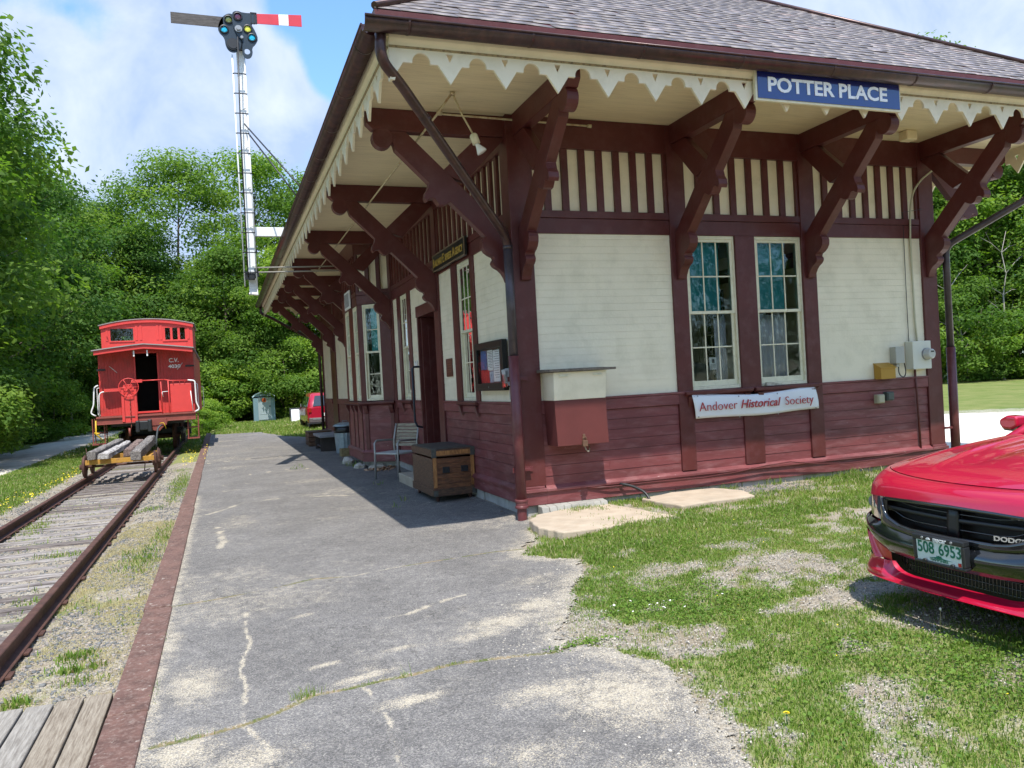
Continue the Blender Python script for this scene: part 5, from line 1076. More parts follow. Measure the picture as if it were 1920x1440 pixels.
# ---- drain hose
t = thing('drain_hose', (1.42, -.05, .2), 'black corrugated drain hose curving out of the foot of the front wall', 'hose'); b = MB(); b.tube(bend([(-.16, .0, .0), (-.05, -.10, -.02), (.06, -.28, -.10), (.07, -.40, -.25)], .09), .018, 8); b.build('hose', M_black, t)
t = thing('ground_cable', (3.0, -.075, .13), 'thin loose cable sagging along the foot of the front wall', 'cable'); b = MB()
b.tube([(-2.2, .03, .06), (-1.9, -.0, .05), (-1.2, -.01, .05), (-.5, -.01, .04), (0, -.01, .06), (.5, -.02, .11), (.9, -.04, .13), (1.3, -.03, .07), (1.9, -.03, .02), (2.6, -.03, .03), (3.2, -.02, .08)], .009, 6); b.build('cable', M_mar, t)
blades('wall_weeds', 9000, (0, 6.9), (-.35, -.04), lambda x, y: sstep(.48, .7, fbm(x * 2.5, y * 2.5, 88)) * (x > 1.2) + blobs(x, y, [(5.5, -.1, .12, .05, 0, 1.2)]), (.03, .14), .003, 1)
blades('slab_edge_grass', 16000, (-.4, 3), (-1.75, -.2), lambda x, y: np.clip(1.3 - pdist(x, y, [(-.22, -.62), (-.32, -1.1), (-.22, -1.53), (.35, -1.56), (.8, -1.45), (1.3, -1.4), (1.4, -.9), (1.5, -1.12), (2.65, -1.04), (2.82, -.55)]) / .045, 0, 1), (.02, .06), .003, 1)
# ---- plank crossing at lower left
M_pl1 = wood('grey_deck_plank', (.17, .15, .125), (.36, .33, .285), (14, 1.1, 3), .85, .35); M_pl2 = wood('tan_deck_plank', (.15, .115, .08), (.35, .30, .23), (14, 1.0, 3), .85, .5)
t = thing('plank_crossing', (-4.25, -3.8, -.25), 'weathered plank crossing laid between the rails and curb', 'crossing')
for k in range(11):
    x1 = .06 - k * .157; x0 = x1 - .145; b = MB(); e = random.uniform(-.012, .01); b.hexa([(x0 + .0, -4.2, -.01), (x1, -4.2, -.01), (x1, e, -.01), (x0, e, -.01), (x0, -4.2, .10), (x1, -4.2, .10), (x1, e, .10 + random.uniform(-.003, .003)), (x0, e, .10)])
    b.build('plank', M_pl2 if k in (0, 1, 4, 7) else M_pl1, t, bevel=.008)
b = MB(); b.box(-1.6, .0, -.45, -.33, -.10, -.012); b.build('sleeper', M_tie, t)
# ---- signal mast
SG = thing('semaphore_signal', (-2.7, 9.0, 3.8), 'tall white semaphore signal mast with red and grey arms and coloured lenses above the eaves', 'signal')
So = (-2.7, 9.0, 3.8)
def sT(x, y, z): return (x - So[0], y - So[1], z - So[2])
b = MB(sT); b.box(-2.78, -2.605, 9.0, 9.15, 3.86, 9.2); b.hexa([(-2.80, 8.98, 3.80), (-2.60, 8.98, 3.78), (-2.60, 9.17, 3.78), (-2.80, 9.17, 3.80), (-2.765, 9.0, 3.9), (-2.615, 9.0, 3.9), (-2.615, 9.15, 3.9), (-2.765, 9.15, 3.9)]); b.build('mast', M_white, SG, bevel=.004)
b = MB(sT)
for x in (-2.875, -2.625): b.tube([(x, 8.86, 3.95), (x, 8.86, 8.95)], .017, 6)
b.build('ladder_rails', M_white, SG)
z = 4.25
while z < 8.6: b = MB(sT); b.tube([(-2.885, 8.845, z), (-2.61, 8.845, z)], .012, 6); b.build('ladder_rung', M_black, SG); z += .43
z = 4.4
while z < 8.6: b = MB(sT); b.tube([(-2.62, 8.86, z), (-2.69, 9.0, z - .0)], .010, 6); b.build('ladder_tie', M_white, SG); z += .86
b = MB(sT); b.tube([(-2.80, 8.82, 4.15), (-2.79, 8.80, 7.4), (-2.745, 8.74, 9.3)], .014, 8); b.build('operating_rod', M_black, SG)
b = MB(sT); b.box(-2.86, -2.66, 8.86, 8.98, 4.10, 4.24); b.prism([(-2.70, 4.10), (-2.56, 4.18), (-2.60, 4.36), (-2.66, 4.36), (-2.66, 4.22)], 8.9, 8.94, axis=1); b.build('crank', M_black, SG, bevel=.01)
b = MB(sT)
for z in (4.36, 4.26): b.tube([(-2.62, 8.92, z), (-.3, 8.75, z + .02)], .016, 8)
b.build('linkage_rods', mat('linkage', (.30, .28, .24), .5), SG)
b = MB(sT); b.box(-2.615, -.60, 9.02, 9.12, 5.07, 5.27); b.build('mast_arm', M_white, SG, bevel=.005)
b = MB(sT)
for p in (((-2.70, 8.95, 7.50), (-1.7, 6.6, 5.42)), ((-2.66, 9.1, 7.40), (-1.6, 7.9, 5.45))): b.tube(p, .016, 6)
b.build('stay_rods', M_black, SG)
def casting(pts_, holes, y0, y1, name):
    polys = [[Vector((x, z, 0)) for x, z in pts_]] + [[Vector((cx + r * math.cos(2 * PI * k / 20), cz + r * math.sin(2 * PI * k / 20), 0)) for k in range(20)] for cx, cz, r in holes]
    flat = [q for pl in polys for q in pl]; tr = tessellate_polygon(polys); b = MB(sT); A = [b.p((q.x, y0, q.y)) for q in flat]; B = [b.p((q.x, y1, q.y)) for q in flat]
    for q in tr: b.face([A[k] for k in q]); b.face([B[k] for k in q][::-1])
    k0 = 0
    for pl in polys:
        n = len(pl)
        for k in range(n): b.face((A[k0 + k], A[k0 + (k + 1) % n], B[k0 + (k + 1) % n], B[k0 + k]))
        k0 += n
    return b.build(name, mat('signal_iron', (.030, .045, .060), .4, .3), SG)
def smoothc(pts, it=2):
    for _ in range(it):
        q = []
        for a, c in zip(pts, pts[1:] + pts[:1]): q += [(a[0] * .75 + c[0] * .25, a[1] * .75 + c[1] * .25), (a[0] * .25 + c[0] * .75, a[1] * .25 + c[1] * .75)]
        pts = q
    return pts
r1 = .078
LA = [(-2.91, 9.68), (-3.01, 9.46), (-2.85, 9.15)]; LB = [(-2.72, 9.75), (-2.53, 9.50), (-2.45, 9.32)]
pl = casting(smoothc([(-3.06, 9.70), (-3.14, 9.50), (-3.12, 9.38), (-3.01, 9.28), (-3.0, 9.10), (-2.92, 8.98), (-2.78, 8.98), (-2.68, 9.10), (-2.66, 9.35), (-2.68, 9.55), (-2.78, 9.80), (-2.92, 9.82)]), [(LA[0][0], LA[0][1], r1), (LA[1][0], LA[1][1], r1)], 8.80, 8.82, 'spectacle_plate')
pr2 = casting(smoothc([(-2.84, 9.82), (-2.74, 9.88), (-2.60, 9.84), (-2.34, 9.86), (-2.34, 9.62), (-2.46, 9.62), (-2.37, 9.46), (-2.32, 9.30), (-2.38, 9.18), (-2.46, 9.10), (-2.45, 8.97), (-2.50, 8.87), (-2.60, 8.85), (-2.66, 8.93), (-2.66, 9.10), (-2.64, 9.24), (-2.72, 9.30), (-2.80, 9.45), (-2.84, 9.62)], 1), [(x, z, r1) for x, z in LB] + [(-2.565, 9.01, .062)], 8.765, 8.785, 'spectacle_plate')
def lens_mat(n, c): return mat(n, c, .08, coat=1.0)
for (x, z), m, par, y in zip(LA[:2] + LB, (lens_mat('olive_lens', (.14, .16, .01)), lens_mat('cyan_lens', (.0, .42, .62)), lens_mat('dark_red_lens', (.10, .01, .035)), lens_mat('yellow_lens', (.72, .70, .04)), lens_mat('cyan_lens2', (.0, .45, .65))), (pl, pl, pr2, pr2, pr2), (8.81, 8.81, 8.775, 8.775, 8.775)):
    b = MB(sT); b.lathe([(.0, -.012), (.05, -.008), (r1, .0), (r1, .012)], axis='y', c=(x, y, z), n=20, caps=False); b.build('lens', m, par)
    b = MB(sT); b.lathe([(r1 - .004, -.03), (r1 + .018, -.03), (r1 + .018, .012), (r1 - .004, .012)], axis='y', c=(x, y, z), n=20, caps=False); b.build('lens_ring', M_black, par)
b = MB(sT); b.lathe([(.125, -.02), (.13, .02)], axis='y', c=(-2.85, 8.79, 9.15), n=24); b.lathe([(.10, -.03), (.10, .0)], axis='y', c=(-2.85, 8.79, 9.15), n=24); b.build('counterweight', M_black, SG)
b = MB(sT); b.lathe([(.04, -.06), (.04, .3)], axis='y', c=(-2.72, 8.76, 9.48), n=14); b.lathe([(.075, -.02), (.075, .01)], axis='y', c=(-2.72, 8.76, 9.48), n=16); b.lathe([(.03, -.04), (.03, .3)], axis='y', c=(-2.66, 8.76, 9.30), n=12); b.build('pivot', M_steel, SG)
b = MB(sT); b.box(-2.76, -2.62, 8.83, 9.0, 9.1, 9.55); b.build('mast_head', M_black, SG, bevel=.01)
M_red = mat('red_signal_paint', (.58, .035, .055), .45, var=.1)
def armq(x0, x1, f, m, nm, y0=8.775, y1=8.79, par=SG):
    b = MB(sT); a = [(x0, f(x0)[0]), (x1, f(x1)[0]), (x1, f(x1)[1]), (x0, f(x0)[1])]; b.prism(a, y0, y1, axis=1); return b.build(nm, m, par, bevel=.002)
fr = lambda x: (9.64 + (x + 2.35) * .03, 9.855 + (x + 2.35) * .075)
ra = armq(-2.44, -1.87, fr, M_red, 'signal_arm'); ra['label'] = 'red signal blade with a white band'
armq(-1.869, -1.661, fr, M_white, 'white_band', par=ra); armq(-1.66, -1.38, fr, M_red, 'blade_tip', par=ra)
b = MB(sT)
for x in (-2.46, -2.39, -2.35): b.box(x, x + .022, 8.755, 8.773, 9.63, 9.86)
b.box(-2.46, -2.33, 8.755, 8.772, 9.845, 9.87); b.box(-2.46, -2.33, 8.755, 8.772, 9.62, 9.64); b.build('arm_clamp', M_black, ra)
ga = armq(-4.06, -3.02, lambda x: (9.49 + .0 * x, 9.725), wood('grey_blade', (.055, .048, .045), (.12, .105, .10), (1, 1, 6), .8), 'signal_arm', 8.80, 8.815); ga['label'] = 'weathered grey signal blade'
# ================================================================== CABOOSE
M_cred = mat('caboose_red', (.55, .045, .038), .5, var=.12, vscale=3, dirt=(.30, .045, .035), dscale=4, damt=.6)
M_cred2 = mat('caboose_bright_red', (.66, .056, .05), .45, var=.06)
M_cox = mat('caboose_oxide', (.24, .060, .045), .6, var=.15, vscale=5)
M_roofg = mat('caboose_roof_grey', (.30, .27, .26), .8, var=.15)
CX = -5.78
CB = thing('caboose', (CX, 19.2, -.12), 'bright red wooden caboose with cupola standing on the track', 'caboose')
cT = lambda x, y, z: (x - CX, y - 19.2, z + .12)
def cb_(): return MB(cT)
# body: end wall with doorway, side walls
b = cb_(); x = -7.22; n_ = 0
while x < -6.13:
    b.box(x, min(x + .085, -6.13), 20.0, 20.05, 1.16, 3.34); x += .087
x = -5.44
while x < -4.34: b.box(x, min(x + .085, -4.34), 20.0, 20.05, 1.16, 3.34); x += .087
b.box(-6.13, -5.44, 20.0, 20.05, 3.19, 3.40); b.build('end_wall', M_cred, CB, bevel=.004)
b = cb_(); b.box(-7.22, -7.16, 20.05, 29.0, 1.1, 3.25); b.box(-4.40, -4.34, 20.05, 29.0, 1.1, 3.25); b.box(-7.16, -4.40, 28.95, 29.0, 1.1, 3.3); b.build('side_wall', M_cred, CB)
for xs in (-7.245, -4.34):
    b = cb_(); y = 20.1
    while y < 28.9: b.box(xs, xs + .025, y, y + .08, 1.12, 3.2); y += .089
    b.build('side_boards', M_cred, CB)
b = cb_(); b.box(-6.17, -6.115, 19.97, 20.0, 1.25, 3.22); b.box(-5.455, -5.40, 19.97, 20.0, 1.25, 3.22); b.box(-6.17, -5.40, 19.97, 20.0, 3.19, 3.25); b.box(-6.2, -5.37, 19.93, 20.0, 1.19, 1.25); b.build('door_frame', M_cred2, CB, bevel=.004)
b = cb_(); b.box(-7.1, -4.45, 20.1, 28.9, 1.1, 1.15); b.box(-6.5, -5.1, 23, 23.1, 1.15, 3.2); b.build('inner_floor', M_inner, CB)
# roof (arched) with overhanging porch
def arch(x0, x1, z0, rise, y0, y1, th, n=16, pk=0.0):
    top = [(x0 + (x1 - x0) * k / n, z0 + rise * (pk * (1 - abs(2 * k / n - 1)) + (1 - pk) * (1 - (2 * k / n - 1) ** 2))) for k in range(n + 1)]
    return top + [(x, z - th) for x, z in reversed(top)]
b = cb_(); b.prism(arch(-7.30, -4.26, 3.30, .17, 0, 0, .035, 16, .75), 19.12, 29.9, axis=1); b.build('main_roof', M_roofg, CB)
b = cb_(); b.prism(arch(-7.24, -4.30, 3.265, .165, 0, 0, .13, 16, .75), 19.16, 19.21, axis=1); b.build('roof_end_board', M_cred2, CB, bevel=.003)
b = cb_(); b.prism(arch(-7.24, -4.30, 3.26, .16, 0, 0, .03, 16, .75), 19.21, 20.0, axis=1); b.build('porch_ceiling', M_cred, CB)
# cupola
b = cb_(); yq = 21.0
WL = (-6.93, -6.22, 3.70, 4.12); WR = [(-5.21, -5.05), (-4.97, -4.81), (-4.73, -4.57)]
b.box(-7.22, WL[0], yq, yq + .06, 3.3, 4.26); b.box(WL[0], WL[1], yq, yq + .06, 3.3, WL[2]); b.box(WL[0], WL[1], yq, yq + .06, WL[3], 4.32)
b.box(WL[1], -5.26, yq, yq + .06, 3.3, 4.40); b.box(-5.26, -4.53, yq, yq + .06, 3.3, 3.69); b.box(-5.26, -4.53, yq, yq + .06, 4.11, 4.33); b.box(-4.53, -4.32, yq, yq + .06, 3.3, 4.26)
e = -5.26
for a, c in WR + [(-4.53, -4.53)]:
    if a > e: b.box(e, a, yq + .005, yq + .05, 3.69, 4.11)
    e = c
b.build('cupola_front', M_cred2, CB, bevel=.003)
b = cb_(); b.box(-7.22, -7.17, yq + .06, 24.2, 3.2, 4.26)
b.box(-4.37, -4.32, yq + .06, 24.2, 3.2, 4.26); b.box(-7.22, -6.93, 24.14, 24.2, 3.3, 4.26); b.box(-6.2, -4.32, 24.14, 24.2, 3.3, 4.35); b.box(-6.93, -6.2, 24.14, 24.2, 3.3, 3.68); b.box(-6.93, -6.2, 24.14, 24.2, 4.1, 4.35); b.box(-6.6, -6.54, 24.14, 24.2, 3.68, 4.1); b.build('cupola_sides', M_cred, CB)
b = cb_(); b.prism(arch(-7.29, -4.25, 4.25, .20, 0, 0, .03), 20.92, 24.3, axis=1); b.build('cupola_roof', M_roofg, CB)
b = cb_(); b.prism(arch(-7.25, -4.29, 4.22, .20, 0, 0, .11), 20.94, 21.0, axis=1); b.build('cupola_eave_board', M_cred2, CB)
for x in (-7.04, -6.12, -5.98, -5.45, -5.34, -4.46): b = cb_(); b.box(x - .035, x + .035, 20.985, 21.0, 3.70, 4.22); b.build('cupola_batten', M_cred2, CB, bevel=.003)
b = cb_(); b.box(-6.97, -6.18, 20.975, 21.0, 3.655, 3.70); b.build('window_ledge', M_cred2, CB, bevel=.003)
b = cb_(); b.box(-5.30, -4.49, 20.975, 21.0, 3.635, 3.69); b.build('window_ledge', M_cred2, CB, bevel=.003)
b = cb_()
for a, c in [(-6.93, -6.22)]: b.face([b.p(q) for q in ((a, 21.03, 3.70), (c, 21.03, 3.70), (c, 21.03, 4.12), (a, 21.03, 4.12))])
b.build('pane', M_glass, CB, recalc=False)
b = cb_()
for a, c in WR: b.face([b.p(q) for q in ((a, 21.03, 3.69), (c, 21.03, 3.69), (c, 21.03, 4.11), (a, 21.03, 4.11))])
b.build('pane', M_glass, CB, recalc=False)
# platform, end sill, railing
b = cb_(); b.box(-7.26, -4.30, 19.2, 20.0, 1.10, 1.16); b.build('platform_deck', M_cox, CB)
b = cb_(); b.box(-7.26, -4.31, 19.14, 19.18, .90, 1.14); b.box(-7.26, -4.31, 19.10, 19.14, .90, .93); b.box(-7.26, -4.31, 19.10, 19.14, 1.10, 1.14); b.box(-5.95, -5.2, 19.09, 19.14, .78, 1.0); b.prism([(-5.65, .9), (-5.15, .9), (-5.42, .60), (-5.62, .62)], 19.11, 19.14, axis=1); b.build('end_sill', M_cox, CB, bevel=.004)
b = cb_(); b.box(-6.44, -6.12, 19.12, 19.16, .93, 2.16); b.box(-6.50, -6.42, 19.08, 19.14, .95, 2.05); b.box(-6.12, -6.05, 19.08, 19.14, .95, 2.0); b.build('brake_post', M_cred2, CB, bevel=.006)
b = cb_(); ring = [(-6.27 + .29 * math.cos(a), 19.06, 2.06 + .29 * math.sin(a)) for a in [2 * PI * k / 28 for k in range(29)]]; b.tube(ring, .014, 6, caps=False)
for k in range(6): a = k * PI / 3; b.tube([(-6.27, 19.06, 2.06), (-6.27 + .29 * math.cos(a), 19.06, 2.06 + .29 * math.sin(a))], .011, 5)
b.lathe([(.05, -.02), (.05, .02)], axis='y', c=(-6.27, 19.06, 2.06), n=12); b.tube([(-6.27, 19.06, 2.06), (-6.27, 19.14, 2.06)], .02, 8); b.box(-6.18, -5.86, 19.06, 19.10, 2.20, 2.30); b.build('brake_wheel', M_cred2, CB)
b = cb_(); b.box(-5.05, -4.40, 19.22, 19.25, 1.17, 2.11); b.build('end_panel', M_cred2, CB, bevel=.01)
b = cb_(); b.tube([(-5.87, 19.2, 2.26), (-5.2, 19.2, 2.26)], .018, 8); b.tube([(-5.2, 19.2, 2.26), (-5.05, 19.2, 2.22), (-4.50, 19.2, 2.20)], .018, 8); b.tube([(-5.1, 19.18, 2.22), (-5.09, 19.18, .92)], .016, 8); b.tube([(-5.32, 19.2, 2.2), (-5.31, 19.2, 1.15)], .014, 8)
for x in (-4.95, -4.75, -4.6): b.tube([(x, 19.2, 2.21), (x, 19.2, 2.11)], .01, 6)
b.build('end_railing', M_cred2, CB)
b = cb_(); b.box(-7.0, -6.5, 19.17, 19.20, 1.95, 2.05); b.build('rail_board', M_cred2, CB)
b = cb_(); b.tube(bend([(-7.17, 19.22, 1.16), (-7.15, 19.22, 1.95), (-6.58, 19.22, 1.98)], .15), .02, 8); b.tube(bend([(-4.50, 19.2, 2.21), (-4.28, 19.2, 2.18), (-4.27, 19.2, 1.45), (-4.18, 19.2, 1.22), (-4.33, 19.2, 1.15)], .08), .024, 8)
b.tube(bend([(-7.17, 19.3, 2.17), (-7.29, 19.3, 2.12), (-7.33, 19.3, 1.55), (-7.43, 19.3, 1.28), (-7.28, 19.3, 1.19)], .08), .024, 8); b.tube(bend([(-5.27, 19.18, 1.7), (-5.30, 19.18, 1.86), (-5.10, 19.18, 1.87)], .04), .012, 6); b.tube([(-4.43, 19.2, 1.85), (-4.38, 19.2, 1.18)], .014, 6)
for y in (20.12, 28.7):
    for s, x in ((-1, -7.24), (1, -4.31)): b.tube(bend([(x, y, 2.1), (x + s * .08, y, 2.1), (x + s * .08, y, 1.2), (x, y, 1.2)], .05), .014, 6)
b.build('grab_irons', M_white, CB)
b = cb_(); b.tube([(-6.90, 19.97, 2.80), (-6.68, 19.97, 2.58)], .012, 6); b.tube([(-4.66, 19.97, 2.82), (-4.84, 19.97, 2.60)], .012, 6)
for x in (-6.08, -5.68): b.box(x - .02, x + .02, 19.24, 19.26, 3.06, 3.26)
b.build('white_handles', M_white, CB)
b = cb_(); b.box(-7.28, -7.02, 19.95, 19.985, 2.66, 2.72); b.box(-4.58, -4.30, 19.95, 19.985, 2.68, 2.74); b.build('marker_brackets', M_black, CB)
for tx, cx, cz, sz in (('C.V.', -4.93, 2.915, .19), ('4030', -4.92, 2.71, .16)):
    letters(tx, sz, CB, M_wl, frame4((cx - CX, 19.985 - 19.2, cz + .12), XF, ZU), bold=.005, xs=1.2 if tx == '4030' else .95)
chain('brake_chain', [(-6.25 - CX, 19.08 - 19.2, 1.72 + .12 - k * .075) for k in range(14)], M_cox, CB, .022, .009)
b = cb_(); b.tube([(-6.30, 19.0, .75), (-6.30, 19.0, .50)], .035, 8); b.build('hanging_link', M_cox, CB)
b = cb_(); b.box(-6.02, -5.66, 18.78, 19.1, .66, .96); b.box(-5.74, -5.62, 18.70, 18.95, .60, 1.0); b.box(-6.10, -5.98, 18.72, 18.9, .60, .98); b.build('coupler', M_black, CB, bevel=.03)
b = cb_(); b.tube(bend([(-5.35, 19.05, .78), (-5.46, 18.95, .72), (-5.52, 18.85, .35), (-5.53, 18.85, .10)], .1), .03, 8); b.build('air_hose', mat('grey_hose', (.06, .07, .08), .6), CB)
b = cb_(); b.tube(bend([(-5.42, 19.0, .84), (-5.28, 18.95, .86), (-5.22, 18.95, .66)], .05), .012, 6); b.tube([(-7.27, 19.1, 1.05), (-7.28, 19.08, .62), (-7.1, 19.08, .42)], .022, 5); b.tube([(-7.32, 19.1, .66), (-7.18, 19.08, .62)], .03, 5); b.build('yellow_ties', mat('yellow_tape', (.65, .42, .02), .5), CB)
for x0, x1 in ((-7.42, -7.02), (-4.60, -4.22)):
    b = cb_(); xm_ = (x0 + x1) / 2
    for yy in (19.25, 19.75):
        for xx in (x0 + .03, x1 - .03): b.box(xx - .015, xx + .015, yy, yy + .03, .28, 1.10)
    b.box(x0, x1, 19.22, 19.8, .26, .30); b.box(x0, x1, 19.35, 19.8, .62, .65)
    b.build('steps', M_cox, CB)
b = cb_(); b.box(-6.9, -4.7, 19.6, 28.9, .80, 1.08); b.box(-6.1, -5.5, 19.2, 29, .7, .95); b.build('underframe', M_black, CB)
for yy in (21.1, 22.7, 26.6, 28.2):
    w = cb_()
    for s in (-1, 1): w.lathe([(.42, s * .70), (.42, s * .80), (.45, s * .70 if s > 0 else s * .70), (.45, s * .67)], axis='x', c=(TXc, yy, .33), n=24)
    w.tube([(TXc - .9, yy, .33), (TXc + .9, yy, .33)], .07, 8); w.build('wheelset', M_rust, CB)
for yy in (21.9, 27.4):
    b = cb_()
    for s in (-1, 1): b.box(TXc + s * .98 - .05, TXc + s * .98 + .05, yy - 1.1, yy + 1.1, .38, .52); b.box(TXc + s * .98 - .07, TXc + s * .98 + .07, yy - .3, yy + .3, .1, .45)
    b.box(TXc - 1, TXc + 1, yy - .15, yy + .15, .40, .6)
    b.build('truck_frame', M_black, CB, bevel=.02)
# ================================================================== PUSH CAR
M_ycar = mat('worn_yellow_paint', (.48, .25, .03), .6, var=.2, vscale=8, dirt=(.20, .09, .05), dscale=8, damt=.8)
PC = thing('push_car', (TXc, 12.3, -.12), 'small yellow framed track push car on rusty wheels carrying old timbers', 'rail cart')
pT = lambda x, y, z: (x - TXc, y - 12.3, z + .12)
b = MB(pT)
for y in (11.35, 13.2): b.box(-6.50, -5.05, y, y + .07, .20, .30); b.box(-6.50, -5.05, y + .0, y + .10, .19, .20)
for x in (-6.4, -5.18): b.box(x - .03, x + .03, 11.42, 13.2, .18, .28)
b.build('frame', M_ycar, PC, bevel=.005)
for y in (11.75, 12.9):
    for s in (-1, 1):
        b = MB(pT); cx = TXc + s * .755; cz = .125; b.lathe([(.06, -.11), (.06, -.05), (.20, -.045), (.235, -.035), (.245, -.03), (.245, -.01) , (.275, .0), (.275, .02), (.20, .03), (.08, .035), (.08, .06)] if s < 0 else [(.08, -.06), (.08, -.035), (.20, -.03), (.275, -.02), (.275, .0), (.245, .01), (.245, .03), (.235, .035), (.20, .045), (.06, .05), (.06, .11)], axis='x', c=(cx, y, cz), n=28); b.build('wheel', M_rust, PC)
    b = MB(pT); b.tube([(TXc - .7, y, .125), (TXc + .7, y, .125)], .03, 10); b.build('axle', M_rust, PC)
b = MB(pT); b.tube([(-5.25, 11.5, .2), (-5.28, 11.5, -.05), (-5.2, 11.9, -.05)], .012, 6); b.tube([(-6.45, 11.33, .3), (-6.46, 11.33, .58)], .008, 6); b.build('bars', M_rust, PC)
M_t1 = wood('grey_old_timber', (.06, .052, .05), (.30, .27, .245), (5, .8, 5), .95, .8); M_t2 = wood('pale_old_timber', (.16, .14, .13), (.58, .55, .52), (5, .9, 5), .95, .9); M_t3 = wood('brown_old_timber', (.06, .035, .03), (.28, .20, .17), (5, .8, 5), .95, .8)
def timber(x0, x1, z0, z1, fx0, fx1, fz, m, lb, y0=11.25, y1=13.7, h=None):
    h = z1 - z0; t = bpy.data.objects.new('timber', None)
    b = MB(); n = 10; rg = []
    for k in range(n + 1):
        u = k / n; a = x0 + (fx0 - x0) * u; c = x1 + (fx1 - x1) * u; zt = z1 + (fz - z1) * u; y = y0 + (y1 - y0) * u; j = lambda s=.012: random.uniform(-s, s)
        rg.append([b.p((a + j(), y, zt - h + j())), b.p((c + j(), y, zt - h + j())), b.p((c + j(), y, zt - .03 + j(.006))), b.p((c - .03, y, zt + j())), b.p(((a + c) / 2, y, zt + j())), b.p((a + .03, y, zt + j())), b.p((a + j(), y, zt - .03))])
    for k in range(n):
        for i in range(7): b.face((rg[k][i], rg[k][(i + 1) % 7], rg[k + 1][(i + 1) % 7], rg[k + 1][i]))
    b.face(rg[0]); b.face(rg[-1][::-1]); bpy.data.objects.remove(t)
    o = b.build('timber', m, bevel=.006)
    tag(o, lb, 'timber', 'old timbers on the push car')
timber(-6.44, -6.26, .31, .50, -6.10, -5.93, .66, M_t1, 'dark grey squared timber, leftmost on the push car', 11.25)
timber(-6.22, -5.98, .31, .44, -5.86, -5.73, .60, M_t2, 'pale splintered timber, second from the left on the push car', 11.2, 13.5)
timber(-5.71, -5.52, .31, .48, -5.62, -5.42, .62, M_t3, 'short brown timber, third from the left on the push car', 11.5, 13.5)
timber(-5.53, -5.31, .24, .45, -5.36, -5.16, .68, M_t1, 'thick grey beam overhanging the yellow frame, rightmost on the push car', 11.1)
# ================================================================== FAR THINGS
t = thing('portable_toilet', (-1.02, 42.3, -.14), 'grey blue portable toilet with arched roof at the edge of the woods', 'portable toilet')
Mp = mat('grey_plastic', (.16, .25, .29), .4, var=.06); Mpl = mat('light_grey_plastic', (.30, .36, .38), .4)
b = MB(); b.box(-.64, .64, 0, 1.2, .10, 1.62); b.box(-.68, .68, -.04, 1.24, 0, .10); b.prism(arch(-.66, .66, 1.62, .26, 0, 0, .10) , -.0, 1.2, axis=1); b.prism([(-.64, 1.6), (.64, 1.6)] + [(x, z - .06) for x, z in arch(-.64, .64, 1.62, .25, 0, 0, .1)[:17]][::-1], .0, 1.19, axis=1); b.build('cabin', Mp, t, bevel=.02)
b = MB(); b.prism(arch(-.67, .67, 1.62, .30, 0, 0, .08), -.04, 1.25, axis=1); b.build('roof', mat('pale_blue_plastic', (.42, .55, .62), .4), t, bevel=.01)
b = MB(); b.box(-.36, .40, -.03, 0, .16, 1.55); b.box(-.22, .22, -.045, -.03, .2, 1.15); b.box(-.25, .25, -.055, -.045, .50, .54); b.box(-.25, .25, -.055, -.045, .17, .20); d = b.build('door', Mpl, t, bevel=.01)
b = MB(); b.box(.30, .38, -.06, -.03, .95, 1.03); b.build('latch', M_black, d)
b = MB(); b.lathe([(.14, -.05), (.14, -.03)], axis='y', c=(0, 0, 1.38), n=18); b.build('round_decal', mat('orange_decal', (.55, .10, .02), .5), t)
letters('B', .20, t, mat('decal_letter', (.12, .01, .0), .5), frame4((0, -.055, 1.38), XF, ZU), bold=.006, shear=.2)
t = thing('folding_sign', (.42, 37.6, -.14), 'small white sandwich board in a dark frame on the grass by the woods', 'sign')
b = MB(); b.hexa([(-.28, -.05, .02), (.30, -.05, .02), (.30, .0, .02), (-.28, .0, .02), (-.26, .20, .86), (.28, .20, .86), (.28, .24, .86), (-.26, .24, .86)]); b.build('frame', M_black, t); b = MB(); b.hexa([(-.22, -.055, .06), (.23, -.055, .06), (.23, -.052, .06), (-.22, -.052, .06), (-.20, .17, .78), (.22, .17, .78), (.22, .18, .78), (-.20, .18, .78)]); b.build('panel', M_white, t)
b = MB(); b.tube([(.36, .1, 0), (.34, .1, 1.08)], .03, 6); b.tube([(-.3, .45, 0), (-.26, .22, .86)], .02, 6); b.tube([(.3, .45, 0), (.28, .22, .86)], .02, 6); b.build('rear_legs', M_black, t)
# red SUV seen past the far end of the station
SV = thing('parked_suv', (1.02, 29.6, -.14), 'red SUV with rear hatch towards the camera parked beyond the far end of the station', 'car')
M_car2 = mat('suv_red', (.38, .010, .032), .25, coat=.8)
secs = [(-2.2, .46, 1.00, .80), (-2.15, .36, 1.12, .88), (-1.9, .30, 1.62, .91), (-1.2, .28, 1.68, .92), (0, .28, 1.70, .92), (.8, .28, 1.55, .92), (1.3, .28, 1.08, .92), (2.1, .3, .98, .88), (2.3, .42, .75, .75)]
b = MB(); rg = []
for y, z0, z1, w in secs:
    zb = min(1.02, z1 - .02); ring = []
    for (fx, z) in ((-.92, z0), (-1, z0 + .15), (-1, zb - .1), (-.97, zb), (-.76 if z1 > 1.2 else -.9, z1 - .04), (-.62, z1), (.62, z1), (.76 if z1 > 1.2 else .9, z1 - .04), (.97, zb), (1, zb - .1), (1, z0 + .15), (.92, z0)): ring.append(b.p((fx * w, y, z)))
    rg.append(ring)
for i in range(len(rg) - 1):
    for k in range(12): b.face((rg[i][k], rg[i][(k + 1) % 12], rg[i + 1][(k + 1) % 12], rg[i + 1][k]), True)
b.face(rg[0]); b.face(rg[-1]); b.build('body', M_car2, SV)
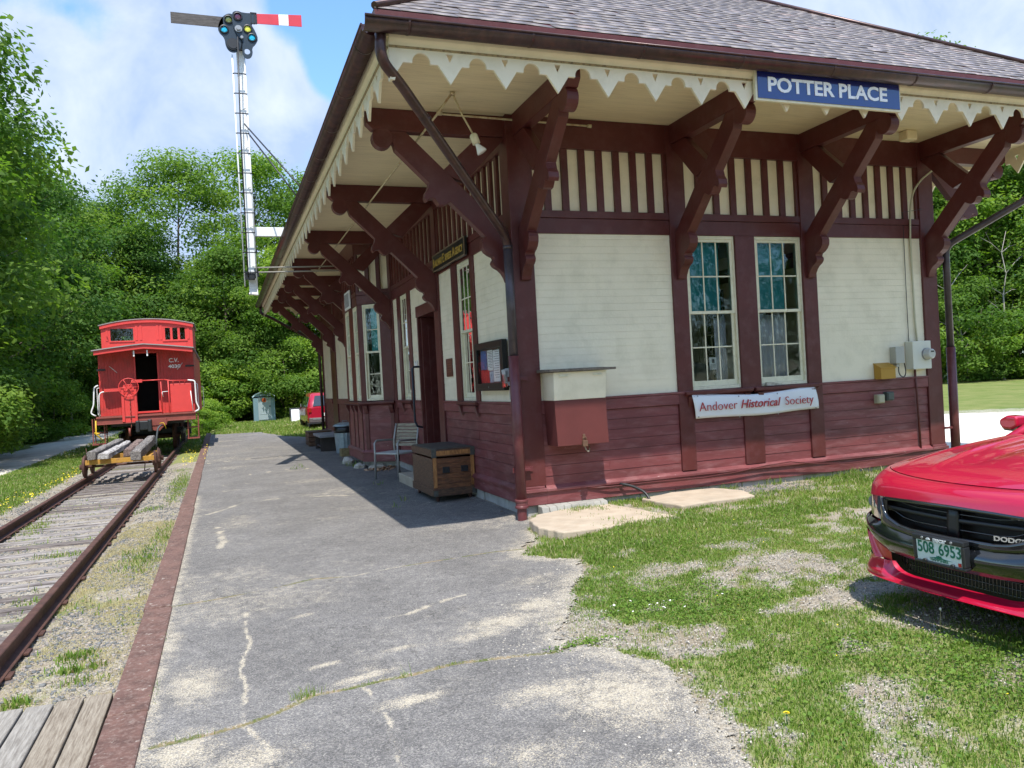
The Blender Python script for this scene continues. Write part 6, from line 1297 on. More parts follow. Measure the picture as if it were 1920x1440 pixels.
M_dg = mat('dark_glass', (.02, .025, .03), .05, coat=1)
b = MB(); b.hexa([(-.66, -2.19, 1.08), (.66, -2.19, 1.08), (.66, -2.12, 1.08), (-.66, -2.12, 1.08), (-.54, -1.94, 1.55), (.54, -1.94, 1.55), (.54, -1.88, 1.55), (-.54, -1.88, 1.55)]); b.build('rear_window', M_dg, SV, bevel=.01)
b = MB()
for s in (-1, 1): b.hexa([(s * .90, -1.75, 1.08), (s * .92, .7, 1.08), (s * .86, .7, 1.08), (s * .84, -1.75, 1.08), (s * .74, -1.55, 1.5), (s * .74, .3, 1.55), (s * .68, .3, 1.55), (s * .68, -1.55, 1.5)])
b.build('side_windows', M_dg, SV)
b = MB(); b.box(-.86, .86, -2.30, -2.05, .34, .56); b.build('rear_bumper', mat('grey_bumper', (.12, .10, .10), .4), SV, bevel=.03); b = MB(); b.box(-.7, .7, -2.31, -2.29, .47, .53); b.build('chrome_strip', M_steel, SV)
for s in (-1, 1): b = MB(); b.box(s * .86 - .06 * (s > 0) - .0, s * .86 + .06 * (s < 0) + .06, -2.24, -2.0, .80, 1.02); b.build('tail_light', mat('tail_lens', (.35, .02, .01), .15, coat=.6), SV, bevel=.02)
b = MB(); b.box(-.26, .26, -2.245, -2.215, .62, .76); b.build('licence_plate', M_white, SV)
for y in (-1.35, 1.4):
    for s in (-1, 1): b = MB(); b.lathe([(.20, -.11), (.33, -.11), (.36, -.08), (.36, .08), (.33, .11), (.20, .11)], axis='x', c=(s * .80, y, .36), n=24); w = b.build('wheel', M_black, SV); b = MB(); b.lathe([(.20, -.10), (.20, .10)], axis='x', c=(s * .81, y, .36), n=16); b.build('rim', M_steel, w)
b = MB(); b.box(-.95, -.40, -2.75, -2.2, .30, .34); b.box(-.97, -.93, -2.9, -2.75, .2, .34); b.build('tow_bar', M_black, SV)
# ================================================================== RED SEDAN
def paint(name, col):
    m = bpy.data.materials.new(name); m.use_nodes = True; P = m.node_tree.nodes['Principled BSDF']; P.inputs['Base Color'].default_value = (*col, 1); P.inputs['Roughness'].default_value = .38; P.inputs['Metallic'].default_value = .35
    P.inputs['Coat Weight'].default_value = 1; P.inputs['Coat Roughness'].default_value = .02; P.inputs['Coat IOR'].default_value = 1.6; return m
M_car = paint('sedan_red', (.58, .006, .042)); M_gb = mat('gloss_black', (.008, .009, .011), .12, coat=1.0); M_mb = mat('matt_black_grille', (.010, .010, .011), .6); M_sg = mat('satin_black', (.012, .013, .015), .32); M_glassd = mat('tinted_glass', (.03, .045, .045), .03, coat=1)
CO = Vector((.47, -5.68, -.043))
CAR = thing('parked_sedan', tuple(CO), 'glossy red sedan with black crosshair grille and green and white licence plate', 'car')
# local: x = back from the nose, y = across (+ far side), z up
def xf(y, z):
    """nose plan curve (x of the fascia at lateral y, height z)"""
    a = abs(y) / .95; c = .055 * a * a + .24 * a ** 6 + .16 * a ** 14
    lean = .05 * (z - .5) if z > .5 else .10 * (.5 - z) - .06 * max(0, .25 - z) * 4
    return c + lean
def curve(pts):
    xs = [p[0] for p in pts]; ys = [p[1] for p in pts]
    return lambda v: float(np.interp(abs(v), xs, ys))
z_hood = curve([(0, .815), (.3, .812), (.6, .80), (.78, .785), (.9, .765), (.95, .75)])          # top of grille / nose lip
z_gt = curve([(0, .775), (.3, .772), (.6, .762), (.80, .748), (.95, .735)])
z_gb = curve([(0, .585), (.3, .588), (.40, .60), (.50, .635), (.54, .68), (.56, .745)])
z_bt = curve([(0, .56), (.3, .563), (.45, .578), (.56, .60), (.75, .612), (.90, .622), (.95, .63)])
z_bb = curve([(0, .40), (.3, .405), (.5, .42), (.62, .45), (.72, .50), (.80, .555), (.86, .595), (.95, .615)])
z_lt = curve([(0, .395), (.35, .40), (.48, .415), (.54, .42)])
z_lb = curve([(0, .288), (.35, .288), (.43, .296), (.49, .325), (.52, .37), (.54, .41)])
z_bot = curve([(0, .245), (.6, .245), (.8, .25), (.95, .27)])
def strip(name, zlo, zhi, v0, v1, m, off=0.0, parent=CAR, nu=60, nv=6, prof=None, thick=0.0, smooth=True):
    b = MB()
    def f(u, v):
        y = v0 + (v1 - v0) * u; z = zlo(y) + (zhi(y) - zlo(y)) * v
        x = xf(y, z) + off + (prof(y, v) if prof else 0)
        return (x, y, z)
    b.grid(f, nu, nv, smooth); o = b.build(name, m, parent, recalc=False)
    if thick: s = o.modifiers.new('s', 'SOLIDIFY'); s.thickness = thick; s.offset = 0
    return o
# bumper body: lower lip and corners
strip('bumper_lip', z_bot, lambda y: z_lb(y) if abs(y) < .53 else .36, -.95, .95, M_car, -.03, nv=8, prof=lambda y, v: -.075 * (1 - v) ** 1.5 + .055 * v * (abs(y) < .53) + .02 * (1 - v) * (v < .15))
for s in (-1, 1):
    def zl_(y): return max(.335, 0) 
    strip('bumper_corner', lambda y: .36 + .12 * float(np.clip((abs(y) - .73) / .05, 0, 1)) * float(np.clip((.93 - abs(y)) / .03, 0, 1)), lambda y: max(z_bb(y), .36), s * .50, s * .95, M_car, -.012, nu=40, nv=8, prof=lambda y, v: -.03 * math.exp(-((abs(y) - (.66 + .10 * v)) / .04) ** 2))
    strip('fog_recess', lambda y: .355, lambda y: .485, s * .72, s * .94, M_mb, .05, nu=14, nv=3)
    for k in range(2): strip('fog_slat', lambda y: .39 + k * .04, lambda y: .40 + k * .04, s * .74, s * .93, M_gb, .02, nu=14, nv=1, thick=.006)
    # headlight
    hl = strip('headlight', lambda y: z_bt(y), lambda y: z_gt(y) - .003, s * .57, s * .945, mat('headlight_housing', (.035, .035, .034), .3, coat=.5), .03, nu=24, nv=6)
    strip('headlight_lens', z_bt, lambda y: z_gt(y) - .002, s * .565, s * .95, glass_mat('lamp_lens', (.62, .62, .58), .6, .8), .0, parent=hl, nu=24, nv=6)
    for yy in (.66, .78): 
        b = MB(); q = xf(yy, .69) + .03; b.lathe([(.045, 0), (.038, -.02), (.01, .0)], axis='x', c=(q, s * yy, .695), n=18); b.build('projector', M_steel, hl)
strip('grille_recess', z_gb, z_gt, -.56, .56, M_mb, .09, nv=6)
strip('black_band', z_bb, z_bt, -.95, .95, M_gb, -.018, nv=10, prof=lambda y, v: -.03 * math.sin(PI * v))
# grille frame, crosshair, slats
g = thing('x', (0, 0, 0), None, None); bpy.data.objects.remove(g)
strip('grille_frame', lambda y: z_bt(y) - .006, lambda y: z_gb(y) + .012, -.56, .56, M_gb, -.02, nv=3, thick=.02)
strip('grille_top_frame', lambda y: z_gt(y) - .02, z_gt, -.56, .56, M_gb, -.002, nv=2, thick=.02)
for k, (dz, hh) in enumerate(((.045, .006), (.135, .006))):
    strip('grille_bar', lambda y: z_gb(y) + dz if abs(y) < .49 else z_gb(.49) + dz, lambda y: (z_gb(y) if abs(y) < .49 else z_gb(.49)) + dz + hh, -.54, .54, M_gb, .03, nv=1, thick=.02)
strip('crosshair_bar', lambda y: .672 + .02 * abs(y), lambda y: .698 + .02 * abs(y), -.54, .54, M_sg, .03, nv=2, thick=.03)
strip('crosshair_post', lambda y: z_gb(y) - .01, z_gt, -.04, .04, M_sg, .025, nu=4, nv=3, thick=.03)
strip('lower_intake', z_lb, z_lt, -.54, .54, M_mb, .085, nv=6)
b = MB()
for i in range(44):
    y = -.52 + i * .0242
    z0, z1 = z_lb(y) + .005, z_lt(y) - .005; xx = xf(y, (z0 + z1) / 2) + .07; b.box(xx, xx + .004, y, y + .004, z0, z1)
for z in (.26, .30, .34, .38): b.tube([(xf(y, z) + .07, y, z) for y in [-.5 + k * .1 for k in range(11)]], .003, 4)
b.build('intake_mesh', M_gb, CAR)
# hood
ZH = lambda x, y: .79 + .110 * (1 - math.exp(-max(x, 0) / .12)) + .215 * (1 - math.exp(-max(x - .05, 0) / .95)) - .04 * (abs(y) / .9) ** 4 - .03 * (abs(y) / .9) ** 10
def hoodz(x, y):
    a = abs(y); z = ZH(x, y); t = min(max((x - .25) / .5, 0), 1)
    z += .020 * t * (math.exp(-((a - .40 - .05 * x) / .05) ** 2)) + .012 * t * (a < .40 + .05 * x) - .012 * t * math.exp(-((a - .18) / .07) ** 2) * (x > .4)
    z += .010 * t * math.exp(-((a - .66 - .04 * x) / .035) ** 2)
    return z
def seam_x(y0):
    a = abs(y0); return xf(y0, z_gt(y0)) - .006 + .125 + .10 * (a / .945) ** 3
def shoulder(u, v):
    """rolled edge of the bonnet: outline (v = 0) up to the hood seam (v = 1), round the nose and back along both wings"""
    if u < .25 or u > .75:
        s = -1 if u < .25 else 1; k = (1 - u / .25) if u < .25 else (u - .75) / .25
        p = (xf(.945, .74) + k * (1.56 - xf(.945, .74)), s * (.945 + .012 * min(k * 3, 1))); q = (seam_x(.80) + k * (1.56 - seam_x(.80)), s * (.80 + .035 * k)); ze = .735 + .095 * (1 - math.exp(-k * 3))
    else:
        y = -.945 + 1.89 * (u - .25) / .5; y0 = y * .80 / .945; p = (xf(y, z_gt(y)) - .006, y); q = (seam_x(y0), y0); ze = z_gt(y)
    x = p[0] + (q[0] - p[0]) * v; yy = p[1] + (q[1] - p[1]) * v; f = math.sqrt(max(0, 1 - (1 - v) ** 2.0)); zt = hoodz(max(q[0], x), q[1])
    return (x, yy, ze + (zt - ze) * f)
b = MB(); b.grid(shoulder, 200, 12); b.build('nose_panel', M_car, CAR, recalc=False)
def hood(u, v):
    y0 = -.797 + 1.594 * u; a = abs(y0); xs = seam_x(y0) + .006; x = xs + (1.52 - .10 * a - xs) * v; y = y0 * (1 + .04 * v * (x / 1.5))
    return (x, y, hoodz(x, y) + .001)
b = MB(); b.grid(hood, 90, 50); b.build('hood', M_car, CAR, recalc=False)
for s in (-1, 1):
    def side(u, v):
        x = xf(.945, .74) + (4.7 - xf(.945, .74)) * u; k = min((x - .45) / 1.11, 1); ze = .735 + .095 * (1 - math.exp(-k * 3)); ze += .16 * min(max((x - 1.56) / 1.0, 0), 1)
        return (x, s * (.945 + .012 * min(k * 3, 1) + .010 * math.sin(v * 3.1)), ze + (.24 - ze) * v)
    b = MB(); b.grid(side, 80, 12); b.build('fender', M_car, CAR, recalc=False)
    def waist(u, v):
        x = 1.56 + 3.2 * u; ze = .83 + .16 * min(max((x - 1.56) / 1.0, 0), 1); f = math.sqrt(max(0, 1 - (1 - v) ** 2)); zt = min(hoodz(1.56, .8) + .02 * u, 1.03)
        return (x, s * (.957 - .12 * v), ze + (zt - ze) * f)
    b = MB(); b.grid(waist, 30, 6); b.build('shoulder', M_car, CAR, recalc=False)
# cabin
def P3(x, y, z): return (x, y, z)
b = MB()
cab = [(1.50, .80, 1.015, .80, 1.015), (2.35, .60, 1.42, .86, 1.00), (3.2, .58, 1.45, .86, 1.0), (4.2, .62, 1.10, .84, 1.02), (4.95, .70, 1.0, .80, .98)]
rg = []
for x, yt, zt, yb, zb in cab:
    rg.append([b.p((x, -yb, zb)), b.p((x, -yt, zt - .02)), b.p((x, -yt + .12, zt)), b.p((x, yt - .12, zt)), b.p((x, yt, zt - .02)), b.p((x, yb, zb))])
for i in range(len(rg) - 1):
    for k in (1, 2, 3): b.face((rg[i][k], rg[i][k + 1], rg[i + 1][k + 1], rg[i + 1][k]), True)
b.build('roof_skin', M_car, CAR, recalc=False)
b = MB(); b.face([b.p(q) for q in ((1.46, -.74, 1.005), (1.46, .74, 1.005), (2.30, .58, 1.415), (2.30, -.58, 1.415))]); b.build('windscreen', M_glassd, CAR, recalc=False)
for s in (-1, 1):
    b = MB(); b.tube([(1.40, s * .79, .985), (1.85, s * .71, 1.20), (2.38, s * .60, 1.41)], [.045, .035, .03], 8); b.build('windscreen_pillar', M_car, CAR)
    b = MB(); b.face([b.p(q) for q in ((1.62, s * .835, 1.0), (4.1, s * .86, 1.02), (3.9, s * .64, 1.28), (3.3, s * .60, 1.40), (2.40, s * .62, 1.39))]); b.build('side_window', M_glassd, CAR, recalc=False)
    b = MB(); b.prism([(s * q[0], q[1]) for q in ((.93, 1.085), (.99, 1.055), (1.07, 1.06), (1.10, 1.095), (1.095, 1.135), (1.03, 1.165), (.94, 1.16))], 1.72, 1.85); mr_ = b.build('door_mirror', M_car, CAR, bevel=.035, seg=4)
    b = MB(); b.prism([(s * q[0], q[1]) for q in ((.935, 1.08), (.99, 1.045), (1.06, 1.05), (1.085, 1.075), (1.0, 1.078))], 1.735, 1.84); b.build('mirror_base', M_gb, mr_); b = MB(); b.box(1.78, 1.84, min(s * .84, s * .97), max(s * .84, s * .97), 1.02, 1.05); b.build('mirror_stalk', M_gb, mr_); 
    for x in (.98, 4.02):
        b = MB(); b.lathe([(.22, -.115), (.33, -.115), (.36, -.09), (.36, .09), (.33, .115), (.22, .115)], axis='y', c=(x, s * .83, .36), n=32); w = b.build('wheel', M_black, CAR)
        b = MB(); b.lathe([(.23, -.1), (.23, .1)], axis='y', c=(x, s * .84, .36), n=20); b.build('rim', M_steel, w)
b = MB(); b.box(.25, 4.7, -.86, .86, .17, .24); b.build('underbody', M_mb, CAR)
b = MB(); b.box(4.62, 4.98, -.90, .90, .3, .98); b.build('tail', M_car, CAR, bevel=.08)
b = MB(); b.box(.14, .3, -.7, .7, .25, .78); b.box(.3, .42, -.82, .82, .3, .72); b.build('core', M_mb, CAR)
# licence plate with dealer frame
t = bpy.data.objects.new('licence_plate', None); COL.objects.link(t); t.parent = CAR; t.location = (-.085, 0.02, .508); t.rotation_euler = (0, R_(-4), 0); t.scale = (1, 1.07, 1); CAR.scale = (1, .93, 1)
t['label'] = 'green on white licence plate in a black dealer frame'
b = MB(); b.box(-.0, .05, -.178, .178, -.083, -.065); b.box(.0, .05, -.178, .178, .055, .087); b.box(0, .05, -.178, -.155, -.065, .055); b.box(0, .05, .155, .178, -.065, .055); b.build('plate_frame', mat('frame_black', (.02, .022, .025), .3), t, bevel=.006)
b = MB(); b.box(.008, .012, -.156, .156, -.068, .057); b.build('plate_face', mat('plate_white', (.62, .70, .70), .4, var=.06, vscale=30), t)
M_gl = mat('plate_green', (.0, .15, .09), .4); PL = lambda y, z, x=.0065: frame4((x, y, z), (0, -1, 0), ZU)
letters('508', .098, t, M_gl, PL(.088, .012), depth=.001, xs=.82, bold=.0015); letters('6953', .098, t, M_gl, PL(-.078, .012), depth=.001, xs=.80, bold=.0015)
letters('HAMPSHIRE', .026, t, M_gl, PL(0, -.052), depth=.001, xs=.9); letters('NEW', .016, t, M_gl, PL(0.0, -.030), depth=.001)
b = MB(); b.prism([(.07, -.043), (.03, -.036), (-.0, -.026), (-.03, -.037), (-.09, -.043)], .0055, .0075, axis=0); b.build('mountain_mark', M_gl, t)
M_wh2 = mat('frame_print', (.75, .76, .78), .4); letters('nucar', .040, t, M_wh2, PL(-.02, .071, -.0015), depth=.001, xs=1.0, bold=.001)
b = MB(); b.prism([(.075, .064), (.045, .064), (.047, .072), (.055, .077), (.066, .076), (.073, .071)], -.003, -.0005, axis=0); b.build('cloud_mark', M_wh2, t)
b = MB(); b.box(.005, .008, -.148, -.128, -.062, -.042); b.build('red_sticker', mat('red_sticker', (.5, .02, .01), .5), t)
b = MB()
for y in (.10, -.10): b.lathe([(.008, -.006), (.008, .0)], axis='x', c=(0, y, .072), n=10)
b.build('screws', M_steel, t)
for y in (.095, -.095): b = MB(); b.lathe([(.013, -.008), (.013, .004)], axis='x', c=(0, y, -.066), n=10); b.build('clip', M_black, t)
# maker's lettering on the grille
letters('DODGE', .036, CAR, mat('chrome_letters', (.70, .71, .70), .2, .8), frame4((xf(.45, .64) - .018, -.40, .632), (.16, -1, 0), ZU), depth=.003, xs=1.45, bold=.001, name='badge')
b = MB()
for k in range(2): q = -.515 - k * .014; xx = xf(q, .64) - .020; b.hexa([(xx, q, .619), (xx, q - .009, .619), (xx + .004, q - .009, .619), (xx + .004, q, .619), (xx, q - .010, .645), (xx, q - .019, .645), (xx + .004, q - .019, .645), (xx + .004, q - .010, .645)])
b.build('red_slashes', mat('red_badge', (.6, .02, .02), .4), CAR)
# dandelion stalk in front of the car, dandelion flower lower right
t = thing('dandelion_stalk', (.44, -5.60, -.05), 'bare dandelion stalk standing in front of the red sedan', 'flower'); b = MB(); b.tube([(0, 0, -.02), (.004, 0, .08), (.012, 0, .152)], .0022, 6); b.build('stem', mat('dry_stem', (.30, .26, .12), .7), t)
b = MB(); b.lathe([(.002, .148), (.006, .153), (.007, .16), (.003, .166)], c=(.012, 0, 0), n=10); b.build('seed_head', M_wfl, t)
t = thing('dandelion', (-1.02, -6.02, -.12), 'single yellow dandelion flower in the grass at the lower right', 'flower'); b = MB(); b.tube([(0, 0, 0), (.0, 0, .06)], .002, 6); b.build('stem', M_gl, t)
b = MB()
for k in range(46):
    a = k * 2.399; r = .017 * math.sqrt((k % 23 + 1) / 23); z = .058 + .008 * (1 - r / .017); i = b.p((0, 0, z - .004)); j = b.p((r * math.cos(a) - .003 * math.sin(a), r * math.sin(a) + .003 * math.cos(a), z)); l = b.p((r * math.cos(a) + .003 * math.sin(a), r * math.sin(a) - .003 * math.cos(a), z)); b.face((i, j, l))
b.build('petals', M_yel, t, recalc=False)
# ================================================================== TREES
M_bark = mat('bark', (.13, .10, .08), .95, var=.3, vscale=6, bump=.6, bscale=14)
M_lf = [leaf_mat('foliage_mid', [(0, (0.068, 0.141, 0.023)), (.5, (0.130, 0.226, 0.034)), (1, (0.215, 0.316, 0.051))], .5, .75),
        leaf_mat('foliage_dark', [(0, (0.047, 0.113, 0.023)), (.5, (0.096, 0.186, 0.034)), (1, (0.169, 0.266, 0.052))], .46, .75),
        leaf_mat('foliage_light', [(0, (0.090, 0.181, 0.023)), (.5, (0.175, 0.288, 0.036)), (1, (0.282, 0.395, 0.062))], .5, .75)]
def crown_mesh(name, seed, H, R, zb, nclump, per, leaf, m, shrub=False):
    g = np.random.default_rng(seed); C_ = []; zc = (H + zb) / 2; hz_ = (H - zb) / 2
    for k in range(nclump):
        u = g.uniform(-1, 1); a = g.uniform(0, 6.283); r = g.uniform(.45, 1.0) ** .6
        w = math.sqrt(max(0, 1 - u * u)); prof = w * (1.12 - .35 * max(u, 0)) * (1 if u > -.3 else 1.1)
        C_.append((R * prof * r * math.cos(a), R * prof * r * math.sin(a), zc + hz_ * u * (.75 + .25 * r), R * g.uniform(.18, .34)))
    C_ = np.array(C_); n = nclump * per; ci = np.repeat(np.arange(nclump), per); d = g.normal(size=(n, 3)); d /= np.linalg.norm(d, axis=1)[:, None]
    rad = g.uniform(.55, 1.08, n) ** .5; P = C_[ci, :3] + d * (C_[ci, 3] * rad)[:, None] * np.array([1.18, 1.18, .60])
    P += g.normal(0, .05 * R, (n, 3)) * np.array([1, 1, .5]); P[:, 2] = np.maximum(P[:, 2], .1)
    # sprays: leaves sit in flattened layers that droop outwards
    nr = d * .8 + g.normal(0, .55, (n, 3)) + np.array([0, 0, .9]); nr /= np.linalg.norm(nr, axis=1)[:, None]
    t = np.cross(nr, g.normal(size=(n, 3))); t /= np.linalg.norm(t, axis=1)[:, None]; b_ = np.cross(nr, t); s = leaf * g.uniform(.6, 1.35, n)[:, None]
    V = np.stack([P - t * s, P - b_ * s * .55 + nr * s * .12, P + t * s, P + b_ * s * .55 + nr * s * .12], 1).reshape(-1, 3); Q = np.arange(n * 4).reshape(-1, 4)
    tone = np.clip(g.normal(.45, .22, nclump)[ci] + g.normal(0, .16, n), 0, 1)
    return raw_mesh(name, V, Q, mats=[m], attrs={'tone': ('FACE', tone)}), C_
def trunk_mesh(seed, H, R, zb, clumps, r0=.22):
    rr = random.Random(seed); b = MB(); px, py = 0, 0; pts = [(0, 0, -.4)]; n = 7
    for k in range(1, n + 1): px += rr.uniform(-.16, .16); py += rr.uniform(-.16, .16); pts.append((px, py, H * .86 * k / n))
    b.tube(pts, [r0 * (1 - .85 * k / n) * (1.25 if k == 0 else 1) for k in range(n + 1)], 9)
    for c in clumps[:: max(1, len(clumps) // 22)]:
        z0 = max(zb * .6, c[2] - R * .55); k = min(n - 1, int(z0 / (H * .86) * n)); a = Vector(pts[k]) * (1 - (z0 / (H * .86) * n - k)) + Vector(pts[k + 1]) * (z0 / (H * .86) * n - k); e = Vector(c[:3]); m_ = (a + e) / 2 + Vector((rr.uniform(-.2, .2), rr.uniform(-.2, .2), -.25))
        rl = r0 * .32 * (1 - .5 * z0 / H); b.tube([a, m_, e], [rl, rl * .65, rl * .2], 6)
    return b
KINDS = []
for i, (H, R, zb, nc, per, lf, mi) in enumerate(((16, 4.6, 1.2, 124, 380, .118, 0), (17, 4.9, 2.0, 114, 380, .118, 1), (15, 4.2, .6, 124, 350, .108, 2), (19, 5.0, 3.0, 104, 390, .122, 0), (20, 5.2, 2.5, 110, 390, .122, 2))):
    cm, cl = crown_mesh('crown', 100 + i, H, R, zb, nc, per, lf, M_lf[mi]); tb = trunk_mesh(i, H, R, zb, cl)
    KINDS.append((cm, tb, H))
SHR = []
for i, (H, R, nc, per, lf, mi) in enumerate(((3.6, 2.2, 46, 260, .085, 2), (5.2, 2.8, 56, 300, .09, 0), (2.2, 1.6, 30, 240, .07, 2))):
    cm, cl = crown_mesh('foliage', 300 + i, H, R, .1, nc, per, lf, M_lf[mi]); b = MB()
    for k in range(7): a = k * .9; b.tube([(.05 * math.cos(a), .05 * math.sin(a), -.1), (R * .3 * math.cos(a), R * .3 * math.sin(a), H * .4), (R * .55 * math.cos(a), R * .55 * math.sin(a), H * .75)], [.035, .022, .008], 5)
    SHR.append((cm, b, H))
TRUNKME = {}
def plant(kind, x, y, s, rz, name, label, cat, group, sz=1.0, z=None):
    cm, tb, H = kind; o = thing(name, (x, y, float(zg(x, y)) if z is None else z), label, cat, group, rz); o.scale = (s, s, s * sz)
    if id(tb) not in TRUNKME:
        k = tb.build('trunk' if name != 'shrub' else 'stems', M_bark, o); TRUNKME[id(tb)] = k.data
    else: link_mesh('trunk' if name != 'shrub' else 'stems', TRUNKME[id(tb)], o)
    link_mesh('crown' if name != 'shrub' else 'foliage', cm, o); return o
GL, GB, GR, GF = 'trees beyond the footpath', 'trees behind the caboose', 'trees across the road', 'trees on the near side of the station yard'
plant(KINDS[0], -14.3, 19.5, 1.06, .3, 'deciduous_tree', 'tall tree cut off by the left picture edge, nearest beyond the footpath', 'tree', GL)
plant(KINDS[1], -15.6, 23.6, 1.10, 2.9, 'deciduous_tree', 'broad tall tree at the left picture edge, just behind the nearest one', 'tree', GL)
plant(KINDS[2], -14.9, 28.0, 1.02, 1.2, 'deciduous_tree', 'bright green tree beyond the footpath, third from the left picture edge', 'tree', GL)
plant(KINDS[1], -14.2, 36.5, .96, 2.2, 'deciduous_tree', 'dark green tree beyond the footpath, directly left of the caboose', 'tree', GL)
plant(KINDS[0], -13.2, 45.0, .95, 4.0, 'deciduous_tree', 'green tree rising behind the left side of the caboose cupola', 'tree', GL)
plant(KINDS[1], -11.0, 54.0, .93, 5.1, 'deciduous_tree', 'rounded dark tree just left of the low gap in the treeline', 'tree', GL)
for i, (x, y, s) in enumerate(((-19.5, 24, 1.0), (-20, 33, 1.05), (-19, 42, 1.0), (-17.5, 51, .95), (-14, 61, .95), (-8, 63, .8))):
    plant(KINDS[(i + 1) % 3], x, y, s, i * 1.3, 'deciduous_tree', 'tree mostly hidden by the row beyond the footpath', 'tree', 'second row of trees beyond the footpath')
plant(KINDS[3], -5.6, 51.5, 1.0, .6, 'deciduous_tree', 'tall open crowned tree left of the signal mast with sky showing through', 'tree', GB)
plant(KINDS[4], -.6, 53.0, .98, 2.7, 'deciduous_tree', 'tall tree right of the signal mast against the station gutter', 'tree', GB)
plant(KINDS[0], -2.8, 47.5, .72, 3.9, 'deciduous_tree', 'lower leafy tree behind the portable toilet', 'tree', GB)
plant(KINDS[2], 1.8, 46.5, .80, 1.9, 'deciduous_tree', 'light green tree seen through the far eaves brackets', 'tree', GB)
plant(KINDS[3], 4.6, 52.5, .95, .9, 'deciduous_tree', 'tree behind the far end of the station roof', 'tree', GB)
plant(KINDS[1], -8.3, 49.5, .78, 5.0, 'deciduous_tree', 'dark tree directly behind the caboose cupola', 'tree', GB)
plant(KINDS[1], 8.8, 50, .9, .4, 'deciduous_tree', 'tree hidden behind the station, beside the red SUV', 'tree', GB)
for i, (t_, n_, s, k, lb) in enumerate(((9.0, 52, 1.15, 4, 'tall tree across the road, just right of the station corner'), (14.5, 51, 1.05, 0, 'leafy tree across the road at the right edge of the picture'), (20, 53, .95, 4, 'tree across the road cut by the right edge of the picture'), (3.0, 54, 1.15, 1, 'tree across the road hidden behind the station corner'), (12, 60, 1.35, 3, 'tallest tree, its tip showing above the slate roof at right'), (26, 55, .95, 0, 'tree across the road outside the right edge'), (18, 61, 1.0, 1, 'dark tree of the second row across the road'))):
    plant(KINDS[k], .65 * n_ + .76 * t_, .76 * n_ - .65 * t_, s, i * 1.7, 'deciduous_tree', lb, 'tree', GR)
for i, (x, y, s, k, lb) in enumerate(((-12.4, 23.5, .9, 1, 'bush at the foot of the trees left of the footpath, nearest one'), (-13.0, 30, .9, 0, 'bush at the foot of the trees left of the footpath, second one'), (-12.6, 35.5, .8, 1, 'bush at the foot of the trees left of the footpath, third one'), (-12.3, 40.5, .9, 0, 'bush left of the caboose where the footpath disappears'), (-11.6, 17.5, .8, 1, 'bush at the left edge beside the footpath'),
        (-9.5, 45, 1.0, 1, 'bush right behind the caboose, left one'), (-6.0, 46, 1.1, 1, 'bush behind the caboose, right one'), (-3.6, 44.5, 1.05, 0, 'bright bush between the caboose and the portable toilet'), (-2.5, 46.5, 1.15, 1, 'tall bush behind the portable toilet'), (.6, 44.5, 1.0, 1, 'bush behind the folding sign'), (3.4, 44.5, 1.1, 0, 'bush behind the red SUV'), (6.5, 44, 1.1, 1, 'bush hidden behind the station'), (-4.3, 36.5, .75, 2, 'small bright bush right of the caboose'), (-4.6, 33.0, .55, 2, 'low bush beside the yellow flowers'))):
    plant(SHR[k], x, y, s, i * 1.1, 'shrub', lb, 'shrub', 'bushes along the edge of the woods')
for i, t_ in enumerate((5, 9.2, 12.5, 15.8, 19.5, 24)):
    n_ = 46.5 + (i % 2) * .8; plant(SHR[(i + 1) % 2], .65 * n_ + .76 * t_, .76 * n_ - .65 * t_, 1.15, i * .9, 'shrub', ('bush at the wood edge across the road, hidden by the station', 'bush across the road just right of the downpipe', 'bush across the road, middle of the gap beside the station', 'bush across the road at the right edge', 'bush across the road just outside the right edge', 'bush across the road far outside the right edge')[i], 'shrub', 'bushes across the road')
for i, (x, y, s, k) in enumerate(((-8, -40, .8, 0), (9, -40, .8, 2), (17, -42, .75, 1), (23, -39, .8, 2), (29, -42, .95, 0), (35, -38, .8, 1), (42, -41, .85, 2), (50, -36, .9, 0), (58, -30, .9, 1), (-26, -14, 1.0, 1), (-24, -27, 1.0, 0), (-30, 0, 1.0, 1), (-17, -34, 1.0, 2))):
    plant(KINDS[k], x, y, s, i * 1.9, 'deciduous_tree', 'tree seen only as a reflection in the station windows', 'tree', GF)
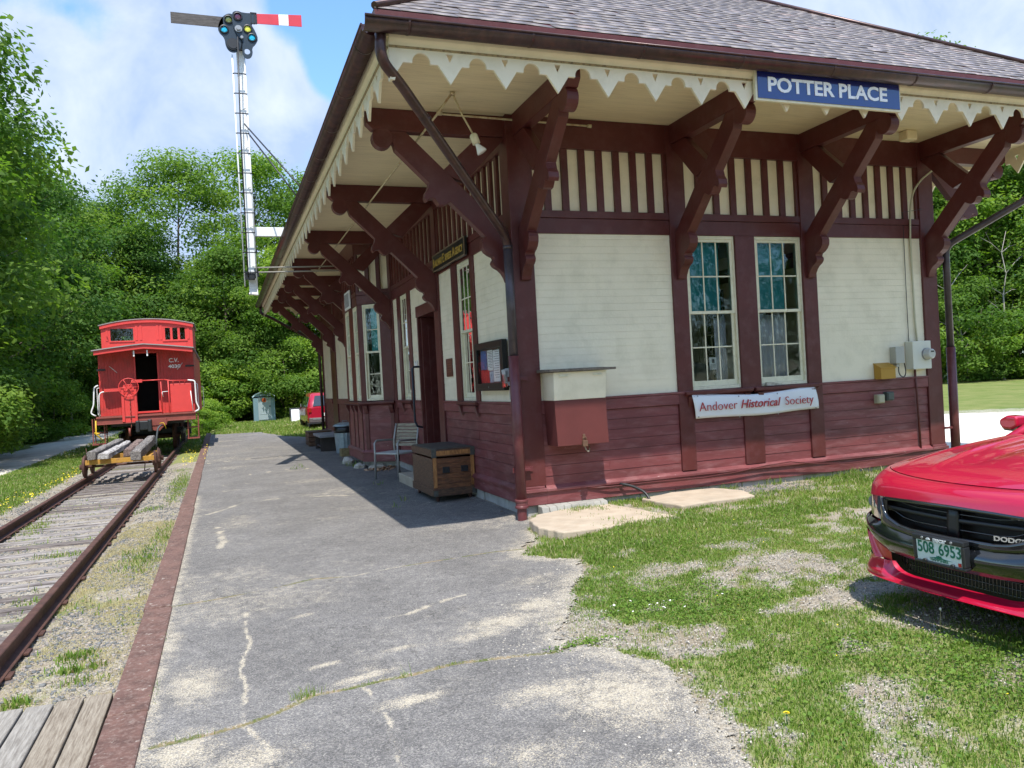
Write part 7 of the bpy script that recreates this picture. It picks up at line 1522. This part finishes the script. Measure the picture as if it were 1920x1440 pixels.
# far wood that reads as one mass
def wood_mass(n, leaf, segs, seed=5):
    g = np.random.default_rng(seed); out = []
    for (x0, y0, x1, y1, h, dep, w) in segs:
        k = int(n * w); u = g.random(k); x = x0 + (x1 - x0) * u + g.normal(0, dep, k); y = y0 + (y1 - y0) * u + g.normal(0, dep, k); hh = h * (.7 + .5 * fbm(u * 9 + seed, u * 0, 3)); out.append(np.stack([x, y, hh * g.random(k) ** .9], -1))
    P = np.concatenate(out); n = len(P); nr = g.normal(size=(n, 3)) + np.array([0, 0, .8]); nr /= np.linalg.norm(nr, axis=1)[:, None]; t = np.cross(nr, g.normal(size=(n, 3))); t /= np.linalg.norm(t, axis=1)[:, None]; b_ = np.cross(nr, t); s = leaf * g.uniform(.6, 1.3, n)[:, None]
    V = np.stack([P - t * s, P - b_ * s * .6, P + t * s, P + b_ * s * .6], 1).reshape(-1, 3)
    return raw_mesh('woods', V, np.arange(n * 4).reshape(-1, 4), mats=[M_lf[1]], attrs={'tone': ('FACE', np.clip(.35 + .25 * fbm(P[:, 0] * .4, P[:, 2] * .6 + P[:, 1] * .3, 9) + g.normal(0, .12, n), 0, 1))})
o = link_mesh('woods', wood_mass(150000, .22, [(-17, 14, -17, 58, 11, .9, .32), (-17, 60, 14, 58, 11, .9, .30), (30, 46, 62, 18, 15, 1.0, .38)])); tag(o, kind='stuff')

# slender, half bare saplings standing out against the woods
M_pb = mat('pale_bark', (.34, .31, .27), .9, var=.25, vscale=5)
for i, (x, y, h, ln, lb) in enumerate(((-11.9, 44, 9, .5, 'slender pale bare sapling left of the caboose against the woods'), (37.9, 28.6, 8, .7, 'slender bare sapling just right of the station corner'), (39.6, 27.0, 6.5, -.9, 'forked bare sapling in the gap right of the downpipe'), (41.0, 25.6, 9, .4, 'bare sapling near the right edge against the woods'))):
    t = thing('bare_sapling', (x, y, float(zg(x, y))), lb, 'tree', 'bare saplings in front of the woods'); rr = random.Random(i + 50); b = MB(); pts = [(0, 0, -.2)]
    for k in range(1, 8): pts.append((ln * (k / 7) ** 1.5 * 1.6 + rr.uniform(-.12, .12), rr.uniform(-.1, .1), h * k / 7))
    b.tube(pts, [.085 * (1 - .85 * k / 7) for k in range(8)], 7)
    for k in range(2, 7):
        for s in (-1, 1):
            L = rr.uniform(.7, 1.9); a = Vector(pts[k]); e = a + Vector((s * L, rr.uniform(-.5, .5), L * rr.uniform(.3, 1.0))); m_ = (a + e) / 2 + Vector((0, 0, .12)); b.tube([a, m_, e], [.030, .020, .006], 5)
            b.tube([m_, m_ + Vector((s * .4, rr.uniform(-.3, .3), rr.uniform(.2, .7)))], [.012, .004], 4)
    b.build('trunk', M_pb, t)
